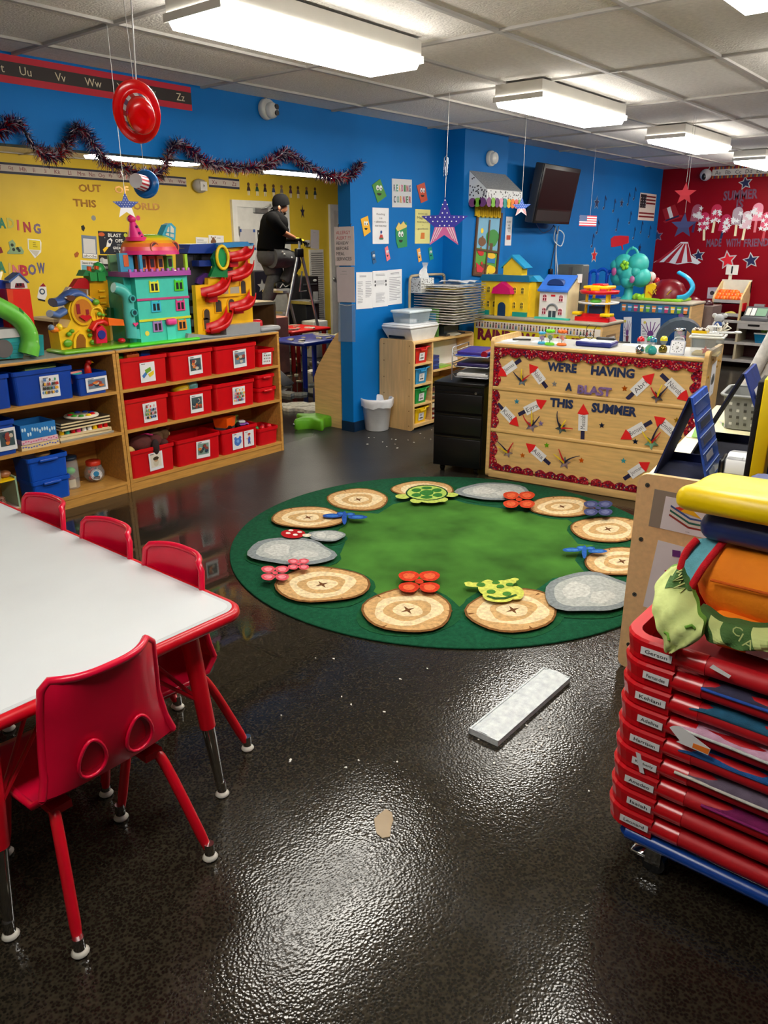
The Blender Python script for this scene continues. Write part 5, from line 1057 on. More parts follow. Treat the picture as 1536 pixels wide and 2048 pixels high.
part('roll', puff((1.72,-.5,ZT+.045),(2.15,.495,ZT+.235),ORG,1,amp=.009,r=.085), t, w=1)
part('lower_flap', puff((1.69,-.5,ZT+.012),(2.1,.43,ZT+.085),ORG,4,amp=.010,r=.03), t, w=1)
RP = fab((214,8,30))
b=MB();b.tube(smooth([(1.76,.497,ZT+.235),(1.735,.512,ZT+.20),(1.722,.515,ZT+.13),(1.735,.508,ZT+.06)],4),.009,RP,n=8);b.tube(smooth([(1.80,.44,ZT+.245),(1.722,.462,ZT+.19),(1.708,.485,ZT+.12),(1.728,.508,ZT+.06)],4),.009,RP,n=8)
b.tube(smooth([(1.74,.46,ZT+.07),(1.692,.42,ZT+.088),(1.684,.34,ZT+.074),(1.688,.22,ZT+.09),(1.688,.05,ZT+.095),(1.69,-.2,ZT+.09)],4),.008,RP,n=8)
part('piping', b, t, 'red piping', w=1)
part('lining',MB().grid([[(1.80,.446,ZT+.243),(1.76,.500,ZT+.235)],[(1.718,.466,ZT+.185),(1.728,.511,ZT+.19)],[(1.708,.49,ZT+.115),(1.718,.514,ZT+.12)]],fab((110,190,206))),t,'pale blue lining',w=1)
part('seam',MB().tube([(1.709,.44,ZT+.165),(1.706,.3,ZT+.168),(1.706,.1,ZT+.165),(1.708,-.2,ZT+.165)],.0035,fab((226,96,0)),n=6),t,w=1)
part('patch',MB().add([(1.6735,.335,ZT+.075),(1.6735,.26,ZT+.07),(1.6735,.26,ZT+.028),(1.6735,.335,ZT+.03),(1.677,.335,ZT+.075),(1.677,.26,ZT+.07),(1.677,.26,ZT+.028),(1.677,.335,ZT+.03)],[(0,1,2,3),(7,6,5,4),(0,4,5,1),(1,5,6,2),(2,6,7,3),(3,7,4,0)],fab((226,200,206))),t,'pale patch',w=1)
b = puff((1.75,-.5,ZT+.236),(2.18,.495,ZT+.308),mat((36,56,124),.4,mott=.08,bump=.15,bscale=30),2,amp=.007,r=.04); b.mats and None
solo('nap_mat', b, 'folded navy blue vinyl mat between the orange bag and yellow mat', 'mat')
YM = mat((250,212,0), .38, mott=.06, bump=.12, bscale=26)
tx = Mx.Translation((1.7,.05,ZT+.32))@Mx.Rotation(.10,4,'Y')@Mx.Translation((-1.7,-.05,-ZT-.32))
b=puff((1.69,-.5,ZT+.318),(1.97,.545,ZT+.378),YM,5,tx,amp=.007,r=.028);solo('nap_mat',b,'folded yellow vinyl mat on the very top of the bedding pile','mat')
# green printed pillow blanket drooping over the corner
GLt = mat((206,220,140), .85, mott=.05, bump=.2, bscale=60); GDk = fab((70,110,52)); GMd = fab((110,164,56))
t = thing('green_blanket','pale green printed blanket drooping over the corner of the top cot','blanket',(1.7,.45,ZT))
def drape(px, off, th, m, seed):       # a soft cloth patch through measured sight-line points
    return None
bk=[[(1337,1137,1.735),(1362,1128,1.735),(1376,1127,1.74)],[(1316,1160,1.70),(1345,1152,1.70),(1377,1150,1.72)],[(1307,1185,1.66),(1340,1182,1.655),(1388,1190,1.69)],[(1305,1215,1.615),(1342,1215,1.61),(1395,1215,1.655)],[(1309,1240,1.60),(1345,1243,1.59),(1402,1238,1.62)],[(1318,1265,1.592),(1352,1268,1.578),(1406,1255,1.60)],[(1326,1290,1.590),(1358,1292,1.578),(1400,1278,1.596)],[(1334,1305,1.592),(1345,1305,1.586),(1375,1293,1.594)]]
pts = [[onX(*q) for q in r] for r in bk]
fine = []
for r in pts: fine.append(smooth(r,5))
cols = list(zip(*fine)); cols = [smooth(list(c),4) for c in cols]; G = [list(r) for r in zip(*cols)]
for i, r in enumerate(G):
    for j, p in enumerate(r): p.x += .006*sin(i*.9+j*1.1)+.004*sin(j*2.3-i*.5)
b = MB(); b.grid(G, GLt); b.grid([[p+V((.02,0,0)) for p in r] for r in G][::-1], GLt)
n_ = len(G); ring = [G[i][0] for i in range(n_)]+G[-1][1:-1]+[G[i][-1] for i in reversed(range(n_))]+G[0][::-1][1:-1]
b.grid([ring+[ring[0]],[p+V((.02,0,0)) for p in ring+[ring[0]]]], GMd); o = part('cloth', b, t, w=1)
def onG(u, v): a = u*(len(G)-1); c = v*(len(G[0])-1); return G[min(int(a),len(G)-1)][min(int(c),len(G[0])-1)]
b = MB()      # dark printed band and pale letters near the top
for i in range(1,9):
    for j in range(4,10):
        if (i < 7) and j+i*.6 > 6.0: q=[G[i][j],G[i][j+1],G[i+1][j+1],G[i+1][j]];b.add([p+V((-.0025,0,.001)) for p in q],[(0,1,2,3)],GDk)
part('dark_print', b, o, 'dark green band', w=1)
for i0 in (3,5,7): part('print_mark',MB().tube([G[i0-1][8]+V((-.005,0,.001)),G[i0][6]+V((-.005,0,.001)),G[i0][8]+V((-.005,0,.001)),G[i0+1][7]+V((-.005,0,.001))],.0022,GLt,n=5),o,w=1)
for (i0,j0) in ((18,7),(20,2)):
    if i0 < len(G)-2: part('print_mark',MB().tube([G[i0+2*(k==2)][min(j0+(k>0)*1,len(G[0])-1)]+V((-.004,0,.001*k)) for k in range(3)],.0035,GMd,n=5),o,w=1)
bk=[[(1398,1216,1.66),(1440,1240,1.665),(1480,1250,1.67),(1545,1256,1.69)],[(1402,1240,1.635),(1432,1258,1.635),(1470,1268,1.64),(1545,1275,1.66)],[(1405,1262,1.625),(1440,1280,1.622),(1480,1290,1.63),(1545,1295,1.65)],[(1412,1280,1.63),(1446,1292,1.625),(1490,1301,1.63),(1545,1306,1.65)]]
pts=[smooth([onX(*q) for q in r],5) for r in bk];cols=[smooth(list(c),3) for c in zip(*pts)];G2=[list(r) for r in zip(*cols)]
for i, r in enumerate(G2):
    for j, p in enumerate(r): p.x += .005*sin(j*.9+i)
b = MB()
for i in range(len(G2)-1):
    for j in range(len(G2[0])-1):
        m = GLt if ((j//3) % 3 == 1 or j > 12) else GDk
        b.add([G2[i][j],G2[i][j+1],G2[i+1][j+1],G2[i+1][j]],[(0,1,2,3)],m,True)
ring = G2[0]+[r[-1] for r in G2[1:]]+G2[-1][::-1][1:]+[r[0] for r in G2[::-1]][1:-1]
b.grid([ring+[ring[0]],[p+V((.03,0,-.0)) for p in ring+[ring[0]]]], GDk); part('cloth', b, t, 'dark green printed tail', w=1)
b = MB()
for k, (px, py) in enumerate(((1474,1262),(1482,1275),(1497,1288))):
    f = frame(onX(px,py,1.618),(0,-1,-.3),(0,.3,1)); b.text('CIA'[k],(0,0),.022,GLt,xf=f)
part('print_letter', b, t, 'pale letters', w=1)
# ================================================================== helpers for things seen square-on against a wall or shelf
class Pl:
    """an upright plane: x to the right, y up, z towards the room"""
    def __init__(s,ax,d): s.ax=ax;s.d=d;s.F=frame((0,d,0),(1,0,0),(0,0,1)) if ax == 'Y' else frame((d,0,0),(0,-1,0),(0,0,1))
    def p(s, x, y): q = onY(x,y,s.d) if s.ax == 'Y' else onX(x,y,s.d); return (q.x,q.z) if s.ax == 'Y' else (-q.y,q.z)
    def P(s, pts): return [s.p(*q) for q in pts]
    def w(s, x, y, z=0): return s.F@V((x,y,z))
    def mb(s): return MB(s.F)
def wsheet(name, lab, cat, pl, bl, br, tl, paper='paper', th=.002, group=None, off=.0008, parent=None, outline=None):
    a,b_,c=pl.p(*bl),pl.p(*br),pl.p(*tl);return Sheet(name,lab,cat,pl.w(*a,off),pl.w(*b_,off),pl.w(*c,off),th,paper,group,outline,parent)
WY = Pl('Y',WL); WP = Pl('Y',4.078); WR = Pl('X',XR); WB_ = Pl('Y',YB); WJ = Pl('X',OX)
def sticker(name, lab, cat, pl, px, c, group=None, th=.003, extra=None, off=.0008):
    b = pl.mb(); P = pl.P(px); b.prism(P, off, off+th, pap(c) if not hasattr(c,'node_tree') else c)
    if extra: extra(b, P, off+th)
    return solo(name, b, lab, cat, group)
def eyes(c1='white'):
    def f(b, P, z):
        cx=sum(p[0] for p in P)/len(P);cy=sum(p[1] for p in P)/len(P);w=(max(p[0] for p in P)-min(p[0] for p in P));h=max(p[1] for p in P)-min(p[1] for p in P)
        for s in (-1,1): b.prism(circ((cx+s*w*.11,cy+h*.12),w*.10,12,h*.11),z,z+.0008,pap('white'));b.prism(circ((cx+s*w*.11+w*.02,cy+h*.09),w*.04,10,h*.045),z+.0008,z+.0014,pap('black'))
        b.prism([(cx+w*.16*cos(a),cy-h*.1+h*.1*sin(a)) for a in [pi+pi*k/8 for k in range(9)]],z,z+.0008,pap('black'))
    return f
# ---- reading corner on the blue wall
def c1(x, y): return (600+x/4.267, 220+y/4.267)
g_ = 'book stickers in the reading corner'
for pts,c,l in (([(612,640),(680,588),(735,735),(660,792)],(70,140,50),'green book sticker with a face, upper left of the poster'),([(992,645),(1060,618),(1085,770),(1030,795)],(200,80,50),'rust red book sticker with a face, right of poster'),
    ([(515,930),(575,903),(600,1040),(545,1080)],(244,180,30),'golden yellow book sticker at the left edge'),([(812,1010),(905,955),(912,1165),(835,1180),(818,1120)],(34,140,80),'large green book sticker with a yellow bookmark, centre'),
    ([(604,1215),(632,1198),(650,1300),(622,1316)],(30,90,140),'small blue book sticker, lower left'),([(720,1178),(745,1160),(768,1270),(738,1292)],(236,120,130),'small pink book sticker below the white quote'),
    ([(994,1190),(1020,1178),(1036,1285),(1010,1300)],(240,170,80),'small orange book sticker behind the tissue'),([(1093,1180),(1118,1165),(1138,1270),(1105,1284)],(30,150,120),'small teal book sticker, lower right')):
    sticker('book_sticker', l, 'sticker', WY, [c1(*q) for q in pts], c, g_, .004, eyes())
sticker('bookmark_sticker','yellow bookmark and page top of the large green book sticker','sticker',WY,[c1(*q) for q in ((815,1010),(840,960),(855,980),(880,950),(892,975),(908,985),(905,1000),(830,1035))],(226,200,110),None,.0055)
s=wsheet('poster','white reading corner poster with colourful capital letters','poster',WY,c1(785,830),c1(953,832),c1(782,585),(206,208,210))
for wd, v in (('READING',.68),('CORNER',.28)):
    for k,ch_ in enumerate(wd): s.text(ch_,.12+.76*k/(len(wd)-1),v,.24,[(40,50,90),(40,140,110),(230,160,30),(200,50,110),(60,120,70),(190,40,60),(60,60,120)][k],wid=.085,bold=.02)
s.done()
s=wsheet('quote_poster','white quote poster with a small reading child, reading corner','poster',WY,c1(618,1143),c1(755,1142),c1(622,832))
s.text('Reading',.5,.82,.07,(50,50,60),wid=.5).text('is an',.5,.72,.05,(70,70,80)).text('- adventure -',.5,.62,.06,(50,50,60),wid=.8).text('FOR YOUR MIND',.5,.5,.045,(70,70,80),wid=.7).disc(.52,.33,.045,(40,80,140)).poly([(.38,.14),(.66,.14),(.58,.26),(.46,.26)],(190,60,50)).poly([(.4,.12),(.64,.12),(.6,.17),(.44,.17)],(60,120,90)).done()
s=wsheet('quote_poster','pale yellow quote poster with an orange book, reading corner','poster',WY,c1(978,1140),c1(1105,1140),c1(985,845),(226,220,140))
s.text('BOOKS ARE',.5,.87,.045,(70,70,60),wid=.6).text('Magical',.45,.75,.09,(50,50,50),wid=.65).text('PORTALS IN',.5,.63,.04,(70,70,60),wid=.75).text('A',.5,.54,.04,(70,70,60)).text('- good book -',.5,.43,.07,(50,50,50),wid=.85).poly([(.35,.14),(.62,.14),(.62,.32),(.4,.32)],(214,120,40)).done()
for i,(x0,x1,yt,yb,l) in enumerate(((478,618,(1385,1378),(250,240),'left one of three white notice sheets on blue wall'),(619,748,(1375,1370),(235,222),'middle one of three white notice sheets with small icons'),(749,868,(1366,1358),(215,200),'right one of three white notice sheets on blue wall'))):
    bl = (600+x0/4.267,560+yb[0]/4.267); br = (600+x1/4.267,560+yb[1]/4.267); tl = (600+x0/4.267,220+yt[0]/4.267)
    s=wsheet('notice_sheet',l,'notice',WY,bl,br,tl,group='white notice sheets on the blue wall');s.lines(.2,.8,.86,.92,2,(90,90,96),i)
    if i == 1: s.lines(.2,.8,.60,.74,5,seed=2);s.lines(.2,.8,.12,.40,9,seed=3);[s.rect(u,v,u+.07,v+.06,(50,50,56)) for u,v in ((.12,.68),(.82,.68),(.12,.58),(.82,.58))]
    elif i == 0: s.lines(.08,.4,.15,.76,14,seed=4); s.lines(.55,.92,.3,.76,10,seed=5)
    else: s.lines(.1,.9,.12,.8,14,seed=6)
    s.done()
OXf = Pl('X',OX-.006)
s=wsheet('allergy_sign','laminated allergy alert sign hanging on two hooks at wall end','sign',OXf,(671,531),(710,531),(671,454),(224,212,216));s.th
for k,(w,c,ww) in enumerate((('ALLERGY',(190,50,70),.72),('ALERT !!!',(190,50,70),.72),('REVIEW',(50,46,56),.62),('BEFORE',(50,46,56),.62),('MEAL',(50,46,56),.42),('SERVICES',(50,46,56),.76))): s.text(w,.1+ww/2,.85-.135*k,.085,c,wid=ww)
s.done()
hk = onX(677,452,OX-.008); hk2 = onX(702,451,OX-.008)
for h,l in ((hk,'left'),(hk2,'right')): solo('wall_hook',MB().tube([h+V((.006,0,.012)),h+V((-.004,0,.008)),h+V((-.006,0,-.004)),h+V((0,0,-.008))],.003,plas('black'),n=6),'small dark hook holding the %s top corner of the allergy sign'%l,'hook')
s=wsheet('notice_sheet','pale sheet under the allergy sign at the end of the blue wall','notice',OXf,(676,604),(711,605),(674,534),(206,196,206));s.lines(.3,.7,.86,.9,1).lines(.2,.8,.78,.81,1).text('',.5,.5,.1,'black').done()
p_=[OXf.p(*q) for q in ((677,683),(711,684),(711,608),(677,607))];b=OXf.mb();b.prism(p_,.0006,.0016,mat((150,176,210),.08,alpha=.35,mott=.05));b.tube([(p_[3][0]+.01,p_[3][1]-.005,.002),((p_[2][0]+p_[3][0])/2,p_[2][1]-.018,.004),(p_[2][0]-.01,p_[2][1]-.006,.002)],.0025,mat('white',.1,alpha=.6),n=6);solo('plastic_sleeve',b,'empty clear plastic sleeve taped low on the blue wall end','sleeve')
# ---- pillar: alarm, awning, picture window
p = onY(979,317,4.078); t = thing('fire_alarm','round white alarm unit high on the blue pillar','alarm',tuple(p))
AF=frame(p,(1,0,0),(0,0,1));part('base_ring',MB(AF).lathe([(.062,0),(.066,.004),(.064,.03),(.055,.036),(0,.036)],plas((224,224,216)),n=28),t,w=1);part('cover',MB(AF).lathe([(.05,.036),(.05,.06),(.044,.068),(0,.07)],plas((232,232,226)),n=28),t,w=1);part('slot',MB(AF).box((-.004,-.015,.0702),(.004,.02,.0706),plas('lgrey')),t,w=1)
ax0 = onY(939,342,4.078); axr = 6.745
fl_ = onX(974,378,ax0.x); fb_ = onX(972,404,ax0.x); yF = fl_.y; zt = ax0.z; zf = fl_.z; zb = fb_.z
t = thing('awning','polka dot paper awning with a coloured scalloped hem over the picture window','awning',(6.4,4.078,zb))
WHS = pap((226,228,228)); GRS = mat((150,152,152),.5,mott=.3,scale=160,metal=.2)
b=MB();b.prism([(4.0775,zb),(yF,zb),(yF,zf),(4.0775,zt)],ax0.x,ax0.x+.006,WHS,xf=YZ);b2=MB();b2.prism([(4.0775,zb),(yF,zb),(yF,zf),(4.0775,zt)],axr-.006,axr,WHS,xf=YZ)
def dots(b, f, n, seed, sz=.006):
    g = random.Random(seed)
    for k in range(n): b.add(*f(g.random(),g.random(),sz),pap((50,50,54)))
side = part('side_panel', b, t, w=1); part('side_panel', b2, t, w=1)
b = MB();
def fs(u,v,s): y=4.07+(yF-4.07)*u;z=zb+.01+(zf-zb-.02+(zt-zf)*(1-u))*v;return [(ax0.x-.0006,y+s,z-s),(ax0.x-.0006,y-s,z-s),(ax0.x-.0006,y-s,z+s),(ax0.x-.0006,y+s,z+s)],[(0,1,2,3)]
dots(b,fs,36,1); part('dots', b, side, w=1)
fp = part('front_panel', MB().box((ax0.x,yF-.004,zb),(axr,yF,zf),WHS), t, 'white front with black specks', w=1)
b = MB()
def ff(u,v,s): x=ax0.x+.01+(axr-ax0.x-.02)*u;z=zb+.008+(zf-zb-.016)*v;return [(x-s,yF-.0046,z-s),(x+s,yF-.0046,z-s),(x+s,yF-.0046,z+s),(x-s,yF-.0046,z+s)],[(0,1,2,3)]
dots(b,ff,80,2,.005); part('dots', b, fp, w=1)
part('roof_panel',MB().add([(ax0.x,yF,zf),(axr,yF,zf),(axr,4.0775,zt),(ax0.x,4.0775,zt),(ax0.x,yF,zf+.005),(axr,yF,zf+.005),(axr,4.0775,zt+.005),(ax0.x,4.0775,zt+.005)],[(0,1,2,3),(7,6,5,4),(0,4,5,1),(1,5,6,2),(2,6,7,3),(3,7,4,0)],GRS),t,'sparkly grey slope',w=1)
cs=[(130,70,120),(120,180,50),(110,60,120),(230,160,190),(40,150,140),(240,190,40),(240,130,40),(236,110,110),(140,190,60),(150,90,160),(230,120,40)]
for k in range(9): x=ax0.x+.035+k*(axr-ax0.x-.07)/8;part('scallop',MB(frame((x,yF-.003,zb),(1,0,0),(0,0,1))).prism(circ((0,0),.04,18),0,.003,pap(cs[k])),t,w=1)
for k in range(3): y=yF+.04+k*(4.075-yF-.08)/2;part('scallop',MB(frame((ax0.x-.001,y,zb),(0,-1,0),(0,0,1))).prism(circ((0,0),.038,18),0,.003,pap([(110,60,120),(120,180,50),(130,70,120)][k])),t,w=1)
s=wsheet('picture_window','paper window picture with a tree, bears and picnic food in a brown frame','poster',WP,(943,551),(992,556),(948,414),(96,62,36),.004)
s.rect(.07,.03,.93,.97,(120,176,206)).rect(.07,.03,.93,.42,(90,160,60)).poly([(.07,.03),(.93,.03),(.93,.16),(.4,.2),(.07,.12)],(110,70,40)).disc(.25,.68,.04,(246,210,40)).blob(.68,.60,.26,.13,(60,140,60),2).rect(.6,.38,.72,.52,(100,70,40)).blob(.28,.52,.14,.07,(120,80,50),4).disc(.28,.58,.03,(120,80,50)).blob(.26,.36,.13,.05,(200,40,40),5).disc(.25,.42,.025,(150,100,60)).rect(.5,.22,.86,.3,(40,120,180)).blob(.68,.33,.2,.04,(236,190,50),6)
s.poly([(.1,.2),(.42,.12),(.36,.06),(.16,.06)],(210,40,60)).blob(.72,.12,.17,.07,(240,200,30),7).blob(.55,.08,.07,.05,(240,210,60),8).disc(.32,.2,.025,(210,30,40)).rect(.48,.03,.53,.86,(96,62,36)).rect(.04,.38,.96,.41,(96,62,36)).rect(.0,0,.06,1,(80,50,30)).rect(.94,0,1,1,(80,50,30)).rect(0,0,1,.025,(80,50,30));s.done()
b = WP.mb(); P0 = WP.p(948,414); P1 = WP.p(998,417); w = P1[0]-P0[0]
for k in range(12): b.cyl((P0[0]+w*(k+.5)/12,P0[1]+.03,.016),(P0[0]+w*(k+.5)/12,P0[1]-.075-.01*(k%2),.016),w/26,fab((240,196,30)),n=8)
solo('valance_curtain', b, 'short yellow gathered curtain over the picture window', 'curtain')
s=wsheet('strip_poster','narrow white strip poster right of the pillar below the awning','poster',WY,(1009,491),(1021.5,491),(1012,433));s.text('SORRY',.5,.82,.07,'dgrey',wid=.7).text('WE',.5,.7,.06,'dgrey').text('ARE',.5,.6,.06,'dgrey',wid=.5).text('IN',.5,.5,.05,'dgrey').rect(.2,.2,.8,.36,(190,80,60)).done()
# ---- television and its cables
TL, TR, BL = onY(1083,329,3.97), onY(1154,341,4.0), onY(1067,444,4.06); BR = TR+(BL-TL)
TF = frame(BL, TR-TL, TL-BL); tw = (TR-TL).length; thh = (TL-BL).length
t = thing('television','flat black wall television tilted forward on a wall bracket','television',tuple((BL+TR)/2))
part('cabinet',MB(TF).rbox((-.012,-.012,-.10),(tw+.012,thh+.012,-.004),mat((60,62,66),.3,mott=.04),.012),t,'grey side casing',w=1);part('bezel',MB(TF).rbox((-.01,-.01,-.006),(tw+.01,thh+.01,.004),plas('black'),.004),t,w=1)
part('screen',MB(TF).box((.02,thh*.25,.0041),(tw-.02,thh-.03,.0048),mat((22,15,17),.3,mott=.05,spec=.15)),t,'dark glass screen',w=1);part('speaker_strip',MB(TF).box((.02,.015,.0041),(tw-.02,thh*.22,.0052),mat((22,20,22),.5)),t,w=1)
c_ = TF@V((tw*.5,thh*.5,-.1)); part('wall_bracket', MB().box((c_.x-.12,c_.y,c_.z-.1),(c_.x+.12,WL,c_.z+.1),plas('dgrey')), t, w=1)
def cable(name,lab,pts,r,c,cat='cable'): b=MB();b.tube(smooth([onY(x,y,Y) for x,y,Y in pts],6),r,plas(c),n=6);return solo(name,b,lab,cat)
cable('power_cable','white cable looping down below the television',[(1112,452,4.2),(1108,480,4.26),(1122,492,4.25),(1128,470,4.25),(1116,462,4.25),(1112,500,4.27),(1115,540,4.27),(1118,580,4.27)],.006,'white')
cable('power_cable','second white cable hanging straight beside the looped one',[(1118,452,4.2),(1113,490,4.265),(1111,520,4.275),(1112,570,4.275)],.005,'lgrey')
cable('power_cable','black cable running down left of the white cables to the plug',[(1108,452,4.2),(1114,470,4.26),(1106,510,4.275),(1101,540,4.275),(1096,575,4.275)],.005,'black')
cable('video_cable','dark cable drooping under the television from left',[(1072,447,4.15),(1085,465,4.25),(1100,460,4.25),(1108,450,4.2)],.004,'navy')
p=onY(1104,545,4.25);solo('power_adapter',MB().rbox((p.x-.03,p.y,p.z-.04),(p.x+.03,WL-.001,p.z+.04),plas('black'),.01),'black power adapter on the wall under the television','adapter')
# ---- stickers on the blue wall right of the television
def note(x, y, l, s=.05, dbl=False):
    cx, cy = WY.p(x,y); b = WY.mb(); m = pap((20,40,90)); w = pap((120,160,200))
    b.prism(circ((cx-.02,cy-.06),.026,12,.02),.0008,.003,w).prism(circ((cx-.02,cy-.06),.020,12,.015),.003,.004,m).box((cx-.002,cy-.06,.0008),(cx+.008,cy+.07,.004),m).prism([(cx+.002,cy+.07),(cx+.04,cy+.03),(cx+.044,cy+.05),(cx+.008,cy+.085)],.0008,.004,m);solo('music_note_sticker',b,l,'sticker','music notes on the blue wall')
for x,y,l in ((1209,406,'music note sticker left of the row of four high notes'),(1228,412,'music note sticker lowest in the high row'),(1257,399,'music note sticker near the striped flag sheet'),(1269,388,'highest music note sticker on the blue wall'),(1260,436,'music note sticker below the flag sheet left'),(1234,450,'music note sticker above the red piano'),(1283,455,'music note sticker right of the red piano'),(1268,467,'music note sticker close to the piano lid'),(1299,464,'music note sticker nearest the red wall'),(1195,455,'music note sticker behind the hanging flag'),(1185,482,'music note sticker lowest at left of the piano')): note(x,y,l)
def wstar(x, y, r, c, l, pl=WY, rim=None, a0=pi/2, name='star_sticker', grp='star stickers on the walls', rx=1):
    cx, cy = pl.p(x,y); b = pl.mb()
    if rim: b.prism(star(5,r*1.28,r*.62,a0,(cx,cy)),.0008,.003,pap(rim))
    b.prism(star(5,r,r*.45,a0,(cx,cy)),.003,.0045,pap(c)); solo(name,b,l,'sticker',grp)
wstar(1193,406,.065,'navy','navy star sticker left of the music notes',rim=(110,150,190));wstar(1243,406,.05,'navy','navy star sticker among the high music notes',rim=(110,150,190));wstar(1188,511,.075,(206,20,36),'red star sticker low on the blue wall',rim='lgrey');wstar(1279,496,.055,'navy','navy star sticker right of the red piano')
sticker('piano_sticker','red grand piano sticker on the blue wall','sticker',WY,[(1221,478),(1228,472),(1240,471),(1257,472),(1257,486),(1245,490),(1246,500),(1244,500),(1242,491),(1228,494),(1222,494)],(196,20,40))
s=wsheet('flag_poster','white poster with black and dark red flag stripes near the room corner','poster',WY,(1275,440),(1307,442),(1279,385),(226,214,204))
for k in range(7): s.rect(.4 if k < 4 else .03,.92-.125*k-.06,.97,.92-.125*k,(120,16,24)) if k != 4 and k != 3 else None
s.rect(.03,.46,.38,.95,(16,18,30)); [s.star(.08+.12*i,.52+.1*j,.03,'white') for i in range(3) for j in range(4)]; s.done()
sticker('top_hat_sticker','red and white striped top hat sticker on the red wall','sticker',WR,[(1325,419),(1350,409),(1358,430),(1365,430),(1364,434),(1330,446),(1326,443),(1331,440)],(170,16,34),None,.004,lambda b,P,z: (b.prism(WR.P([(1334,416),(1341,413),(1347,434),(1340,437)]),z,z+.001,pap('paper')),b.prism(WR.P([(1331,440),(1358,430),(1359,433),(1332,443)]),z,z+.001,pap('navy'))))
sticker('flag_drape_sticker','fan-shaped red and white striped drape sticker on the red wall','sticker',WR,[(1362,484),(1376,484),(1382,510),(1402,525),(1395,529),(1380,525),(1355,529),(1330,524),(1307,525),(1330,512)],'paper',None,.004,lambda b,P,z: [b.prism(WR.P(q),z,z+.001,pap((176,14,34))) for q in ([(1362,486),(1364,487),(1318,525),(1309,525)],[(1365,487),(1368,487),(1338,525),(1328,524)],[(1369,487),(1372,487),(1363,526),(1351,527)],[(1373,487),(1376,487),(1384,524),(1375,524)])])
for x,y,r,c,l,rm in ((1491,366,.07,'navy','navy star sticker under the alphabet strip','lgrey'),(1315,472,.065,(30,60,110),'blue star sticker left of the striped drape',(150,110,130)),(1397,511,.07,'navy','navy star sticker beside the striped drape tip','lgrey'),(1455,520,.10,(226,16,36),'bright red star sticker above the market stand','lgrey'),(1502,521,.085,'navy','navy star sticker right of the bright red star','lgrey')): wstar(x,y,r,c,l,WR,rm,pi/2+.2)
for i,(x,y,l) in enumerate(((1393,427,'first popsicle cutout, leftmost of the row on red wall'),(1409,443,'second popsicle cutout, pink with a white starry base'),(1432,427,'third popsicle cutout, pink top and straight stick'),(1450,447,'fourth popsicle cutout, hanging low with a navy stick'),(1475,433,'fifth popsicle cutout, pale grey top'),(1493,441,'sixth popsicle cutout, pale with a cream stick'),(1515,425,'seventh popsicle cutout, hanging highest at right'),(1533,443,'eighth popsicle cutout, cut by the right frame edge'))):
    cx, cy = WR.p(x,y); F = WR.F@Mx.Translation((cx,cy,0))@Mx.Rotation((-.08,.1,-.05,-.14,.02,-.06,.0,-.05)[i],4,'Z')
    t=thing('popsicle_cutout',l,'paper popsicle',tuple(WR.w(cx,cy)),0,'paper popsicles on the red wall');c=[(170,90,110),(206,40,90),(206,40,80),(190,30,80),(180,160,170),(226,190,200),(240,150,170),(226,90,120)][i]
    part('stick',MB(F).box((-.015,-.24,.0008),(.015,-.08,.003),pap([(60,40,90),'cream','cream','navy','cream','cream',(220,120,130),(200,70,80)][i])),t,w=1)
    b=MB(F);b.prism([(-.065,-.1),(.065,-.1),(.065,.05)]+[(.065*cos(pi*k/8),.05+.065*sin(pi*k/8)) for k in range(1,8)]+[(-.065,.05)],.0008,.004,pap(c));part('ice',b,t,w=1)
    b = MB(F); g = random.Random(i)
    for k in range(7): b.prism(star(5,.035,.015,g.random(),(g.uniform(-.06,.06),g.uniform(-.1,.07))),.0045+.0006*k,.0049+.0006*k,pap('white'))
    part('white_star', b, t, w=1)['kind'] = 'stuff'
def wword(pl, wd, bl, br, h, c, l, grp, bold=.03, rot=None, dep=.003):
    a,c_=V(pl.p(*bl)),V(pl.p(*br));d=c_-a;b=pl.mb();b.text(wd,((a.x+c_.x)/2,(a.y+c_.y)/2),h,pap(c) if not hasattr(c,'node_tree') else c,rot=atan2(d.y,d.x),wid=d.length,bold=bold,dep=dep,z=.0008);solo('word_cutout',b,l,'lettering',grp)
GW = mat((120,84,104),.25,mott=.15,scale=20)
wword(WR,'SUMMER',(1447,392),(1516,387),.12,GW,'greyish letters on the red wall, uppermost word','letters on the red wall');wword(WR,'IS',(1473,408),(1487,407),.11,GW,'greyish two-letter word under the uppermost word','letters on the red wall')
wword(WR,'MADE',(1413,486),(1443,485),.10,GW,'greyish word under the popsicles, leftmost','letters on the red wall');wword(WR,'WITH',(1452,486),(1481,485),.10,GW,'greyish word under the popsicles, second from left','letters on the red wall');wword(WR,'FRIENDS',(1488,486),(1545,484),.10,GW,'greyish word under the popsicles, at the right edge','letters on the red wall')
s=wsheet('alphabet_strip','white alphabet strip with a crayon border high on the red wall','alphabet strip',WR,(1424,357.5),(1600,350),(1424,335),(150,40,40))
for k in range(44): s.rect(k/44,.0,(k+.6)/44,1,[(200,120,40),(40,60,110),(170,40,40),(220,180,80),(60,100,120)][k%5])
s.rect(0,.24,1,.78,(226,220,208));[s.text(a,.07+.12*k,.5,.34,(70,60,70)) for k,a in enumerate(('Aa','Bb','Cc','Dd','Ee','Ff','Gg'))];s.done()
p=onX(1413,350,XR);t=thing('wall_camera','round white wall camera left of the alphabet strip','camera',tuple(p));CF=frame(p,(0,-1,0),(0,0,1));part('dome',MB(CF).ell((0,0,.03),(.075,.075,.06),plas((224,220,220))),t,w=1);part('lens',MB(CF).ell((-.005,-.02,.07),(.03,.045,.03),plas('black')),t,'black lens',w=1);part('cable',MB(CF).tube([(.02,.07,.01),(.04,.10,.01),(.035,.14,.005)],.006,plas('lgrey'),n=6),t,w=1)
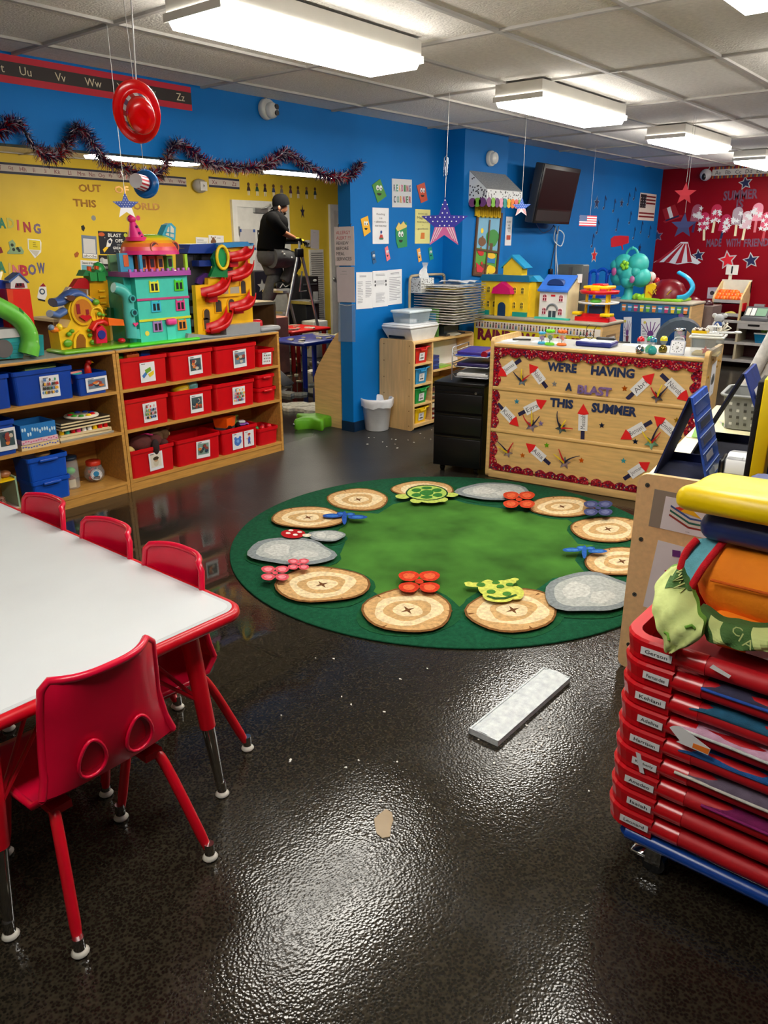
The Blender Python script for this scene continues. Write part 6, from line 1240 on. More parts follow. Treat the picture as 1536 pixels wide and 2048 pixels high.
# ---- unit lettered RAINBOW HANDS and the toys on it
UX = 6.13; UP = Pl('X',UX); UZ = .905; UY0, UY1 = 2.71, 3.965
t = thing('storage_unit','low unit with a yellow front lettered in maroon, by the pillar','cabinet',(UX,3.3,0))
def up(n, f, l=None, par=None): b = MB(); f(b); return part(n,b,par or t,l,w=1)
up('front_panel',lambda b: b.box((UX,UY0+.02,.0),(UX+.015,UY1,UZ-.03),pap((226,206,30))),'bright yellow front');up('end_panel',lambda b: b.box((UX,UY0,0),(UX+.36,UY0+.02,UZ-.03),WOODM));up('end_panel',lambda b: b.box((UX+.016,UY1-.02,0),(UX+.36,UY1,UZ-.03),WOODM));up('back_panel',lambda b: b.box((UX+.345,UY0+.02,0),(UX+.36,UY1-.02,UZ-.03),WOODM))
up('top_board', lambda b: b.rbox((UX-.012,UY0-.012,UZ-.03),(UX+.40,UY1+.01,UZ),mat((170,160,140),.45,mott=.05),.012))
s=wsheet('children_border','white border strip of tiny figures along the top of the yellow unit','border',UP,(951,655),(1200,676),(950,640),(224,216,206),.0015)
for k in range(40): u=.012+.0245*k;c=[(60,40,40),(150,40,50),(40,90,110),(190,150,60),(90,60,110),(50,100,60)][k%6];s.disc(u,.78,.12,[(120,80,60),(60,40,30),(200,150,120)][k%3],n=8);s.poly([(u-.006,.2),(u+.006,.2),(u+.004,.66),(u-.004,.66)],c)
s.done()
MR=pap((110,14,50));wword(UP,'RAINBOW',(956,667),(1070,680),.105,MR,'maroon letters reading RAINBOW on the yellow unit','letters on the yellow unit',.05);wword(UP,'HANDS',(1085,683),(1188,692),.105,MR,'maroon letters reading HANDS, partly hidden by the toys on desk','letters on the yellow unit',.05)
s=Sheet('photo_frame','small picture on the end of the yellow unit','poster',(UX+.08,UY0-.0008,.62),(UX+.27,UY0-.0008,.62),(UX+.08,UY0-.0008,.80),.0015,(150,120,90));s.rect(.1,.1,.9,.9,'paper').rect(.18,.3,.82,.75,(120,130,130)).done()
def win(b, x, y, w, h, c, z, arch=True, dark=(30,30,40), panes=True):
    P=[(x-w/2,y-h/2),(x+w/2,y-h/2),(x+w/2,y+h/2-w/2*arch)]+([(x+w/2*cos(pi*k/8),y+h/2-w/2+w/2*sin(pi*k/8)) for k in range(1,8)] if arch else [])+[(x-w/2,y+h/2-w/2*arch)]
    Q = [(x+(p[0]-x)*1.35,y+(p[1]-y)*1.2) for p in P]; b.prism(Q,z,z+.006,plas(c)); b.prism(P,z+.006,z+.0068,plas(dark))
    if panes: b.box((x-w*.06,y-h/2,z+.0068),(x+w*.06,y+h/2,z+.009),plas(c)).box((x-w/2,y-h*.05,z+.0068),(x+w/2,y+h*.05,z+.009),plas(c))
# yellow school dollhouse
TX = UX+.10; TP_ = Pl('X',TX)
def tq(*pts): return TP_.P(pts)
t = thing('toy_school','yellow toy school house with blue roof and pink door canopy','dollhouse',(TX+.1,3.6,UZ))
YL = plas((246,206,40)); zb_ = UZ+.0005
a = tq((963,560),(1058,570),(1056,628)); x0, x1 = a[0][0], a[1][0]; zr = a[0][1]
def tp(n, f, l=None, par=None): b = TP_.mb(); f(b); return part(n,b,par or t,l,w=1)
w_ = tp('wall', lambda b: b.box((x0,zb_,-.16),(x1,zr,.0),YL)); H_ = zr-zb_
tp('roof',lambda b: b.prism([(-.02,zr),(.04,zr+.02)][:0]+[(x0-.015,zr-.004),(x1+.01,zr-.004),(x1,zr+.05),(x0+.015,zr+.05)],-.17,.015,plas((20,110,150))),'dark teal roof')
tp('tower',lambda b: b.box((x0+(x1-x0)*.42,zr+.05,-.13),(x0+(x1-x0)*.80,zr+.12,-.03),YL).prism([(x0+(x1-x0)*.42,zr+.1201),(x0+(x1-x0)*.82,zr+.12),(x0+(x1-x0)*.60,zr+.20)],-.13,-.03,YL));tp('tower_roof',lambda b: [b.prism([(x0+(x1-x0)*.6,zr+.20),(x0+(x1-x0)*u,zr+.105),(x0+(x1-x0)*v,zr+.112),(x0+(x1-x0)*.6,zr+.222)],-.15,-.015,plas((30,150,200))) for u,v in ((.86,.89),(.38,.35))],'bright blue tower roof')
for i, fx in enumerate((.04,.17,.30,.72,.88)):
    for fy in (.32,.74): tp('window', lambda b: win(b,x0+(x1-x0)*fx,zb_+H_*fy,.022,.05,(246,214,70),.0), None, w_)
cx = x0+(x1-x0)*.52
tp('porch',lambda b: b.box((cx-.075,zb_,.0),(cx+.075,zb_+H_*.66,.05),YL).prism([(cx-.04,zb_),(cx+.04,zb_),(cx+.04,zb_+.08)]+[(cx+.04*cos(pi*k/8),zb_+.08+.04*sin(pi*k/8)) for k in range(1,8)]+[(cx-.04,zb_+.08)],.05,.053,plas((20,60,100))));tp('canopy',lambda b: b.prism([(cx-.10,zb_+H_*.64),(cx+.10,zb_+H_*.64),(cx+.085,zb_+H_*.80),(cx,zb_+H_*.98),(cx-.085,zb_+H_*.80)],-.0,.075,plas((220,10,110))),'magenta canopy')
tp('hedge',lambda b: b.box((x0-.01,zb_,.002),(x0+.10,zb_+.04,.025),plas((20,150,140))).box((x1-.14,zb_,.002),(x1+.0,zb_+.038,.025),plas((20,150,140))),'teal hedge')
tp('side_wing',lambda b: b.box((x1+.0005,zb_,-.12),(x1+.06,zr-.0,-.02),YL).prism([(x1-.02,zr+.0),(x1+.09,zr+.0),(x1+.03,zr+.05)],-.13,-.01,plas((30,150,200))))
# white house
TX2=UX+.06;TP2=Pl('X',TX2);t=thing('toy_house','white toy house with a sloping blue roof and red window bars','dollhouse',(TX2+.1,3.1,UZ));a=TP2.P(((1079,602),(1133,605),(1075,575),(1145,552),(1085,552),(1145,580)))
def hp(n, f, l=None, par=None): b = TP2.mb(); f(b); return part(n,b,par or t,l,w=1)
hx0, hx1 = a[0][0], a[1][0]; hz = TP2.p(1080,581)[1]; hzt = TP2.p(1085,553)[1]
w_ = hp('wall', lambda b: b.box((hx0,zb_,-.18),(hx1,hz,.0),plas((236,232,226))))
hp('side_wall',lambda b: b.add([(hx1+.0005,zb_,0),(hx1+.0005,zb_,-.2),(hx1+.0005,hzt,-.2),(hx1+.0005,hz,0),(hx1+.012,zb_,0),(hx1+.012,zb_,-.2),(hx1+.012,hzt,-.2),(hx1+.012,hz,0)],[(0,1,2,3),(7,6,5,4),(0,4,5,1),(1,5,6,2),(2,6,7,3),(3,7,4,0)],plas((226,214,170))),'cream side wall')
hp('chimney', lambda b: b.box((hx1+.0,hzt-.05,-.2),(hx1+.03,hzt+.02,-.16),plas('white')))
rf=hp('roof',lambda b: b.add([(hx0-.015,hz-.006,.02),(hx1+.012,hz-.006,.02),(hx1+.012,hzt,-.15),(hx0-.015,hzt,-.15),(hx0-.015,hz+.01,.02),(hx1+.012,hz+.01,.02),(hx1+.012,hzt+.012,-.15),(hx0-.015,hzt+.012,-.15)],[(0,1,2,3),(7,6,5,4),(0,4,5,1),(1,5,6,2),(2,6,7,3),(3,7,4,0)],plas((60,120,220))),'blue roof')
hp('roof_window',lambda b: b.prism([(hx0+.05,hz+.05),(hx1-.05,hz+.05)]+[((hx0+hx1)/2+((hx1-hx0)/2-.05)*cos(pi*k/8),hz+.05+.05*sin(pi*k/8)) for k in range(1,8)],-.10,-.02,plas((30,60,120))),'arched blue dormer',rf)
for fx in (.2,.8):
    for fy in (.28,.76): hp('window',lambda b: win(b,hx0+(hx1-hx0)*fx,zb_+(hz-zb_)*fy,.032,.05,(240,214,214),.0,True,(150,20,50)),None,w_)
mx_ = (hx0+hx1)/2
hp('door',lambda b: b.box((mx_-.035,zb_,.0),(mx_+.035,zb_+.07,.004),plas((60,70,80))).box((mx_-.004,zb_,.004),(mx_+.004,zb_+.07,.007),plas('lgrey')).tube([(mx_+.05*cos(pi*k/10),zb_+.075+.05*sin(pi*k/10),.006) for k in range(11)],.008,plas((120,124,130)),n=6));hp('base',lambda b: b.box((hx0-.02,zb_-.0004,.006),(hx1+.05,zb_+.016,.04),plas((60,190,170))),'teal base');hp('name_plate',lambda b: b.box((mx_-.02,hz-.045,.0),(mx_+.02,hz-.03,.003),plas((206,30,40))))
# round parking garage
g0 = onX(1196,632,UX+.18); G0 = V((UX+.19,onX(1196,620,UX+.19).y,UZ+.0005)); GMx = Mx.Translation(G0)
t = thing('toy_garage','round toy parking garage with red and white ring ramps','toy garage',tuple(G0))
def gp(n, f, l=None): b = MB(GMx); f(b); return part(n,b,t,l,w=1)
gp('base',lambda b: b.frust((-.10,-.14),(.08,.14),(-.07,-.10),(.06,.10),0,.06,plas((216,12,26)),top=True).box((-.12,-.15,0),(-.09,.15,.035),plas((216,12,26))),'red base');[gp('column',lambda b: b.cyl((x,y,.06),(x,y,.28),.012,plas('yellow'))) for x,y in ((-.04,-.09),(-.04,.09),(.05,-.07),(.05,.07))]
gp('floor_deck',lambda b: b.lathe([(.10,.135),(.165,.14),(.17,.155),(.10,.15)],plas((236,232,228)),n=28));gp('floor_deck',lambda b: b.lathe([(0,.145),(.10,.145),(.10,.15),(0,.15)],plas((236,232,228)),n=28));gp('ring_ramp',lambda b: b.lathe([(.09,.215),(.155,.22),(.165,.245),(.155,.248),(.09,.232)],plas((220,14,30)),n=28),'red ring')
gp('top_deck',lambda b: b.rbox((-.09,-.11,.26),(.08,.11,.285),plas('yellow'),.008).rbox((-.10,-.04,.245),(-.07,.04,.29),plas('yellow'),.008).rbox((-.05,-.05,.285),(.06,.05,.30),plas((206,20,30)),.006),'yellow top deck');gp('side_ramp',lambda b: b.rbox((-.14,.10,.05),(-.05,.17,.075),plas('yellow'),.006).rbox((-.14,-.17,.045),(-.05,-.08,.07),plas('yellow'),.006),'yellow ramps');gp('green_car_pad',lambda b: b.ell((-.06,0,.165),(.05,.05,.022),plas((90,190,60))));gp('shop_counter',lambda b: b.box((-.05,-.06,.06),(.03,.06,.12),plas((40,70,110))))
p=onX(1142,553,UX+.3);t=thing('grey_crate','dark grey plastic case standing behind the toy houses','crate',(UX+.32,3.05,UZ));ya,yb2=onX(1117,550,UX+.3).y,onX(1168,550,UX+.3).y;part('case_body',MB().rbox((UX+.275,yb2,UZ+.001),(UX+.40,ya,p.z+.10),mat((70,76,76),.5,mott=.1),.012),t,w=1);part('case_rib',MB().box((UX+.266,yb2+.1,UZ+.02),(UX+.274,yb2+.13,p.z+.08),plas('dgrey')),t,w=1)
# ---- handprint unit farther back
HX = 8.62; HPl = Pl('X',HX); HZ = .915; HY0, HY1 = 2.83, 3.9
t = thing('storage_unit','far unit with a dark blue front carrying handprint flower pictures','cabinet',(HX,3.3,0))
def hu(n, f, l=None): b = MB(); f(b); return part(n,b,t,l,w=1)
hu('front_panel',lambda b: b.box((HX,HY0+.02,0),(HX+.015,HY1,HZ-.03),pap((10,70,130))),'dark blue front');hu('end_panel',lambda b: b.box((HX,HY0,0),(HX+.40,HY0+.02,HZ-.03),WOODM));hu('back_panel',lambda b: b.box((HX+.385,HY0+.02,0),(HX+.4,HY1,HZ-.03),WOODM));hu('top_board',lambda b: b.rbox((HX-.01,HY0-.01,HZ-.03),(HX+.42,HY1,HZ),mat((180,170,150),.45,mott=.05),.01))
s=Sheet('cup_border','border strip of coloured cups along the top of the blue unit','border',(HX-.0008,3.62,HZ-.125),(HX-.0008,HY0+.02,HZ-.125),(HX-.0008,3.62,HZ-.035),.0015,(60,110,130))
for k in range(11): u=.05+.09*k;s.poly([(u-.03,.85),(u+.03,.85),(u+.022,.1),(u-.022,.1)],[(230,130,60),(60,130,200),(190,60,110),(240,200,50),(110,180,60)][k%5]);s.rect(u-.028,.5,u+.028,.65,'paper')
s.done()
for a,b_,l in (((1246,692),(1264,634),'left handprint flower pot picture on the blue unit'),((1281,693),(1321,637),'right handprint flower pot picture on the blue unit')):
    s=wsheet('handprint_picture',l,'picture',HPl,a,(b_[0]-2,a[1]),(a[0]+3,b_[1]),group='handprint pictures on the blue unit');s.poly([(.35,.15),(.65,.15),(.7,.36),(.3,.36)],(110,50,70)).blob(.5,.46,.16,.11,(110,60,130),3)
    for k,an in enumerate((-.75,-.35,0,.35,.75)): s.poly([(.5+.25*sin(an)-.03,.5),(.5+.25*sin(an)+.03,.5),(.5+.7*sin(an)+.02,.62+.26*cos(an)),(.5+.7*sin(an)-.02,.62+.26*cos(an))],(110,60,130))
    s.disc(.2,.86,.05,(220,200,90)).lines(.08,.3,.3,.7,4).done()
s=Sheet('butterfly_border','flowery paper strip at the right edge of the blue unit','border',(HX-.0008,HY0+.13,.35),(HX-.0008,HY0+.03,.35),(HX-.0008,HY0+.13,.80),.0015,(90,100,110));g=random.Random(9);[s.blob(g.uniform(.2,.8),.06+.1*k,.3,.05,g.choice([(190,110,150),(120,80,140),(140,150,90),(200,180,170)]),k) for k in range(10)];s.done()
def onH(x, y, dx=.15): return onX(x,y,HX+dx)
p=onH(1255,600);q=V((HX+.15,p.y,HZ+.0005));t=thing('toy_treehouse','turquoise toy tree house with a scalloped handle on the far unit','dollhouse',tuple(q));TM=Mx.Translation(q);m=mat((60,190,180),.45,mott=.06)
def tt(n, f, l=None): b = MB(TM); f(b); return part(n,b,t,l,w=1)
tt('trunk',lambda b: b.lathe([(.09,0),(.05,.05),(.045,.14),(.08,.2)],m,n=16));tt('crown',lambda b: [b.ell(c,r,m,n=14) for c,r in (((0,0,.27),.14),((0,.13,.24),.10),((0,-.13,.24),.11),((0,.09,.38),.11),((0,-.08,.38),.12),((-.03,.16,.36),.07),((-.06,0,.2),.08),((-.07,.07,.3),.06),((-.07,-.09,.3),.06))]);tt('handle',lambda b: b.tube([(0,.07*cos(pi*k/8),.46+.09*sin(pi*k/8)) for k in range(9)],.014,m,n=8).ell((0,0,.55),.02,m));tt('flower',lambda b: [b.ell((-.13,.03*cos(k*1.26)+.02,.37+.03*sin(k*1.26)),(.015,.025,.025),plas((150,220,50)),n=8) for k in range(5)],'lime flower');tt('window',lambda b: b.ell((-.15,.13,.30),(.015,.03,.045),plas((190,90,150))).ell((-.15,-.09,.22),(.015,.03,.04),plas((190,110,160))),'pink windows')
q=V((HX+.10,onH(1278,600,.1).y,HZ+.0005));toy('toy_frog','lime green toy plant beside the tree house trunk','toy',lambda b: [b.ell((.03*cos(k*1.05),.05*sin(k*1.05),.03+.01*(k%2)),(.03,.035,.03),plas((160,220,50)),n=8) for k in range(6)],tuple(q))
p0=HPl.P(((1284,604),(1300,604),(1308,572),(1300,567),(1288,572)));b=HPl.mb();b.prism(p0,-.16,-.06,plas((250,206,20)));b.prism(HPl.P(((1291,585),(1293,583),(1302,592),(1300,594))),-.06,-.058,plas((230,130,20)));o=solo('toy_slide',b,'yellow upright toy panel right of the turquoise tree house','toy')
q=V((HX+.26,onH(1296,600,.26).y,HZ+.0005));toy('toy_monkey','brown and white toy figure behind the yellow panel','toy',lambda b: b.ell((0,0,.10),(.06,.06,.10),plas((190,120,110))).ell((0,0,.24),(.06,.06,.06),plas((220,210,205))).ell((-.05,0,.23),(.02,.04,.035),plas((200,130,100))).ell((0,-.08,.2),(.03,.03,.04),plas((196,30,40))),tuple(q))
q=V((HX+.22,onH(1334,600,.22).y,HZ+.0005));t=thing('toy_dome','dark red domed playset with a curling blue slide on the far unit','playset',tuple(q));DM=Mx.Translation(q)
part('dome',MB(DM).lathe([(.20,.02),(.195,.10),(.15,.18),(.08,.22),(0,.23)],plas((120,10,24)),n=24),t,w=1);part('base',MB(DM).rbox((-.2,-.22,0),(.15,.26,.03),plas((150,210,50)),.01),t,'lime base',w=1);part('ornament',MB(DM).tube([(-.19,.10,.07),(-.185,.06,.12)],.006,plas('gold'),n=6).tube([(-.19,.06,.07),(-.185,.10,.12)],.006,plas('gold'),n=6).tube([(-.19,-.06,.07),(-.185,-.10,.12)],.006,plas('gold'),n=6),t,'gold marks',w=1)
part('slide',MB(DM).tube(smooth([(-.02,-.10,.30),(-.04,-.22,.24),(-.05,-.28,.15),(-.10,-.24,.06),(-.16,-.16,.035)],5),.04,plas((40,176,224)),n=10,flat=.5),t,'blue slide',w=1)
q=V((HX-.16,onX(1197,560,HX-.1).y,HZ));p=onH(1202,600,.12);q=V((HX+.14,p.y+.02,HZ+.0005));t=thing('toy_arch','blue toy castle front with arches behind the parking garage','playset',tuple(q));b=MB(Mx.Translation(q));b.box((-.05,-.17,0),(.05,.17,.02),plas((20,70,180)))
for y in (-.15,-.06,.06,.15): b.cyl((0,y,.02),(0,y,.26),.018,plas((20,80,200)),n=10)
for y,r in ((-.105,.05),(0,.07),(.105,.05)): b.tube([(0,y+r*cos(pi*k/8),.25+r*sin(pi*k/8)) for k in range(9)],.02,plas((20,90,210)),n=8)
part('arcade',b,t,w=1);part('stage',MB(Mx.Translation(q)).box((-.03,-.06,.021),(.03,.06,.15),plas((120,60,160))),t,'purple stage',w=1)
# grey tyre-like arch, market stand, cash register and cubbies by the red wall
q=onX(1358,690,8.2);t=thing('tyre_tunnel','dark grey curved foam arch standing beside the blue unit','arch',(8.2,q.y,0));b=MB(Mx.Translation((8.2,q.y,.0)))
for z0, z1, x in ((0,.55,0),):
    P=[(.24*cos(pi*k/12),.55+.24*sin(pi*k/12)) for k in range(13)];I=[(.13*cos(pi*k/12),.55+.15*sin(pi*k/12)) for k in range(13)]
    b.prism([(.24,0)]+P+[(-.24,0),(-.13,0)]+I[::-1]+[(.13,0)],-.18,.18,mat((64,76,88),.5,mott=.08),xf=frame((0,0,0),(.35,-.94,0),(0,0,1)))
part('arch', b, t, w=1)
CXg = 10.55; CP = Pl('X',CXg)
t=thing('cubby_unit','grey and white cubby unit along the red wall','shelf',(CXg,1.2,0));GY=mat((176,170,164),.5,mott=.05);y0,y1,zt2=-.6,3.29,.585
def cu(n, f, l=None): b = MB(); f(b); return part(n,b,t,l,w=1)
cu('back_panel',lambda b: b.box((CXg+.38,y0,0),(CXg+.395,y1,zt2-.03),plas((70,20,24))));cu('top_board',lambda b: b.box((CXg-.01,y0,zt2-.03),(CXg+.40,y1,zt2),GY))
for z in (.07,.29): cu('shelf_board', lambda b: b.box((CXg,y0,z),(CXg+.38,y1,z+.03),GY))
k = 0
while y1-k*.42 > y0: cu('upright',lambda b: b.box((CXg+.0005,y1-k*.42-.025,.07),(CXg+.38,y1-k*.42,zt2-.03),mat((200,184,150),.5)));k += 1
for yy in (2.87,2.45):
    d=cu('drawer',lambda b: b.box((CXg-.012,yy-.40,.49),(CXg-.0005,yy-.01,.553),GY));cu('drawer_slot',lambda b: b.box((CXg-.0135,yy-.27,.525),(CXg-.012,yy-.13,.55),plas('black')))
t=thing('market_stand','wooden toy market stand with orange produce and a numbered sign','market stand',(10.7,3.0,.586));MXs=10.57;MP=Pl('X',MXs);a0=MP.p(1434,600);a1=MP.p(1484,600);
def ms(n, f, l=None, par=None): b = MP.mb(); f(b); return part(n,b,par or t,l,w=1)
LW=mat((224,196,140),.45,mott=.08);sx0,sx1=a0[0]-.06,a1[0];zs1=MP.p(1460,598)[1];zs2=MP.p(1460,625)[1];ztop=MP.p(1460,568)[1]
for x in (sx0,sx1-.02): ms('side_panel',lambda b: b.prism([(0,.586),(.34,.586),(.34,ztop+.02),(.28,ztop+.02),(.02,zs1+.04),(0,zs1)],x,x+.02,LW,xf=Mx(((0,0,1,0),(0,1,0,0),(-1,0,0,0),(0,0,0,1)))))
for z in (zs1-.06,zs2-.06): ms('tray',lambda b: b.box((sx0+.02,z,-.30),(sx1-.02,z+.012,-.0),plas((120,116,112))).box((sx0+.02,z,-.012),(sx1-.02,z+.05,.0),plas((176,172,168))),'grey tray')
ms('chalkboard',lambda b: b.box((sx0,zs1+.06,-.34),(sx1,ztop+.04,-.30),plas((232,226,206))).box((sx0+.05,zs1+.09,-.40),(sx1-.04,ztop,-.396),plas((16,40,30))),'green board in a white frame');pz=MP.p(1452,548)[1]
pst=ms('sign_post',lambda b: b.box((sx0+.06,zs1+.06,-.36),(sx0+.10,pz+.07,-.345),plas((232,226,206))));ms('number_sign',lambda b: b.box((sx0+.02,pz-.02,-.344),(sx0+.17,pz+.10,-.334),plas((232,230,222))).text('1',(sx0+.095,pz+.04),.09,plas('black'),z=-.333,bold=.03),'white sign with number 1',pst)
for k in range(22):
    g = random.Random(k); x = sx0+.05+(sx1-sx0-.1)*((k%8)/7.0); z = zs1+.0+.035*(k//8)
    b=MP.mb();b.ell((x,z,-.06-.05*(k//8)),(.045,.038,.03),plas([(246,110,20),(240,90,20),(250,130,40)][k%3]),n=10);solo('toy_orange',b,'orange toy produce piled in the top tray of the market stand','toy fruit','orange produce on the market stand')
b=MP.mb();b.tube(smooth([(sx0+.16,zs2-.03,-.05),(sx0+.24,zs2-.005,-.05),(sx0+.30,zs2-.03,-.05)],4),[.008]+[.02]*7+[.008],plas((240,220,110)),n=8);solo('toy_banana',b,'pale yellow toy banana on the middle tray of market stand','toy fruit')
for k,z in enumerate((zs1-.10,zs1-.20,zs2-.03)): b=MP.mb();b.box((sx1+.0,z-.04,-.2),(sx1+.012,z+.05,-.05),plas((200,16,30)));solo('red_tag',b,('topmost','middle','lowest')[k]+' red pouch on the side of the market stand','pouch','red pouches on the market stand')
s=wsheet('picture_notice','pale picture notice on the red wall behind the market stand','notice',WR,(1414,597),(1445,597),(1417,575),(206,190,200));s.lines(.1,.9,.8,.95,1).disc(.3,.5,.2,(60,50,50)).disc(.7,.5,.2,(60,60,60)).lines(.1,.9,.08,.25,2).done()
q=V((CXg+.15,onX(1512,637,CXg+.1).y,zt2+.0005));t=thing('cash_register','grey toy cash register with a sloped green-white keypad','cash register',tuple(q));KM=Mx.Translation(q)
part('drawer',MB(KM).rbox((-.14,-.16,0),(.16,.16,.05),plas((100,100,104)),.008),t,w=1);part('keypad',MB(KM).add([(-.12,-.14,.05),(-.12,.14,.05),(.0,.14,.17),(.0,-.14,.17),(.08,-.14,.05),(.08,.14,.05)],[(0,1,2,3)[::-1],(3,2,5,4)[::-1],(0,3,4),(1,5,2)],plas((70,74,78))),t,w=1)
KK=frame(V(q)+V((-.122,0,.052)),(0,-1,0),(.707,0,.707));part('key',MB(KK).box((-.12,.02,0),(-.07,.14,.004),pap((210,214,206))).box((-.06,.02,0),(-.01,.14,.004),pap((230,230,222))).box((.0,.02,0),(.12,.14,.004),pap((120,160,130))),t,w=1)['kind']='stuff';part('receipt_printer',MB(KM).box((-.0,-.06,.172),(.05,.06,.2),plas((150,150,152))),t,w=1)
q=V((CXg+.15,onX(1530,680,CXg+.1).y,.3205));toy('toy_bin','teal toy bin with a white rim in the right cubby','bin',lambda b: b.frust((-.1,-.1),(.1,.1),(-.12,-.12),(.12,.12),0,.11,plas((10,110,150))).box((-.125,-.125,.11),(.125,.125,.125),plas((224,224,220))),tuple(q));toy('toy_stick','lime green toy stick leaning in the cubby','toy',lambda b: b.cyl((0,.06,0),(0,-.08,.13),.03,plas((120,200,40))),(q.x,q.y,.4465))
q = onX(1385,650,9.2);
toy('toy_crate','grey crate of dark red toys behind the clear tub','crate',lambda b: b.frust((-.14,-.2),(.14,.2),(-.16,-.22),(.16,.22),0,.85,mat((120,104,100),.5,mott=.1)).ell((-.03,.05,.87),(.07,.09,.07),plas((110,20,34))).ell((0,-.1,.86),(.06,.07,.05),plas((60,14,24))),(9.3,q.y,0))
toy('black_slabs','low black bench in front of the grey cubbies','bench',lambda b: b.box((-.2,-1.1,.0),(.2,.55,.06),plas('black')).box((-.2,-1.1,.36),(.2,.55,.42),plas('black')).box((-.19,-1.1,.06),(.19,-1.05,.36),plas('black')).box((-.19,.5,.06),(.19,.55,.36),plas('black')),(9.4,1.0,0))  # black slabs at two heights joined by end panels
# ================================================================== alphabet border, camera and garland on the blue header
s=wsheet('alphabet_border','black alphabet border with red edges along the top of the blue header','alphabet strip',WY,(-90,150),(384,222),(-90,91),(196,12,44))
s.rect(0,.26,1,.76,(44,34,30))
a = WY.p(-90,91); e = WY.p(384,222)
for ch_, px, py in (('Tt',6,142),('Uu',57,147),('Vv',125,157),('Ww',189,166),('Xx',246,177),('Yy',305,186),('Zz',360,195)):
    q = WY.p(px,py); s.text(ch_,(q[0]-a[0])/(e[0]-a[0]),.50,.30,(226,214,180))
s.done()
p=onY(530,219,WL);t=thing('dome_camera','white dome security camera with two black lenses under the ceiling','camera',tuple(p));CF=frame(p,(1,0,0),(0,0,1))
part('base',MB(CF).lathe([(.062,0),(.066,.006),(.060,.04),(0,.044)],plas((214,214,208)),n=26),t,w=1);part('ball',MB(CF).ell((.012,-.008,.05),(.05,.052,.045),plas((224,224,218))),t,w=1)
for dy in (.014,-.022): part('lens',MB(CF).cyl((.02,dy-.004,.088),(.021,dy-.004,.098),.017,plas('black'),n=16),t,'black lens',w=1)
part('cable', MB(CF).tube([(-.0,.06,.01),(.015,.085,.012),(.0,.1,.008)],.006,plas('lgrey'),n=6), t, w=1)
gp_=[(-70,262),(-30,268),(0,262),(22,245),(42,252),(60,282),(80,303),(105,313),(128,302),(142,272),(152,256),(168,262),(185,285),(200,312),(222,328),(255,338),(290,350),(318,345),(335,318),(345,292),(362,288),(385,303),(405,322),(440,332),(480,335),(520,334),(545,322),(565,308),(582,310),(605,326),(635,344),(665,354),(695,352),(712,340),(722,326)]
path = smooth([onY(x,y,WL-.055-.012*sin(i*1.3)) for i,(x,y) in enumerate(gp_)],5)
t=thing('tinsel_garland','tinsel garland of navy, red and silver strands looping along the blue header','garland',tuple(path[0]))
part('core_cord', MB().tube(path,.008,plas((40,26,50)),n=6), t, w=1)
TM_=[mat((44,36,84),.25,metal=.3,mott=0),mat((78,28,60),.25,metal=.3,mott=0),mat((206,30,46),.22,metal=.3,mott=0),mat((226,214,224),.2,metal=.35,mott=0),mat((28,24,52),.3,metal=.2,mott=0)]
b = MB(); g = random.Random(12); n = len(path)
for k in range(6500):
    u = g.uniform(0,n-1.01); i = int(u); c = path[i].lerp(path[i+1],u-i); tg = (path[i+1]-path[i]).normalized()
    d=V((g.gauss(0,1),g.gauss(0,1),g.gauss(0,1)));d=(d-tg*d.dot(tg)*.75).normalized();L=g.uniform(.03,.062);w=tg.cross(d).normalized()*g.uniform(.0018,.004)
    if (c+d*L).y > WL-.003: d.y = -abs(d.y)
    m = g.choices(TM_,(4,3,3,5,2))[0]; mid = c+d*L*.55; tip = c+d*L+V((g.uniform(-.008,.008),0,g.uniform(-.01,.004)))
    b.add([c-w,c+w,mid+w,mid-w,tip+w*.4,tip-w*.4],[(0,1,2,3),(3,2,4,5)],m)
part('tinsel_strands', b, t, 'shiny tinsel strands', w=1)['kind'] = 'stuff'
# ---- things hanging from the ceiling
def string(p0, p1, t, r=.002, c=(206,204,200)): return part('string', MB().cyl(p0,p1,r,plas(c),n=6), t, 'hanging string', w=1)
# red hat, its crown towards us
YH = 2.30; hc = onY(274,224,YH); ht_ = onY(272,160,YH); R_h = (hc-onY(274,287,YH)).length
top = V((hc.x+.0,hc.y,ZC)); top = onY(262,0,YH); top = hc.lerp(top,1); d = (top-ht_).normalized(); top = ht_+d*((ZC-ht_.z)/d.z)
t = thing('party_hat','red plastic hat with a striped band hanging on a string near the front','hat',tuple(top))
view = (O-hc).normalized(); HF = frame(hc,(.86,-.5,.12),None,z=view+V((.10,-.14,-.16)))
REDH = mat((236,8,8),.22,mott=.03,coat=.4)
pr = [(R_h*.80,.004),(R_h*.97,-.012),(R_h*1.0,.0),(R_h*.93,.010),(R_h*.74,.006),(R_h*.60,.012),(R_h*.62,.03)]
part('brim', MB(HF).lathe(pr,REDH,n=36,sx=.80), t, w=1)
part('crown',MB(HF).lathe([(R_h*.62,.03),(R_h*.59,.05),(R_h*.56,.085),(R_h*.48,.098),(R_h*.2,.097),(0,.095)],REDH,n=30,sx=.80),t,w=1)
b = MB(HF)
for k in range(22):
    a0, a1 = 2*pi*k/22, 2*pi*(k+1)/22; c = pap('paper') if k%2 else pap((110,90,130)); c = pap((200,60,60)) if k%4 == 2 else c
    q=[(R_h*r*.80*cos(a),R_h*r*sin(a),z) for r,z in ((.632,.032),(.592,.066)) for a in (a0,a1)];b.add([q[0],q[1],q[3],q[2]],[(0,1,2,3)],c)
part('hat_band', b, t, 'red, white and blue striped band', w=1); string(ht_, top, t, .0025)
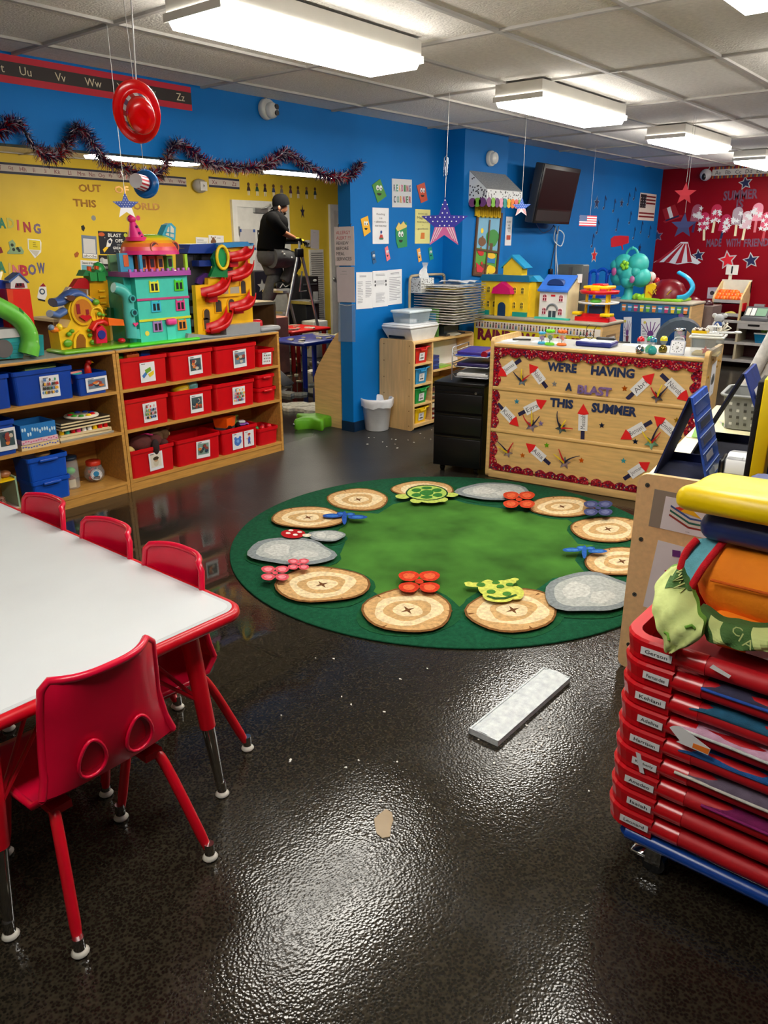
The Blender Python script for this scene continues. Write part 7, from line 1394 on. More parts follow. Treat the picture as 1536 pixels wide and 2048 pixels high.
# blue hat below it
p=onY(291,368,YH+.35);t2p=onY(283,288,YH+.35);t=thing('party_hat','small blue hat with striped crown hanging below the large red hat','hat',tuple(p))
BF2 = frame(p,(.25,-.1,.95),None,z=V((-.80,-.45,.08))); r = (p-onY(291,397,YH+.35)).length
BLH=mat((16,110,190),.25,mott=.03);part('brim',MB(BF2).lathe([(r*.55,0),(r*.98,-.008),(r,.0),(r*.9,.006),(r*.55,.008)],BLH,n=30),t,w=1)
b = MB(BF2)
for k in range(24): a0,a1=2*pi*k/24,2*pi*(k+1)/24;b.add([(r*.56*cos(a0),r*.56*sin(a0),.006),(r*.56*cos(a1),r*.56*sin(a1),.006),(r*.50*cos(a1),r*.50*sin(a1),.075),(r*.50*cos(a0),r*.50*sin(a0),.075)],[(0,1,2,3)],pap((190,30,50)) if k%2 else pap('paper'))
b.add([(r*.50*cos(2*pi*k/24),r*.50*sin(2*pi*k/24),.075) for k in range(24)],[list(range(24))],pap('paper'));part('crown',b,t,'red and white striped crown',w=1)
part('hat_band',MB(BF2).lathe([(r*.565,.007),(r*.555,.022)],plas('navy'),n=24),t,w=1);string(p+V((0,0,r*.9)),V((p.x-.02,p.y,ZC)),t,.0012)
def hstar(name, lab, px, Y, r, topc, botc, stripe=True, dots_=True, strx=None, rot=0, cat='star decoration', pl=None, clip=False):
    c=pl.w(*pl.p(*px)) if pl else onY(px[0],px[1],Y);t=thing(name,lab,cat,tuple(c));w=(O-c);w.z=0;F=frame(c,(-w.y,w.x,0),(0,0,1))@Mx.Rotation(rot,4,'Z')
    S = star(5,r,r*.42,pi/2); hi = -r*.12
    b = MB(F); pol = S
    up_ = [p for p in S if p[1] > hi]; cutR = (S[7][0]*.0+.0,hi)
    P_up=[S[0],S[1],S[2],S[3],(-r*.36,hi),(r*.36,hi),S[7],S[8],S[9]];P_lo=[(-r*.36,hi),S[3] if S[3][1] < hi else (-r*.38,hi-.001),S[4],S[5],S[6],S[7] if S[7][1] < hi else (r*.38,hi-.001),(r*.36,hi)]
    b.prism(P_up,-.002,.002,pap(topc)); part('upper_half', b, t, w=1)
    b = MB(F); b.prism(P_lo,-.002,.002,pap(botc)); lo = part('lower_half', b, t, w=1)
    if stripe:
        b = MB(F)
        for sgn in (-1,1):
            tip = S[4] if sgn < 0 else S[6]
            for k in range(3):
                x0=sgn*r*(.08+.10*k);b.prism([(x0,hi-.002),(x0+sgn*r*.05,hi-.002),(tip[0]*(.62+.17*k)+sgn*.0,tip[1]*(.72+.09*k)),(tip[0]*(.56+.17*k),tip[1]*(.70+.09*k))],.002,.003,pap((226,206,214) if sum(C(botc)) < 600 else (196,40,50)))
        part('stripes', b, lo, w=1)['kind'] = 'stuff'
    if dots_:
        b = MB(F); g = random.Random(3)
        for row in range(7):
            y = hi+r*.06+row*r*.16; half = (r*.95-(abs(y-r*.30))*1.5) if y < r*.32 else r*.30*(r-y)/(r*.68)
            for k in range(9):
                x = (k-4+.5*(row%2))*r*.19
                if abs(x) < half*.9: b.prism(circ((x,y),r*.028,8),.002,.003,pap('white'))
        part('white_dots', b, t, w=1)['kind'] = 'stuff'
    topp = c+V((0,0,r))
    string(topp, V((topp.x+(strx or 0),topp.y,ZC)), t, .0022 if clip else .0014)
    if clip:
        q=c+V((0,0,r*2.15));part('paper_clip',MB(frame(q,(-w.y,w.x,0),(0,0,1))).tube([(-.012,-.06,0),(-.012,.05,0),(.0,.062,0),(.012,.05,0),(.012,-.05,0),(.004,-.058,0),(-.004,-.05,0),(-.004,.035,0)],.0022,CHROME,n=6),t,'bent paper clip',w=1)
    return t
hstar('hanging_star','large blue star with white dots and pink striped legs hanging by the pillar',(889,448),3.2,(onY(889,395,3.2)-onY(889,448,3.2)).length,(40,34,150),(196,90,150),clip=True,strx=.02)
hstar('hanging_star','small star with blue dotted top and white legs below the garland',(252,412),3.4,.062,(60,80,150),(232,230,232),stripe=False)
hstar('hanging_star','small blue star with striped legs hanging in front of the awning',(1043,415),3.3,.075,(40,84,170),(232,206,210))
hstar('hanging_star','small red star on a string in front of the red wall',(1370,388),2.3,.085,(190,30,50),(180,24,44),False,False);hstar('hanging_star','small dark blue star hanging lower in front of the red wall',(1367,452),2.32,.10,(30,44,100),(24,36,90),False,False)
c=onY(1178,441,3.6);t=thing('hanging_flag','small striped flag hanging on a thread in front of the blue wall','flag',tuple(c));a,b_,d_=onY(1158,452,3.6),onY(1192,453,3.6),onY(1160,430,3.6);FF=frame(a,b_-a,d_-a);w,h=(b_-a).length,(d_-a).length
b = MB(FF)
for k in range(9): b.box((0,h*k/9,-.001),(w,h*(k+1)/9,.001),pap((190,40,60)) if k%2==0 else pap('paper'))
part('cloth',b,t,w=1);part('canton',MB(FF).box((0,h*.45,.001),(w*.42,h,.002),pap((70,90,130))),t,'blue corner',w=1);string(FF@V((w*.6,h,0)),V((FF@V((w*.6,h,0))).to_3d()[:2]+(ZC,)),t,.0012)

# ================================================================== the yellow room
s=wsheet('alphabet_strip','white alphabet strip with dark edges on the yellow wall, longer piece','alphabet strip',WB_,(-60,342),(373,373.5),(-60,319),(40,44,70));s.rect(0,.22,1,.8,(206,196,190))
a = WB_.p(-60,330); e = WB_.p(373,360)
for k, ch_ in enumerate(('Ff','Gg','Hh','Ii','Jj','Kk','Ll','Mm','Nn','Oo','Pp','Qq','Rr','Ss','Tt','Uu','Vv','Ww')):
    q=WB_.p([1,24,48,70,92,116,140,163,184,203,221,240,261,280,300,320,340,362][k],345);s.text(ch_,(q[0]-a[0])/(e[0]-a[0]),.51,.40,(120,40,60))
s.done()
s=wsheet('alphabet_strip','short alphabet strip with the last three letters on the yellow wall','alphabet strip',WB_,(418,374),(479,379),(418,353),(40,44,70));s.rect(0,.22,1,.8,(206,196,190));[s.text(c_,.18+.32*k,.5,.4,(120,40,60)) for k,c_ in enumerate(('Xx','Yy','Zz'))];s.done()
p=onY(397,372,YB);t=thing('emergency_light','oval grey emergency light between the two alphabet strips','light',tuple(p));EF=frame(p,(1,0,0),(0,0,1));part('housing',MB(EF).ell((0,0,.03),(.12,.09,.06),plas((170,168,166))),t,w=1);part('display',MB(EF).box((-.04,-.06,.07),(.07,.05,.095),plas((200,200,200))).prism([(.01,-.02),(.03,-.0),(.01,.02)],.095,.097,plas('dgrey')),t,w=1)
RG = mat((196,140,70),.22,metal=.4,mott=.2,scale=20)
for wd,a,b_,l in (('OUT',(157,376),(202,377),'shiny tan word OUT on the yellow wall'),('OF',(229,379),(257,380),'shiny tan word OF on the yellow wall'),('THIS',(146,405),(192,408),'shiny tan word THIS on the yellow wall'),('WORLD',(243,411),(319,414),'shiny tan word WORLD behind the small star')): wword(WB_,wd,a,b_,.085,RG,l,'tan letters on the yellow wall')
for k,(x,y,c,ch_) in enumerate(((-12,443,(150,60,70),'E'),(4,446,(40,130,110),'A'),(21,446,(196,190,90),'D'),(36,450,(206,90,90),'I'),(54,454,(170,50,70),'N'),(74,457,(120,100,130),'G'))): wword(WB_,ch_,(x-(2 if ch_=='I' else 7),y),(x+(2 if ch_=='I' else 7),y+.5),.11,c,('left-out first','teal','pale yellow','salmon','dark red','grey-purple')[k]+' letter %s of the word ending ADING on the yellow wall'%ch_,'coloured letters on the yellow wall',.04)
for k,(x,y,c,ch_) in enumerate(((3,534,(60,140,110),'A'),(19,537,(220,190,110),'I'),(33,541,(216,120,130),'N'),(48,541,(196,50,70),'B'),(64,539,(110,100,140),'O'),(82,536,(90,90,140),'W'))): wword(WB_,ch_,(x-(2 if ch_=='I' else 8),y),(x+(2 if ch_=='I' else 8),y+.5),.12,c,('green','cream','pink','crimson','purple','slate blue')[k]+' letter %s of the word ending BOW on the yellow wall'%ch_,'coloured letters on the yellow wall',.04)
s=wsheet('book_sticker','yellow open book sticker on the yellow wall','sticker',WB_,(55,515),(84,518),(54,476),'paper',outline=[(.05,.45),(.5,.0),(.95,.35),(1,.85),(.9,1),(.05,.97)]);s.poly([(.12,.42),(.9,.45),(.9,.93),(.12,.92)],(226,206,30)).poly([(.14,.40),(.85,.42),(.6,.08)],(200,196,186)).lines(.4,.7,.55,.85,3,(150,130,20)).done()
sticker('animal_sticker','pale spotted toy animal sticker lying on an open book, yellow wall','sticker',WB_,[(14,505),(20,498),(17,484),(25,479),(31,487),(30,495),(42,493),(48,503),(46,508),(15,508)],(140,170,130),None,.003,lambda b,P,z: [b.prism(circ(WB_.p(x,y),.018,8),z,z+.001,pap((40,50,40))) for x,y in ((24,490),(27,499),(35,497),(38,501))]);sticker('book_sticker','dark red sticker cut by the left frame edge, yellow wall','sticker',WB_,[(-12,492),(2,494),(6,505),(-8,510)],(130,30,40))
sticker('rocket_sticker','white rocket sticker with a red nose and round window','sticker',WB_,[(74,595),(78,575),(85,566),(92,572),(94,590),(89,602),(80,600)],'paper',None,.003,lambda b,P,z: (b.prism(WB_.P([(79,573),(86,566),(92,573)]),z,z+.001,pap((150,20,30))),b.prism(circ(WB_.p(84,583),.035,14),z,z+.001,pap((60,80,110))),b.prism(circ(WB_.p(84,583),.02,14),z+.001,z+.002,pap('paper')),b.prism(WB_.P([(76,597),(90,600),(90,603),(76,600)]),z,z+.001,pap('black'))))
sticker('planet_sticker','small black sticker above the alphabet poster','sticker',WB_,[(162,452),(167,450),(170,456),(167,463),(163,459)],'black');sticker('planet_sticker','small brown leaf-shaped sticker left of the alphabet poster','sticker',WB_,[(148,508),(154,503),(158,507),(155,514),(150,515)],(170,90,30));
for x,y,c,l in ((187,436,'grey','grey round dot sticker under the word THIS'),(257,438,'grey','grey round dot sticker under the small hanging star'),(276,436,'pink','pink round dot sticker near the party hat cone')): b=WB_.mb();b.prism(circ(WB_.p(x,y),.03,14),.0008,.003,pap(c));solo('dot_sticker',b,l,'sticker')
s=wsheet('alphabet_poster','tall grey framed poster with lowercase letters on the yellow wall','poster',WB_,(165,516),(195,518),(163,470),(110,124,150));s.rect(.1,.22,.9,.86,(206,206,210)).rect(.04,.02,.96,.2,'paper').text('abcde',.5,.11,.12,'black',wid=.85).done()
s=wsheet('rocket_poster','black poster reading blast off with a great year and a rocket','poster',WB_,(200,508),(258,509),(196,462),(20,24,40))
s.text('BLAST',.55,.84,.16,'white',wid=.45,bold=.02).text('OFF',.68,.6,.16,'white',wid=.26,bold=.02).text('with a',.68,.43,.07,'lgrey').text('GREAT',.62,.28,.12,'white',wid=.34,bold=.02).text('YEAR',.76,.11,.12,'white',wid=.26,bold=.02).poly([(.22,.3),(.36,.34),(.46,.62),(.4,.72),(.28,.6)],'paper').disc(.36,.55,.08,(40,50,80)).poly([(.14,.06),(.3,.3),(.2,.32),(.1,.2)],(246,200,30)).disc(.92,.86,.09,(190,200,60)).blob(.1,.86,.1,.09,(200,90,40),3).poly([(.78,.6),(.98,.48),(.95,.46),(.78,.56)],'cream').star(.2,.72,.03,'white').star(.5,.14,.03,'white').done()
s=wsheet('pocket_chart','black calendar pocket chart with white cards below the rocket poster','pocket chart',WB_,(199,548),(259,550),(197,510),(22,22,26));s.disc(.12,.72,.16,(170,170,170)).rect(.14,.55,.46,.8,'lgrey').rect(.72,.55,1,.8,'lgrey');[s.lines(.2+.16*k,.32+.16*k,.3,.42,2,'lgrey',k) for k in range(5)];s.done()
s=wsheet('number_chart','maroon number chart low behind the toy castle','poster',WB_,(200,566),(262,568),(199,552),(130,20,60));[s.text(str(k+4),.1+.2*k,.5,.5,(230,150,180)) for k in range(5)];s.done()
s=wsheet('weather_poster','seasons and weather poster left of the black pocket chart','poster',WB_,(162,545),(198,547),(161,520),(226,226,226));s.rect(.05,.0,.95,.62,(110,170,190)).rect(.05,0,.95,.25,(70,130,70)).text('Seasons & Weather',.5,.8,.2,'black',wid=.85,bold=.02).done()
for k, x in enumerate((497,514,530,547,563,581,596,613,630)):
    y=377+k*1.1;cx,cy=WB_.p(x,y);b=WB_.mb();c=[(60,40,40),(40,80,60),(50,40,60),(60,70,110),(130,120,120),(90,50,90),(120,100,90),(50,60,70),(40,70,80)][k];sk=[(90,60,40),(150,110,80),(90,60,50)][k%3]
    b.prism(circ((cx,cy+.055),.025,12),.0008,.003,pap(sk)).prism([(cx-.035,cy-.03),(cx+.035,cy-.03),(cx+.018,cy+.03),(cx-.018,cy+.03)],.0008,.003,pap(c)).prism([(cx-.02,cy-.09),(cx-.008,cy-.09),(cx-.006,cy-.03),(cx-.018,cy-.03)],.0008,.003,pap('paper')).prism([(cx+.008,cy-.09),(cx+.02,cy-.09),(cx+.018,cy-.03),(cx+.006,cy-.03)],.0008,.003,pap('paper'))
    solo('child_cutout',b,('first','second','third','fourth','fifth','sixth','seventh','eighth','last')[k]+' of nine small paper children in a row above the white door','cutout','paper children on the yellow wall')
cx,cy=WB_.p(605,424);b=WB_.mb();b.prism([(cx+x*.6,cy+y*1.25) for x,y in star(5,.085,.034)],.0008,.003,pap((50,44,70)));solo('star_sticker',b,'narrow dark star sticker on the yellow wall right of the person','sticker')
s=wsheet('notice_sheet','white notice sheet on the yellow wall right of the ladder top','notice',WB_,(621,497),(638,498),(620,459),(206,200,206));s.lines(.3,.7,.84,.9,1).done()
p=onY(614,487,YB);solo('thermostat',MB().rbox((p.x-.05,YB-.03,p.z-.05),(p.x+.05,YB-.0005,p.z+.05),plas((214,212,206)),.008).box((p.x-.01,YB-.031,p.z-.02),(p.x+.02,YB-.03,p.z+.01),plas('black')),'small white thermostat box beside the ladder top','thermostat')
v0,v1=onY(617,499,YB),onY(645,499,YB);t=thing('wall_vent','tall white louvred vent grille on the yellow wall','vent',(v0.x,YB,.3));z1_=v0.z
part('vent_frame', MB().box((v0.x,YB-.02,.25),(v1.x,YB-.0005,z1_),plas((214,212,206))), t, w=1); b = MB()
k = .30
while k < z1_-.05: b.box((v0.x+.03,YB-.028,k),(v1.x-.03,YB-.0205,k+.014),plas((150,148,144))); k += .032
part('louvre', b, t, w=1)['kind'] = 'stuff'
# door posters
for (bl,br,tl,c,l,nm) in (((481,500),(512,500),(480,458),(190,188,190),'pale grey sheet with blue corners at the top of the white door','poster'),((511,540),(527,541),(510,505),(190,186,190),'pale grey drawing lower on the white door','poster'),((516,494),(527,494),(515,460),(24,22,26),'black poster with a white figure on the white door','poster')):
    P3 = Pl('Y',YB-.0305); s = wsheet(nm,l,'poster',P3,bl,br,tl,c)
    if c[0] == 24: s.disc(.3,.8,.08,'white').rect(.2,.3,.4,.7,'white')
    elif bl[1] == 500: s.rect(.0,.86,.12,1,(50,80,150)).rect(.86,.86,1,1,(50,80,150)).rect(.86,0,1,.12,(50,80,150))
    else: s.lines(.2,.8,.2,.8,6,(160,156,160))
    s.done()
for (bl,br,tl,l,bear) in (((392,492),(417,493),(391,474),'white sheet with text behind the dark toy castle, yellow wall',0),((418,494),(448,495),(417,470),'white sheet with a brown bear picture, yellow wall',1)):
    s = wsheet('picture_sheet',l,'poster',WB_,bl,br,tl,'paper')
    if bear: s.blob(.3,.4,.18,.3,(120,80,50),2).disc(.3,.68,.16,(120,80,50)).disc(.18,.84,.06,(110,70,44)).disc(.42,.84,.06,(110,70,44)).lines(.55,.9,.7,.85,2)
    else: s.lines(.1,.9,.2,.8,5)
    s.done()
# ---- furniture and ceiling debris in the yellow room
t = thing('cubby_shelf','brown low shelf with a blue bin, seen beyond the red shelf end','shelf',(4.9,6.4,0));
xa, xb = onY(515,620,6.2).x, onY(551,605,6.2).x; zt3 = onY(540,603,6.2).z
for n_,a,b_ in (('top_board',(xa-.3,6.2,zt3-.03),(xb,6.7,zt3)),('side_panel',(xb-.03,6.2,0),(xb,6.7,zt3-.03)),('side_panel',(xa-.3,6.2,0),(xa-.27,6.7,zt3-.03)),('back_panel',(xa-.27,6.68,0),(xb-.03,6.7,zt3-.03)),('shelf_board',(xa-.27,6.22,.35),(xb-.03,6.68,.37))): part(n_,MB().box(a,b_,mat((170,124,80),.5,mott=.12) if n_ != 'top_board' else mat((206,186,150),.5)),t,w=1)
solo('storage_bin',MB().frust((xa-.02,6.25),(xa+.16,6.5),(xa-.03,6.24),(xa+.18,6.52),.3705,.62,plas((20,60,150))),'blue bin standing in the brown shelf of the yellow room','bin')
for (x0,x1,y0,h,c,l,nm) in ((1.6,2.72,5.9,.93,(186,146,100),'wooden shelf back in the yellow room behind the green slide','shelf_back'),(2.95,3.25,5.6,.98,(150,110,74),'tall brown cardboard-like panel behind the red tower','panel'),(3.3,4.5,6.2,.80,(176,136,92),'wooden shelf in the yellow room behind the yellow house','shelf_back')):
    b=MB();b.box((x0,y0,0),(x1,y0+.02,h),mat(c,.55,mott=.12)).box((x0,y0,h),(x1,y0+.35,h+.02),mat((200,180,150),.5)).box((x0,y0+.33,0),(x1,y0+.35,h),mat(c,.55));solo(nm,b,l,'shelf')
def floorbox(name, lab, cat, px0, px1, pyt, Y, dep, c, fn=None):
    x0,x1=onY(px0,pyt,Y).x,onY(px1,pyt,Y).x;z=onY((px0+px1)/2,pyt,Y).z;b=MB();b.rbox((x0,Y,0),(x1,Y+dep,z),mat(c,.45,mott=.08),.015)
    if fn: fn(b,x0,x1,z,Y)
    return solo(name,b,lab,cat)
floorbox('grey_bin','light grey plastic bin below the raised shoe of the person','bin',546,577,585,8.3,.4,(150,148,142),lambda b,x0,x1,z,Y: b.rbox((x0-.02,Y-.02,z),(x1+.02,Y+.42,z+.03),plas((110,108,104)),.01))
floorbox('pink_box','salmon pink box standing on the floor before the grey bin','box',548,577,634,7.0,.3,(200,130,110))
floorbox('water_cooler','black appliance with a shelf standing behind the ladder','appliance',601,637,553,8.4,.45,(22,22,24),lambda b,x0,x1,z,Y: b.box((x0+.25,Y-.01,z-.35),(x1-.03,Y-.001,z-.22),plas((150,150,150))).box((x0+.05,Y-.012,z-.12),(x1-.05,Y-.001,z-.1),plas('dgrey')).ell(((x0+x1)/2+.1,Y-.01,z-.06),(.04,.01,.02),plas('lgrey')))
floorbox('black_cabinet','low black cabinet left of the black appliance','cabinet',582,597,548,8.45,.4,(30,26,28));floorbox('trash_can','dark bin with a grey lid at the foot of the black appliance','bin',612,636,608,8.1,.28,(26,26,28),lambda b,x0,x1,z,Y: b.rbox((x0-.02,Y-.02,z),(x1+.02,Y+.3,z+.05),plas((130,130,130)),.01))
floorbox('star_banner_box','dark blue box with a white star left of the person','box',508,537,542,8.3,.3,(34,32,48),lambda b,x0,x1,z,Y: b.prism(star(5,.09,.04,pi/2,((x0+x1)/2,z-.2)),.001,.004,pap('lgrey'),xf=Pl('Y',Y).F))
floorbox('white_bucket','white bucket with an open top behind the blue table','bucket',628,656,642,7.6,.25,(206,206,200))
def kidtable(lab, c, px, ztop, w, d, rz):
    p = onZ(px[0],px[1],ztop); t = thing('kids_table', lab, 'table', (p.x,p.y,0), rz, 'small plastic tables'); m = plas(c)
    part('tabletop', MB().rbox((-w/2,-d/2,ztop-.04),(w/2,d/2,ztop),m,.02), t)
    for x in (-w/2+.07,w/2-.07):
        for y in (-d/2+.07,d/2-.07): part('leg', MB().cyl((x,y,0),(x,y,ztop-.035),.026,m,r1=.032,n=14), t)
    return t
k1=kidtable('small plastic table with a blue top covered in wet ceiling crumbs',(24,44,150),(618,676),.50,.78,.62,0.0);k2=kidtable('small plastic table with a red top behind the blue one',(214,20,26),(590,655),.50,.7,.62,0.0)
def debris(n, seed, cx, cy, rx, ry, z, sz, nm, lab, grp=None):
    g = random.Random(seed)
    for k in range(n):
        x,y=cx+rx*g.uniform(-1,1),cy+ry*g.uniform(-1,1);s=g.uniform(.5,1.3)*sz;P=blob((0,0),s,s*g.uniform(.4,.8),k+seed,9,.5);b=MB(rotz(g.uniform(0,6),(x,y,z)));h=g.uniform(.006,.03)*(.4+sz*4);c=g.choice([(206,200,186),(220,214,200),(190,180,160),(150,140,120)]);b.prism(P,0.0004,h,mat(c,.9,mott=.15,scale=40,bump=.3,bscale=80))
        solo('ceiling_tile_scrap', b, lab, 'debris', grp)
T1, T2 = k1.location, k2.location
debris(12,31,T1.x,T1.y,.33,.25,.5002,.06,'','wet ceiling tile scrap lying on the blue table','scraps on the blue table');debris(9,45,T2.x,T2.y,.3,.25,.5002,.06,'','wet ceiling tile scrap lying on the red table','scraps on the red table')
for (px,py,s,l) in ((575,815,.16,'pale ceiling tile scrap near the shelf foot'),(572,790,.12,'pale ceiling tile scrap by the grey sheet'),(610,815,.20,'large pale ceiling tile scrap beside the green cushion'),(628,822,.16,'pale ceiling tile scrap against the maple panel'),(590,820,.14,'pale ceiling tile scrap between the larger ones'),(640,730,.14,'pale ceiling tile scrap below the white fluff'),(588,722,.13,'white flat scrap under the blue table'),(627,770,.07,'small pale scrap on the wet floor'),(622,745,.08,'small pale scrap under the tables'),(600,790,.07,'small crumb beyond the cushion')):
    q=onZ(px,py,0);b=MB(rotz(px*.37,tuple(q)));b.prism(blob((0,0),s,s*.6,px,13,.5),.0005,.02+s*.08,mat((222,216,200),.9,mott=.2,scale=30,bump=.5,bscale=60));solo('ceiling_tile_scrap',b,l,'debris','ceiling scraps on the floor')
debris(40,77,5.9,5.9,1.1,1.0,.0003,.035,'','small crumb of wet ceiling tile on the yellow room floor','crumbs on the yellow room floor')
q = onZ(640,690,.12); b = MB(Mx.Translation((q.x,q.y,0))); g = random.Random(4)
for k in range(26): b.ell((g.uniform(-.38,.38),g.uniform(-.2,.2),.05+g.uniform(0,.14)),(g.uniform(.08,.15),g.uniform(.08,.13),g.uniform(.05,.10)),mat((214,206,170),.95,mott=.15,scale=30,bump=.6,bscale=50),n=10)
solo('insulation_heap', b, 'heap of pale fluffy insulation fallen beyond the blue table', 'insulation')
A=[onZ(565,770,0.01),onZ(590,768,.01)];b=MB();p1,p2=onZ(566,772,.0),onZ(589,766,.0);b.add([tuple(p1),tuple(p2),(p1.x+.05,p1.y+.55,.42),(p1.x-.05,p1.y+.5,.42),tuple(p1+V((0,.02,0))),tuple(p2+V((0,.02,0))),(p1.x+.05,p1.y+.57,.42),(p1.x-.05,p1.y+.52,.42)],[(0,1,2,3),(7,6,5,4),(0,4,5,1),(1,5,6,2),(2,6,7,3),(3,7,4,0)],mat((130,130,132),.4,metal=.4,mott=.1));solo('metal_sheet',b,'grey bent metal sheet leaning behind the end of the red bin shelf','panel')
# the clear light lens lying on the wet carpet
la, lb, lc, ld = onZ(938,1466,0), onZ(996,1493,0), onZ(1133,1362,0), onZ(1077,1345,0)
LFr=frame(la,lb-la,lc-lb);lw,ll=(lb-la).length,(lc-lb).length;b=MB(LFr);LM=mat((234,243,250),.2,alpha=.88,mott=.12,scale=40,bump=.4,bscale=260)
n = 8; prof = [(-.0,.016)]+[(lw*k/n,.010+.012*sin(pi*k/n)) for k in range(n+1)]+[(lw,.016)]
b.grid([[(x,y,z+.004) for x,z in prof] for y in (0,ll*.33,ll*.66,ll)],LM);b.box((0,-.002,.0005),(.006,ll,.02),LM).box((lw-.006,0,.0005),(lw,ll,.02),LM).box((0,-.002,.0005),(lw,.004,.022),LM).box((0,ll-.004,.0005),(lw,ll,.022),LM)
o = solo('light_lens', b, 'fallen clear plastic light lens lying on the wet carpet', 'light lens')
for k in range(70):
    g = random.Random(k+900)
    if k < 28: x, y = g.gauss(1.98,.10), g.gauss(.98,.05)
    elif k < 46: q = onZ(g.gauss(820,60),g.gauss(880,14)); x, y = q.x, q.y
    else: q = onZ(g.uniform(560,1180),g.uniform(1300,1640)); x, y = q.x, q.y
    s=g.uniform(.0025,.006)*(1.5 if 28 <= k < 46 else 1);b=MB(rotz(g.uniform(0,6),(x,y,0)));b.prism(blob((0,0),s,s*.7,k,6,.5),.0004,.003,pap((226,224,216)));solo('tile_crumb',b,'tiny white crumb beside the fallen light lens' if k < 28 else ('tiny white crumb on the carpet before the white waste bin' if k < 46 else 'tiny white crumb on the dark wet carpet'),'crumb','crumbs by the lens' if k < 28 else ('crumbs before the waste bin' if k < 46 else 'crumbs on the dark carpet'))
q=onZ(768,1648,0);b=MB(rotz(.6,tuple(q)));b.prism(blob((0,0),.05,.03,3,10,.3),.0004,.003,mat((176,150,110),.3,alpha=.7));solo('plastic_scrap',b,'thin tan plastic scrap on the wet carpet at front centre','scrap')
# ================================================================== toys standing along the shelf tops
ST = .9150
def PT_(Y): return Pl('Y',Y)
def tc2(x, y): return (x/3.84, 400+y/3.84)
def tc3(x, y): return (340+x/3.84, 340+y/3.84)
class Toy:
    def __init__(s, name, lab, cat, Y, px): s.pl = Pl('Y',Y); x, z = s.pl.p(*px); s.t = thing(name,lab,cat,tuple(s.pl.w(x,ST)))
    def part(s, n, f, lab=None, par=None): b = s.pl.mb(); f(b); return part(n,b,par or s.t,lab,w=1)
    def P(s, pts, conv=None): return s.pl.P([conv(*q) if conv else q for q in pts])
def floorfix(P): return [(x,max(z,ST+.0004)) for x, z in P]
# -- turquoise and red tower playset
T=Toy('toy_tower','red and turquoise toy tower with a curving green slide at the left frame edge','playset',4.40,(45,700));TL_=plas((50,170,170))
T.part('base_block',lambda b: b.prism(floorfix(T.P([(-30,720),(46,716),(45,672),(-30,676)])),-.10,.0,TL_).box((T.P([(-30,676)])[0][0],T.P([(10,676)])[0][1]-.0,-.12),(T.P([(45,676)])[0][0],T.P([(10,658)])[0][1],.012),plas((206,206,204))),'turquoise brick base')
for r in range(4): T.part('brick_course',lambda b: b.box((T.P([(16,690)])[0][0],ST+.015+.022*r,.0),(T.P([(43,690)])[0][0],ST+.031+.022*r,.005),plas((40,150,156))))
T.part('round_door',lambda b: b.cyl((*T.P([(6,697)])[0],0),(*T.P([(6,697)])[0],.012),.05,plas((104,100,100)),n=22),'grey round door')
T.part('side_block',lambda b: b.prism(floorfix(T.P([(65,714),(92,711),(90,670),(66,672)])),-.12,-.02,plas((30,140,144))),'dark turquoise block');T.part('tower_wall',lambda b: b.prism(T.P([(30,672),(81,672),(68,579),(18,579)]),-.16,-.05,plas((226,36,16))).prism(T.P([(18,579),(31,580),(33,622),(24,620)]),-.05,-.03,plas((226,70,30))),'orange-red tower')
T.part('slide',lambda b: b.tube(smooth([(*T.P([q])[0],.02) for q in ((-30,600),(-4,614),(22,628),(42,646),(54,668),(56,690),(53,708))],4),[.05]*20+[.055]*5,mat((110,200,70),.35,mott=.06),n=14),'green slide')
for q in ((38,636),(58,665),(62,682)): T.part('slide_bump', lambda b: b.ell((*T.P([q])[0],.055),.014,plas((150,220,110)),n=8))
T.part('leaf', lambda b: b.prism(T.P([(25,630),(38,638),(37,622),(30,615)]),.03,.06,plas((40,130,50))), 'dark green leaf')
zt_ = T.P([(40,579)])[0][1]
t=thing('toy_barn','tiny red and white toy barn with a blue roof standing on the red tower','toy',tuple(Pl('Y',4.48).w(*Pl('Y',4.48).p(38,576))));bp_=Pl('Y',4.48)
def bb(n, f, l=None): b = bp_.mb(); f(b); return part(n,b,t,l,w=1)
q0=bp_.P([(18,577),(52,577),(50,565),(34,549),(18,562)]);q0=[(x,max(z,zt_+.001)) for x,z in q0];bb('wall',lambda b: b.prism(q0,-.05,.02,plas((226,220,220))));bb('door',lambda b: b.prism(bp_.P([(26,575),(46,575),(44,566),(28,566)]),.02,.024,plas((120,20,36))).box((bp_.p(30,571)[0],bp_.p(30,572)[1],.024),(bp_.p(33,571)[0],bp_.p(30,566)[1],.027),plas('black')).box((bp_.p(36,571)[0],bp_.p(30,572)[1],.024),(bp_.p(39,571)[0],bp_.p(30,566)[1],.027),plas('black')),'red doors');bb('roof',lambda b: b.prism(bp_.P([(14,566),(34,549),(52,566),(54,564),(34,545),(12,562)]),-.055,.03,plas((70,100,160))),'blue roof')
T=Toy('toy_castle','blue toy castle piece with a yellow spike behind the tower at far left','playset',4.52,(2,700));T.part('tower',lambda b: b.prism(floorfix(T.P([(-30,700),(16,700),(14,560),(-30,560)])),-.06,.0,plas((30,60,170))));T.part('spike',lambda b: b.prism(T.P([(2,560),(9,560),(6,543)]),-.03,.0,plas('yellow')),'yellow spike')
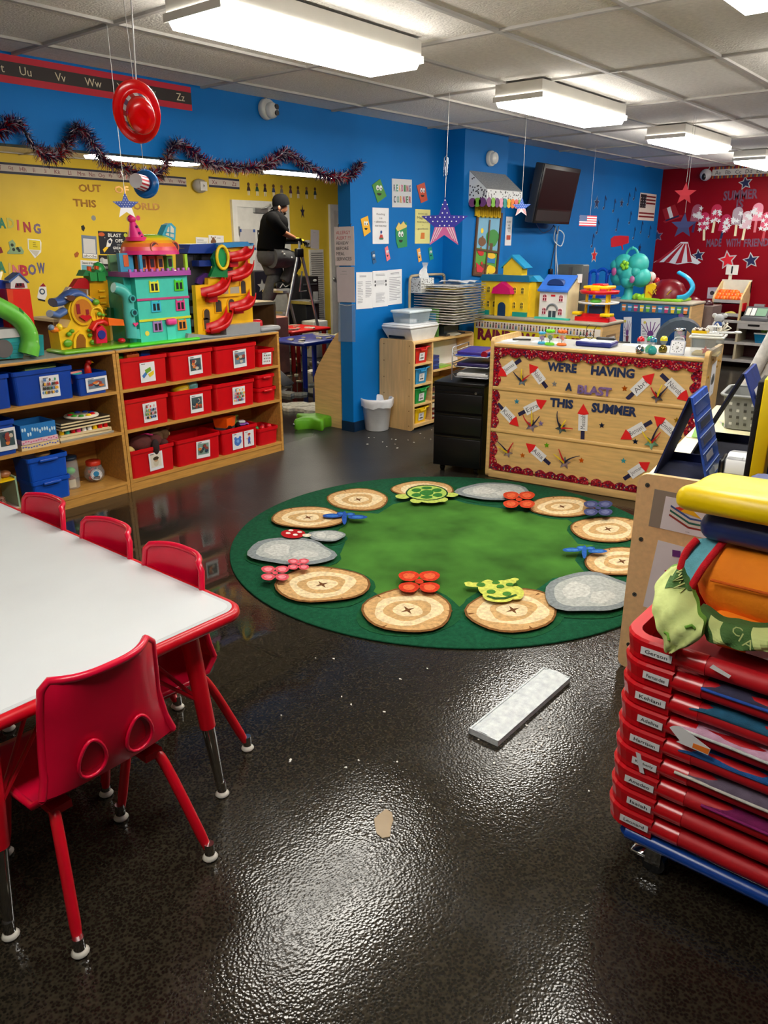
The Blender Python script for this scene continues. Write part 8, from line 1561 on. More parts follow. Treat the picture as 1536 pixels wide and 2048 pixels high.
# -- yellow tree-stump house
T=Toy('toy_cottage','yellow toy cottage with a slate blue roof and red lips on a green base','dollhouse',4.42,(180,690));YC=mat((246,196,20),.4,mott=.06)
gx0, gx1 = T.P([(114,700)])[0][0], T.P([(252,690)])[0][0]
T.part('base', lambda b: b.rbox((gx0,ST+.0004,-.14),(gx1,ST+.022,.08),plas((120,190,40)),.02), 'green base')
bz = ST+.022
body=[(123,700),(117,664),(134,655),(142,640),(136,622),(140,606),(158,593),(176,590),(196,604),(206,618),(204,640),(196,660),(206,700)]
w_ = T.part('wall', lambda b: b.prism([(x,max(z,bz)) for x, z in T.P(body)],-.12,.0,YC))
T.part('roof',lambda b: b.tube(smooth([(*T.P([q])[0],-.05) for q in ((114,606),(130,603),(146,590),(162,588),(180,600),(192,604))],4),.026,plas((70,100,164)),n=10,flat=2.2).tube([(*T.P([q])[0],-.05) for q in ((108,628),(122,632),(138,622))],.022,plas((90,120,180)),n=10,flat=2).tube([(*T.P([q])[0],-.05) for q in ((190,610),(202,616),(210,620))],.014,plas((90,110,160)),n=8,flat=2),'slate blue wavy roof')
T.part('roof_hole', lambda b: b.prism(circ(T.P([(138,596)])[0],.028,14,.016),-.0,.025,plas('brown')))
def oval(b, px, rx, ry, c, z, z2): b.prism(circ(T.P([px])[0],rx,20,ry),z,z2,plas(c))
T.part('round_window',lambda b: (oval(b,(164,622),.075,.085,(226,176,20),.0,.012),oval(b,(164,622),.06,.07,(200,120,30),.012,.013),b.box((T.P([(151,622)])[0][0],T.P([(151,628)])[0][1],.013),(T.P([(158,622)])[0][0],T.P([(151,608)])[0][1],.016),plas((150,30,40))),b.box((T.P([(169,622)])[0][0],T.P([(151,630)])[0][1],.013),(T.P([(175,622)])[0][0],T.P([(151,620)])[0][1],.016),plas((150,30,40)))),None,w_)
T.part('lips',lambda b: b.prism(T.P([(155,633),(162,629),(167,631),(173,629),(180,634),(168,642)]),.0,.025,plas((206,16,30))),'red lips',w_)
T.part('door_arch',lambda b: b.prism([(x,max(z,bz)) for x,z in T.P([(144,696),(172,694),(172,676),(166,664),(156,661),(148,668),(144,680)])],.0,.02,YC).prism([(x,max(z,bz+.0005)) for x,z in T.P([(149,696),(168,694),(168,678),(163,669),(156,667),(151,673),(149,682)])],.02,.021,plas((150,90,20))),None,w_)
T.part('vine',lambda b: [b.ell((*T.P([q])[0],.012),(r,r*.7,.01),plas((110,170,40)),n=8) for q,r in (((140,668),.02),(146,664),) [:0]] or [b.ell((*T.P([(x,y)])[0],.012),(r,r*.8,.012),plas((110,170,40)),n=8) for x,y,r in ((136,668,.018),(142,662,.016),(134,686,.03),(178,670,.016),(184,684,.022),(176,660,.014),(196,628,.018),(204,630,.014),(190,604,.024))],'green vines',w_)
T.part('round_frame',lambda b: b.tube([(T.P([(192,630)])[0][0]+.04*cos(a*pi/9),T.P([(192,630)])[0][1]+.045*sin(a*pi/9),.012) for a in range(18)],.007,YC,n=6,closed=True).box((T.P([(192,630)])[0][0]-.003,T.P([(192,638)])[0][1],.01),(T.P([(192,630)])[0][0]+.003,T.P([(192,622)])[0][1],.014),YC),None,w_)
T.part('mailbox',lambda b: b.prism([(x,max(z,bz)) for x,z in T.P([(184,686),(206,684),(204,660),(196,650),(184,658)])],-.02,.05,plas((220,20,60))).prism(circ(T.P([(194,668)])[0],.026,16),.05,.056,plas((40,50,140))),'pink-red letter house');T.part('mailbox_roof',lambda b: b.tube([(*T.P([q])[0],.02) for q in ((178,660),(186,646),(200,642),(210,648))],.016,plas((226,40,30)),n=8,flat=2),'red roof')
T.part('awning',lambda b: b.prism(T.P([(205,634),(236,638),(238,650),(208,650)]),-.02,.06,plas((246,110,20))),'orange awning');T.part('mushroom',lambda b: b.ell((*T.P([(236,680)])[0],.04),(.025,.016,.025),plas((206,20,40)),n=10),'red mushroom');T.part('bird',lambda b: b.ell((*T.P([(112,660)])[0],-.02),(.03,.02,.02),plas((246,130,30)),n=8).ell((*T.P([(106,656)])[0],-.02),.02,plas((120,140,170)),n=8).ell((*T.P([(122,655)])[0],-.02),(.02,.024,.02),plas((250,214,40)),n=8),'small birds')
# -- green and yellow castle behind
T = Toy('toy_castle','yellow toy castle tower with green battlements and a red dome behind the cottage','playset',4.60,(190,690))
T.part('tower',lambda b: b.prism(floorfix(T.P([(184,690),(222,690),(216,560),(179,560)])),-.05,.0,plas((236,170,20))));T.part('ladder',lambda b: [b.box((T.P([(198,600)])[0][0],T.P([(198,582+12*k)])[0][1]-.004,.0),(T.P([(210,600)])[0][0],T.P([(198,582+12*k)])[0][1]+.006,.014),plas((250,200,40))) for k in range(5)])
T.part('battlement',lambda b: b.prism(T.P([(162,552),(218,552),(218,540),(212,544),(206,538),(200,544),(190,538),(184,546),(176,542),(168,540)]),-.06,.02,plas((40,130,70))).box((T.P([(176,560)])[0][0],T.P([(176,562)])[0][1],-.05),(T.P([(190,560)])[0][0],T.P([(176,545)])[0][1],.03),plas((50,160,80))).box((T.P([(192,560)])[0][0],T.P([(192,562)])[0][1],-.05),(T.P([(207,560)])[0][0],T.P([(192,545)])[0][1],.03),plas((50,160,80))),'green battlements');T.part('green_dome',lambda b: b.ell((*T.P([(202,543)])[0],-.02),(.045,.06,.04),plas((50,170,80)),n=12));T.part('orange_peg',lambda b: b.cyl((*T.P([(178,548)])[0],.0),(*T.P([(178,533)])[0],.0),.014,plas((236,80,20))).cyl((*T.P([(193,546)])[0],.0),(*T.P([(193,532)])[0],.0),.014,plas((236,90,20))),'orange pegs')
T.part('red_dome',lambda b: b.prism(T.P([(144,576),(178,578),(179,562),(170,556),(156,558)]),-.05,.0,plas((190,10,22))),'red roof');T.part('gate_arch',lambda b: b.prism(floorfix(T.P([(124,690),(180,690),(178,578),(140,574),(128,592)])),-.05,-.01,plas((214,200,190))).prism(T.P([(130,600),(176,600),(174,580),(142,576),(132,588)]),-.01,-.005,plas((130,90,70))),'pale arch');T.part('green_barrel',lambda b: b.cyl((*T.P([(220,640)])[0],.0),(*T.P([(220,615)])[0],.0),.035,plas((30,110,60)),n=14),'dark green barrel')
T=Toy('toy_house','small red and yellow toy house between the cottage and the dollhouse','dollhouse',4.62,(235,690));T.part('wall',lambda b: b.prism(floorfix(T.P([(226,690),(246,690),(243,600),(228,600)])),-.04,.0,plas((246,220,120))));T.part('roof',lambda b: b.prism(T.P([(224,600),(246,600),(244,588),(226,588)]),-.045,.01,plas((206,20,30))),'red roof');T.part('window',lambda b: b.prism(T.P([(231,630),(238,630),(238,610),(231,610)]),.0,.004,plas((190,40,30))));T.part('white_ledge',lambda b: b.box((T.P([(226,600)])[0][0],T.P([(226,560)])[0][1],-.04),(T.P([(258,600)])[0][0],T.P([(226,552)])[0][1],.02),plas('lgrey')))
toy('toy_pony','small pink and grey toy pony with a pale saddle behind the castle','toy',lambda b: b.ell((0,0,.0),(.04,.02,.03),plas((200,150,150)),n=8).ell((.03,0,.04),(.025,.02,.025),plas((170,150,160)),n=8),tuple(onY(232,560,4.62)+V((0,-.0,-.0))))
# -- big turquoise dollhouse
T=Toy('dollhouse','tall turquoise dollhouse with a rainbow dome roof, cone hat and round slide','dollhouse',4.37,(330,680));TQ=mat((70,206,186),.4,mott=.04);P2=lambda *q: T.P(q,tc2)
q=P2((1083,1062),(1466,1040),(1440,582),(1083,590));x0,x1,zb2,zt2_=q[0][0],(q[1][0]+q[2][0])/2,ST+.02,q[3][1];hh=zt2_-zb2
T.part('base',lambda b: b.rbox((P2((955,1080))[0][0],ST+.0004,-.26),(P2((1505,1040))[0][0],ST+.0205,.05),plas((80,220,40)),.01),'bright green base')
w_=T.part('wall',lambda b: b.box((x0,zb2,-.20),(x1,zt2_,.0),TQ));T.part('side_wall',lambda b: b.box((x0-.05,zb2,-.24),(x0-.0005,zt2_,-.05),plas((50,180,166))),None)
for fy,c in ((.655,(200,70,130)),(.335,(220,226,60))): T.part('trim_band',lambda b: b.box((x0-.003,zb2+hh*fy-.007,.0),(x1+.003,zb2+hh*fy+.007,.006),plas(c)),None,w_)
def catwin(b, x, z, w, h, c):
    b.prism([(x-w,z-h),(x+w,z-h),(x+w*.95,z+h*.75),(x+w*.85,z+h*1.15),(x+w*.55,z+h*.8),(x,z+h*.92),(x-w*.55,z+h*.8),(x-w*.85,z+h*1.15),(x-w*.95,z+h*.75)],.0,.008,plas(c))
    for s in (-1,1): b.box((x+s*w*.40-w*.27,z-h*.72,.008),(x+s*w*.40+w*.27,z+h*.55,.009),plas((30,34,40)))
for (cx,cy),c in (((1180,665),(236,236,60)),((1370,655),(90,210,40)),((1195,818),(60,190,220)),((1382,808),(230,70,140)),((1208,970),(170,130,190)),((1395,957),(240,150,50))):
    T.part('window', lambda b: catwin(b,*P2((cx,cy))[0],.036,.034,c), None, w_)
T.part('door',lambda b: b.box((P2((1275,960))[0][0],zb2,.0),(P2((1340,960))[0][0],P2((1275,960))[0][1],.008),plas((80,220,200))),None,w_);T.part('door_canopy',lambda b: b.rbox((P2((1268,960))[0][0],P2((1268,962))[0][1],.0),(P2((1342,960))[0][0],P2((1268,912))[0][1],.035),plas((240,70,150)),.012),'pink canopy',w_);T.part('heart_sticker',lambda b: b.prism(circ(P2((1130,1025))[0],.016,10),.0,.002,pap((240,220,80))),None,w_)
fl0, fl1 = P2((975,575))[0], P2((1443,552))[0]
T.part('balcony_floor',lambda b: b.box((fl0[0],zt2_+.0005,-.24),(fl1[0],zt2_+.03,.03),plas((176,80,170))),'purple balcony floor');ru=P2((1430,415))[0];zr_=ru[1];fl=zt2_+.031
T.part('room_back',lambda b: b.box((fl0[0]+.02,fl,-.23),(fl1[0]-.01,zr_,-.21),plas((120,170,120))));[T.part('corner_post',lambda b: b.box((x,fl,z),(x+.02,zr_,z+.02),plas(c))) for x,z,c in ((fl1[0]-.03,0,(170,220,60)),(fl0[0]+.1,-.02,(60,150,190)))];T.part('side_window_wall',lambda b: b.box((fl0[0]+.005,fl,-.10),(fl0[0]+.10,zr_+.01,-.07),plas((70,160,200))).box((fl0[0]+.03,fl+.03,-.07),(fl0[0]+.065,fl+.10,-.066),plas((230,110,60))),'blue wall with an orange window')
for x,c in ((.36,(246,130,60)),(.50,(236,90,60)),(.64,(246,170,60)),(.80,(110,200,90))): T.part('room_furniture',lambda b: b.box((fl0[0]+(fl1[0]-fl0[0])*x,fl,-.15),(fl0[0]+(fl1[0]-fl0[0])*(x+.10),fl+.09,-.09),plas(c)).box((fl0[0]+(fl1[0]-fl0[0])*(x+.02),fl+.02,-.0899),(fl0[0]+(fl1[0]-fl0[0])*(x+.08),fl+.07,-.088),plas((60,40,60))))
for k in range(12): T.part('railing_post',lambda b: b.box((fl0[0]+.01+(fl1[0]-fl0[0]-.02)*k/11-.008,fl,.012),(fl0[0]+.01+(fl1[0]-fl0[0]-.02)*k/11+.008,fl+.016,.024),plas((190,110,200))))
# rainbow dome: coloured tile courses
dc=((P2((1020,410))[0][0]+P2((1425,400))[0][0])/2,zr_);rx=(P2((1425,400))[0][0]-P2((1020,410))[0][0])/2;rz_=P2((1200,262))[0][1]-zr_
cols_ = [(236,50,130),(240,70,90),(246,120,50),(250,170,40),(250,214,40),(200,220,50),(120,210,60),(90,200,60)]
DMt = frame(T.pl.w(dc[0],dc[1],-.105),(1,0,0),(0,1,0)); rf = None
for k in range(8):
    a0,a1=pi/2*k/8,pi/2*(k+1)/8;b=MB(DMt);b.lathe([(max(0,cos(a0))**.6,sin(a0)*rz_),(max(0,cos(a1))**.6 if k < 7 else 0,sin(a1)*rz_)],plas(cols_[k]),n=32,sx=rx,sy=.15)
    if k == 0: b.add([(cos(2*pi*j/32)*rx,sin(2*pi*j/32)*.15,0) for j in range(32)],[list(range(32))[::-1]],plas(cols_[0]));rf=part('roof',b,T.t,'rainbow tiled dome roof',w=1)
    else: part('roof_course', b, rf, w=1)
for cx,cy in ((1168,365),(1342,362)): wz=-.105+.15*math.sqrt(max(.05,.86-((P2((cx,cy))[0][0]-dc[0])/rx)**2));T.part('round_window',lambda b: b.tube([(P2((cx,cy))[0][0]+.028*cos(a*pi/9),P2((cx,cy))[0][1]+.032*sin(a*pi/9),wz) for a in range(18)],.005,plas((206,100,60)),n=6,closed=True).prism(circ(P2((cx,cy))[0],.026,14,.03),wz-.03,wz-.001,plas((90,50,60))),None,rf)
cb,ct=P2((1098,300))[0],P2((1062,150))[0];T.part('cone_hat',lambda b: b.cyl((cb[0],cb[1],-.07),(ct[0],ct[1],-.07),.055,plas((240,50,140)),r1=.012,n=20).ell((ct[0],ct[1]+.005,-.07),.026,plas((236,40,120)),n=12).cyl((cb[0]-.0,cb[1]-.01,-.07),(cb[0],cb[1]+.012,-.07),.066,plas((236,30,120)),n=20),'pink party hat cone',rf)
for i,q_ in enumerate(((1090,255),(1078,205),(1105,285))): T.part('hat_dot',lambda b: b.ell((*P2(q_)[0],-.025+.012*(i==1)*-1),(.009,.009,.012),plas((120,40,110)),n=8),None,rf)
T.part('ear_dormer',lambda b: b.prism(P2((1275,270),(1375,310),(1380,210),(1345,175),(1310,190)),-.10,-.04,plas((60,170,200))).prism(P2((1300,268),(1362,290),(1362,220),(1340,195),(1318,210)),-.04,-.036,plas((226,214,190))).prism(P2((1326,276),(1332,278),(1334,200),(1328,200)),-.036,-.033,plas((60,170,200))).prism(P2((1300,250),(1362,262),(1362,254),(1302,242)),-.036,-.033,plas((60,170,200))),'blue arched ear dormer',rf)
T.part('slide_tube',lambda b: b.tube(smooth([(*P2(q)[0],.0) for q in ((870,672),(925,690),(968,735),(985,800),(990,900),(1005,985),(1010,1060))],4),[.030,.034]+[.036]*23,plas((80,190,180)),n=14),'turquoise spiral slide');T.part('slide_mouth',lambda b: b.lathe([(.03,0),(.052,.02),(.05,.03)],plas((90,200,190)),n=16,xf=frame(T.pl.w(*P2((862,665))[0],0),(1,0,0),(0,1,0))))
for q_ in ((985,755),(1000,862)): T.part('porthole',lambda b: b.cyl((*P2(q_)[0],.03),(*P2(q_)[0],.05),.022,plas((60,170,166)),n=14).cyl((*P2(q_)[0],.05),(*P2(q_)[0],.0505),.014,plas((20,60,70)),n=12))
T.part('slide_exit',lambda b: b.prism([(x,max(z,zb2)) for x,z in P2((985,1060),(1062,1065),(1050,990),(995,995))],-.02,.03,plas((80,200,190))));T.part('heart',lambda b: b.prism(P2((1010,970),(990,945),(1000,938),(1010,945),(1022,935),(1032,945)),.04,.046,plas((240,70,130))),'pink heart')
# -- dark castle with a blue roof deck
T=Toy('toy_castle','tall dark grey toy castle with a blue deck behind the dollhouse and ramp tower','playset',4.52,(392,650));P3=lambda *q: T.P(q,tc3);DKc=mat((44,42,50),.45,mott=.15)
T.part('wall',lambda b: b.prism(floorfix(P3((130,1250),(250,1250),(330,640),(110,600))),-.10,.0,DKc));T.part('deck',lambda b: b.prism(P3((100,640),(400,640),(440,560),(120,570)),-.12,.05,plas((24,60,150))).box((*P3((170,740))[0],.0),(*P3((310,690))[0],.08),plas((24,50,130))),'blue deck');T.part('opening',lambda b: b.prism(P3((180,740),(240,740),(240,650),(180,650)),.0,.004,plas('black')));T.part('purple_wing',lambda b: b.prism(P3((190,870),(230,880),(300,800),(260,790),(200,830)),.0,.02,plas((90,50,130))),'purple wing shape')
for z_ in (1000,1100,1200): T.part('machinery',lambda b: b.box((*P3((150,z_))[0],.0),(*P3((215,z_-60))[0],.04),plas((96,98,104))))
# -- yellow ramp tower
T=Toy('toy_ramp_tower','yellow toy tower with red zigzag ramps and a green loop on a grey base','playset',4.40,(455,670));YT=mat((252,190,10),.38,mott=.05)
w_=T.part('wall',lambda b: b.prism(floorfix(P3((240,1290),(665,1270),(630,590),(430,590),(425,820),(315,830),(315,880),(215,888))),-.07,-.03,YT))
for (cx,cy,w,h) in ((465,665,24,44),(480,790,26,44),(580,900,22,46),(390,1045,26,42),(490,1040,28,44),(300,1110,24,36),(300,1180,24,40)): T.part('arch_window',lambda b: win(b,*P3((cx,cy))[0],.055*w/28,.09*h/46,(240,170,10),-.03,True,(70,60,50),False),None,w_)
T.part('blue_battlement',lambda b: b.prism(P3((400,600),(635,580),(635,560),(610,575),(590,550),(400,560)),-.10,.01,plas((40,130,190))),'blue battlements')
def ramp(p0, p1, n='ramp'):
    a, c = P3(p0)[0], P3(p1)[0]
    T.part(n,lambda b: b.grid([[(a[0]+(c[0]-a[0])*u,a[1]+(c[1]-a[1])*u+dz-.02*sin(pi*u),zz+.05*sin(pi*u)) for u in (k/8 for k in range(9))] for zz,dz in ((-.03,.05),(-.028,.0),(.03,-.008),(.034,.022),(.040,.022),(.036,-.016),(-.0295,-.012))],plas((214,14,20))),'red ramp')
for p0,p1 in (((445,690),(620,600)),((620,715),(450,840)),((635,965),(470,1075)),((440,840),(260,965)),((460,1095),(290,1240))): ramp(p0,p1)
for q_ in ((450,720),(480,830),(490,1080),(290,990),(310,1230)): T.part('ramp_box',lambda b: b.box((*P3((q_[0],q_[1]+25))[0],-.03),(*P3((q_[0]+60,q_[1]-25))[0],.02),plas((200,12,24))),'red landing')
T.part('green_loop',lambda b: b.prism(P3((310,820),(445,825),(440,740),(420,620),(360,620),(330,680),(345,740)),-.03,.0,plas((20,120,60))),'green loop panel');T.part('yellow_ring',lambda b: b.tube([(P3((395,672))[0][0]+.050*cos(a*pi/10),P3((395,672))[0][1]+.075*sin(a*pi/10),.012) for a in range(20)],.011,plas((250,210,30)),n=8,closed=True).prism(circ(P3((395,672))[0],.04,16,.062),.0,.002,plas((30,150,80))),'yellow ring')
T.part('sticker_panel',lambda b: b.prism(P3((360,980),(550,965),(550,890),(370,905)),-.03,-.01,YT).prism(P3((385,955),(455,950),(452,905),(388,912)),-.01,-.009,pap((190,150,120))).prism(P3((470,950),(540,945),(536,895),(470,902)),-.01,-.009,pap((170,160,140))))
T.part('base',lambda b: b.prism(floorfix(P3((90,1300),(400,1300),(660,1270),(660,1240),(300,1270),(100,1250))),-.16,.06,plas((150,152,154))).box((P3((400,1270))[0][0],ST+.0005,-.02),(P3((660,1240))[0][0],P3((520,1180))[0][1],.05),plas((150,152,154))),'grey base');T.part('base_arm',lambda b: b.rbox((P3((660,1240))[0][0],ST+.0005,-.05),(P3((815,1240))[0][0],ST+.035,.06),plas((160,162,164)),.015));T.part('red_car',lambda b: b.rbox((P3((690,1200))[0][0],ST+.001,-.14),(P3((770,1200))[0][0],ST+.075,-.07),plas((206,16,30)),.02),'red car')

# ================================================================== the person on the step ladder
YPn = 7.75
def J(px, py, dy=0.0): return onY(440+px/5.908, 380+py/5.908, YPn+dy)
ppl=thing('person','person in a black t-shirt, grey trousers and backwards black cap climbing a ladder','person',tuple(V((J(560,1500).x,YPn,.45))))
def skin(name, verts, edges, m, parent, lab=None, lvl=2):
    inv=_mw[ppl.name].inverted();me=bpy.data.meshes.new(name);me.from_pydata([tuple(inv@v[0]) for v in verts],edges,[]);me.materials.append(m)
    o = bpy.data.objects.new(name,me); COL.objects.link(o); o.parent = parent
    md = o.modifiers.new('skin','SKIN'); md.use_smooth_shade = True
    for i,v in enumerate(verts): r=v[1];d=me.skin_vertices[0].data[i];d.radius=(r,r) if not isinstance(r,tuple) else r;d.use_root=i == 0
    o.modifiers.new('subdivision','SUBSURF').levels = lvl; o.modifiers[-1].render_levels = lvl
    if lab: o['label'] = lab
    return o
SK = mat((150,98,70),.5,mott=.06); NSH = -.17; FSH = .17
pel = J(585,770); ch_ = J(640,430); nk = J(662,262); hd = J(712,205)
sr, er, wr = J(615,335,NSH), J(735,500,NSH-.03), J(885,572,NSH+.05)
sl_, el_, wl_ = J(650,345,FSH), J(760,520,FSH+.02), J(905,580,FSH-.07)
hr, kr, ar = J(620,800,-.09), J(880,840,-.10), J(745,1085,-.09)
hl, kl, al = J(575,800,.09), J(660,1010,.08), J(560,1290,.07); al2 = J(552,1440,.07)
body=skin('body',[(pel,.08),(J(605,600),.085),(ch_,.09),(nk,.056),(J(690,225),.062),(hd,.088),(J(730,165),.085),(J(752,250),.05),(J(795,222),.014),
  (sr,.05),(er,.042),(wr,.030),(sl_,.05),(el_,.042),(wl_,.030),(hr,.06),(kr,.05),(ar,.038),(hl,.06),(kl,.05),(al,.042),(al2,.035)],
  [(0,1),(1,2),(2,3),(3,4),(4,5),(5,6),(5,7),(5,8),(2,9),(9,10),(10,11),(2,12),(12,13),(13,14),(0,15),(15,16),(16,17),(0,18),(18,19),(19,20),(20,21)],SK,ppl)
BT = mat((8,8,10),.9,mott=.08,spec=.08)
def loft(b, rings, m):      # rings: centre, half depth, half width; axis of width is across the body
    n = 18; P = []
    for i, (c, d, w) in enumerate(rings):
        t_=(rings[min(i+1,len(rings)-1)][0]-rings[max(i-1,0)][0]).normalized();s_=V((0,1,0));s_=(s_-t_*s_.dot(t_)).normalized();f_=s_.cross(t_)
        P.append([c+f_*(d*cos(2*pi*k/n))+s_*(w*abs(sin(2*pi*k/n))**.8*(1 if sin(2*pi*k/n) > 0 else -1)) for k in range(n)])
    b.grid(P, m, wrap=True); b.add(P[0],[list(range(n))[::-1]],m); b.add(P[-1],[list(range(n))],m)
b=MB();loft(b,[(J(585,745),.155,.175),(J(596,700),.162,.18),(J(612,600),.158,.18),(J(632,480),.152,.195),(J(642,390),.142,.205),(J(650,320),.115,.19),(J(660,280),.075,.12),(J(666,262),.062,.075)],BT)
b.tube(smooth([J(635,335,NSH+.08),J(622,350,NSH),J(672,420,NSH-.03),J(738,488,NSH-.035)],4),[.075,.08,.085,.088,.088,.086,.084,.082,.08,.078,.076,.074,.072],BT,n=14);b.tube(smooth([J(650,340,FSH-.08),J(655,350,FSH),J(700,430,FSH+.02),J(765,500,FSH+.02)],4),[.075,.08,.085,.088,.088,.086,.084,.082,.08,.078,.076,.074,.072],BT,n=14)
part('shirt', b, ppl, 'black t-shirt', w=1)
GT = mat((78,78,80),.9,mott=.12,bump=.3,bscale=40,spec=.2); b = MB()
loft(b, [(J(590,728),.146,.17),(J(590,770),.155,.178),(J(600,830),.14,.18),(J(606,880),.09,.15)], GT)
b.tube(smooth([J(605,800,-.09),J(700,800,-.10),J(800,812,-.10),J(872,840,-.10),J(858,900,-.10),J(815,985,-.10),J(762,1085,-.09)],4),[.13]*4+[.125]*4+[.112]*4+[.10]*4+[.09]*4+[.075]*4+[.062],GT,n=16)
b.tube(smooth([J(590,800,.09),J(612,900,.09),J(648,1010,.08),J(610,1160,.07),J(566,1290,.07),J(554,1430,.07)],4),[.13]*4+[.12]*4+[.10]*4+[.09]*4+[.075]*4+[.066],GT,n=16)
part('trousers', b, ppl, 'dark grey trousers', w=1)
b = MB();
for q in ((760,760),(740,730),(850,800)): b.ell(tuple(J(q[0],q[1],-.222)),(.018,.006,.012),pap('lgrey'),n=8)
part('paint_mark', b, ppl, 'pale paint marks', w=1)['kind'] = 'stuff'
# cap worn backwards
cc = J(718,148); CFm = frame(cc,(J(800,165)-J(640,165)),None,z=(J(715,90)-J(725,165)))
cap=part('cap',MB(CFm).lathe([(.118,-.035),(.120,-.005),(.112,.045),(.085,.085),(.045,.103),(0,.107)],BT,n=24,sx=1.0,sy=.86),ppl,'black cap',w=1)
part('cap_visor',MB(CFm).grid([[(-.09-.075*u,.07*v*(1-.25*u*u),-.02-.035*u-.02*v*v) for v in (-1,-.5,0,.5,1)] for u in (0,.35,.7,1)],BT).grid([[(-.09-.075*u,.07*v*(1-.25*u*u),-.027-.035*u-.02*v*v) for v in (1,.5,0,-.5,-1)] for u in (0,.35,.7,1)],BT),cap,'visor turned to the back',w=1)
# face: near ear, eye, brow, mouth, short beard
part('ear', MB().ell(tuple(J(700,212,-.086)),(.020,.012,.030),SK,n=10), body, w=1)
part('eye',MB().ell(tuple(J(775,198,-.05)),(.010,.010,.006),pap((230,226,220)),n=8).ell(tuple(J(779,198,-.055)),(.005,.006,.005),plas('black'),n=8),body,w=1)
part('eyebrow', MB().tube([J(752,187,-.066),J(772,182,-.06),J(786,188,-.04)],.005,plas('black'),n=6), body, 'dark eyebrow', w=1)
part('mouth', MB().tube([J(768,250,-.045),J(784,246,-.03),J(792,246,-.01)],.005,plas((110,56,50)),n=6), body, w=1)
part('beard',MB().ell(tuple(J(755,277,-.0)),(.030,.040,.020),mat((30,20,18),.9),n=10).tube([J(715,245,-.082),J(728,270,-.06),J(748,285,-.035)],.010,mat((40,26,22),.9),n=6),body,'short dark beard',w=1)
part('hair',MB().ell(tuple(J(675,215,-.0)),(.045,.075,.040),mat((20,15,13),.9),n=12),body,'short black hair under the cap',w=1)
# gloved hands closed on the ladder top
for w, e, dy, s in ((wr,er,NSH+.06,-1),(wl_,el_,FSH-.08,1)):
    d = (w-e).normalized(); b = MB(); c = w+d*.055; GLm = mat((216,190,40),.7,mott=.1); GB = mat((30,30,32),.8)
    b.ell((0,0,0),(.055,.045,.024),GLm,n=12,xf=frame(c,d,None,z=(0,0,1)));gl=part('glove',b,ppl,'yellow and black work glove',w=1)
    for k in range(4):
        o_=V((0,(-.030+.020*k),0));L=(.8,.95,1,.85)[k];p0=c+d*.035+o_;part('finger',MB().tube(smooth([p0,p0+d*.040*L+V((0,0,.004)),p0+d*.062*L+V((0,0,-.018)),p0+d*.058*L+V((0,0,-.042))],3),[.0105]*7+[.0095]*2+[.008],GB,n=8),gl,w=1)
    p0=c+V((0,-.036*s if s < 0 else .036,0))*1.0;part('thumb',MB().tube(smooth([p0,p0+d*.03+V((0,.012*s,-.012)),p0+d*.045+V((0,.004*s,-.034))],3),[.011]*5+[.010]*2,GB,n=8),gl,w=1)
# shoes
def shoe(a, fwd, lab):
    F=frame(a,fwd,None,z=(0,0,1));o=part('shoe',MB(F).grid([[(x,w*cos(t),h*.5+h*.5*sin(t)) for t in (2*pi*k/14 for k in range(14))] for x,w,h in ((-.085,.012,.05),(-.08,.034,.085),(-.03,.040,.105),(.03,.042,.085),(.09,.046,.062),(.145,.040,.05),(.172,.018,.035))],mat((22,22,24),.5,mott=.05),wrap=True),ppl,lab,w=1)
    part('sole',MB(F).prism([(-.09,-.03),(-.04,-.042),(.05,-.044),(.12,-.046),(.165,-.03),(.182,0),(.165,.03),(.12,.046),(.05,.044),(-.04,.042),(-.09,.03)],-.014,.010,plas((230,228,224))),o,'white sole',w=1);part('side_stripe',MB(F).tube([(-.04,-.0425,.02),(.01,-.0445,.07),(.05,-.046,.03),(.10,-.048,.045)],.007,pap((232,230,226)),n=6),o,'white side mark',w=1)
zs_ = J(730,1165).z
shoe(V((J(712,1165,-.09).x,YPn-.09,zs_)),(1,-.05,0),'black and white trainer on the ladder step');shoe(V((J(545,1400).x,YPn+.07,.466)),(1,0,0),'black and white trainer')
# stool under the standing foot
t=thing('step_stool','low dark step stool under the standing foot of the person','stool',(J(560,1400).x,YPn+.05,0));xx=J(560,1400).x
part('seat', MB().rbox((xx-.2,YPn-.15,.41),(xx+.16,YPn+.25,.449),plas((60,60,64)),.01), t, w=1)
for dx in (-.17,.12):
    for dy in (-.12,.21): part('leg', MB().box((xx+dx,YPn+dy,0),(xx+dx+.03,YPn+dy+.03,.41),plas((60,60,64))), t, w=1)
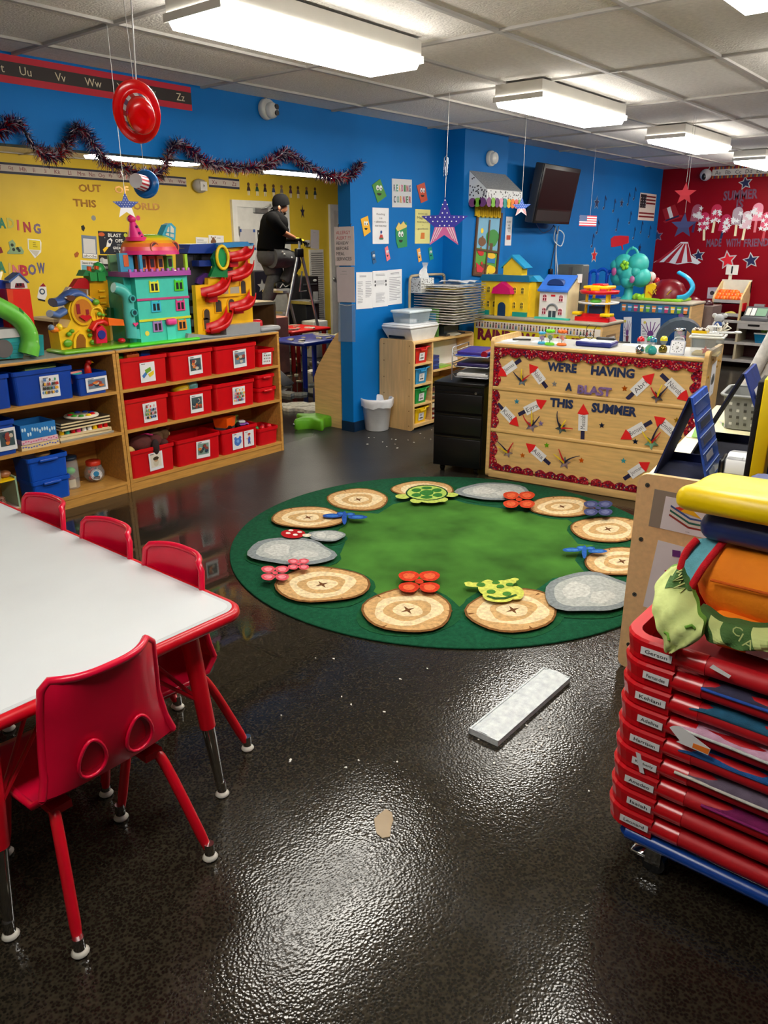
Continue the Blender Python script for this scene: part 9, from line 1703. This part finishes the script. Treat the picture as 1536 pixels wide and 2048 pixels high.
# ladder
yn, yf_ = YPn-.22, YPn+.22
tA,bA=onY(596.6,505,yn),onY(573.7,630,yn);fA=tA+(bA-tA)*(tA.z/(tA.z-bA.z));tB,bB=onY(600.5,505,yn),onY(636,657,yn);fB=tB+(bB-tB)*(tB.z/(tB.z-bB.z))
t = thing('step_ladder','aluminium folding step ladder the person is climbing','ladder',(tA.x,YPn,0))
def lad(n, f, l=None): b = MB(); f(b); return part(n,b,t,l,w=1)
def barx(b, p, q, w=.022, d=.03): b.cyl(p,q,w,ALU,n=8)
fA.z = .012; fB.z = .012
for yy in (yn,yf_):
    a,c=V((tA.x,yy,tA.z)),V((fA.x,yy,.012));lad('front_rail',lambda b: b.cyl(a,c,.021,ALU,n=8));a2_,c2_=V((tB.x+.02,yy,tB.z)),V((fB.x,yy,.012));lad('rear_rail',lambda b: b.cyl(a2_,c2_,.019,ALU,n=8))
    lad('foot',lambda b: b.box((fA.x-.03,yy-.025,.0),(fA.x+.03,yy+.025,.03),plas('black')).box((fB.x-.03,yy-.025,0),(fB.x+.03,yy+.025,.03),plas('black')),'black rubber foot')
    lad('hinge', lambda b: b.rbox((tA.x-.045,yy-.03,tA.z-.06),(tA.x+.075,yy+.03,tA.z+.05),plas('black'),.012), 'black hinge')
    hz_ = onY(601,480,yn).z; lad('handle_post', lambda b: b.cyl((tA.x+.015,yy,tA.z),(tA.x+.03,yy,hz_),.018,ALU,n=10))
lad('handle_bar',lambda b: b.cyl((tA.x+.03,yn-.02,hz_),(tA.x+.03,yf_+.02,hz_),.022,plas('black'),n=12),'black hand bar');lad('tool_tray',lambda b: b.box((tA.x-.19,yn+.02,hz_-.05),(tA.x+.03,yf_-.02,hz_-.02),plas('black')),'black tool tray')
k = zs_-.014; step0 = k
while k > .12:
    u=(tA.z-k)/(tA.z-.012);x=tA.x+(fA.x-tA.x)*u;lad('step',lambda b: b.box((x-.13 if abs(k-step0) < .01 else x-.07,yn+.02,k-.028),(x+.05,yf_-.02,k-.0005),ALU));k -= .26
for kz in (.35,.75): u=(tB.z-kz)/(tB.z-.012);x=tB.x+.02+(fB.x-tB.x-.02)*u;lad('cross_brace',lambda b: b.box((x-.012,yn,kz-.02),(x+.012,yf_,kz+.02),ALU))
u1=onY(440+970/5.908,380+960/5.908,yn);u2=onY(440+940/5.908,380+1200/5.908,yn);u3=onY(440+1020/5.908,380+1190/5.908,yn);lad('spreader',lambda b: b.tube([u1,u2,u3],.010,ALU,n=8))
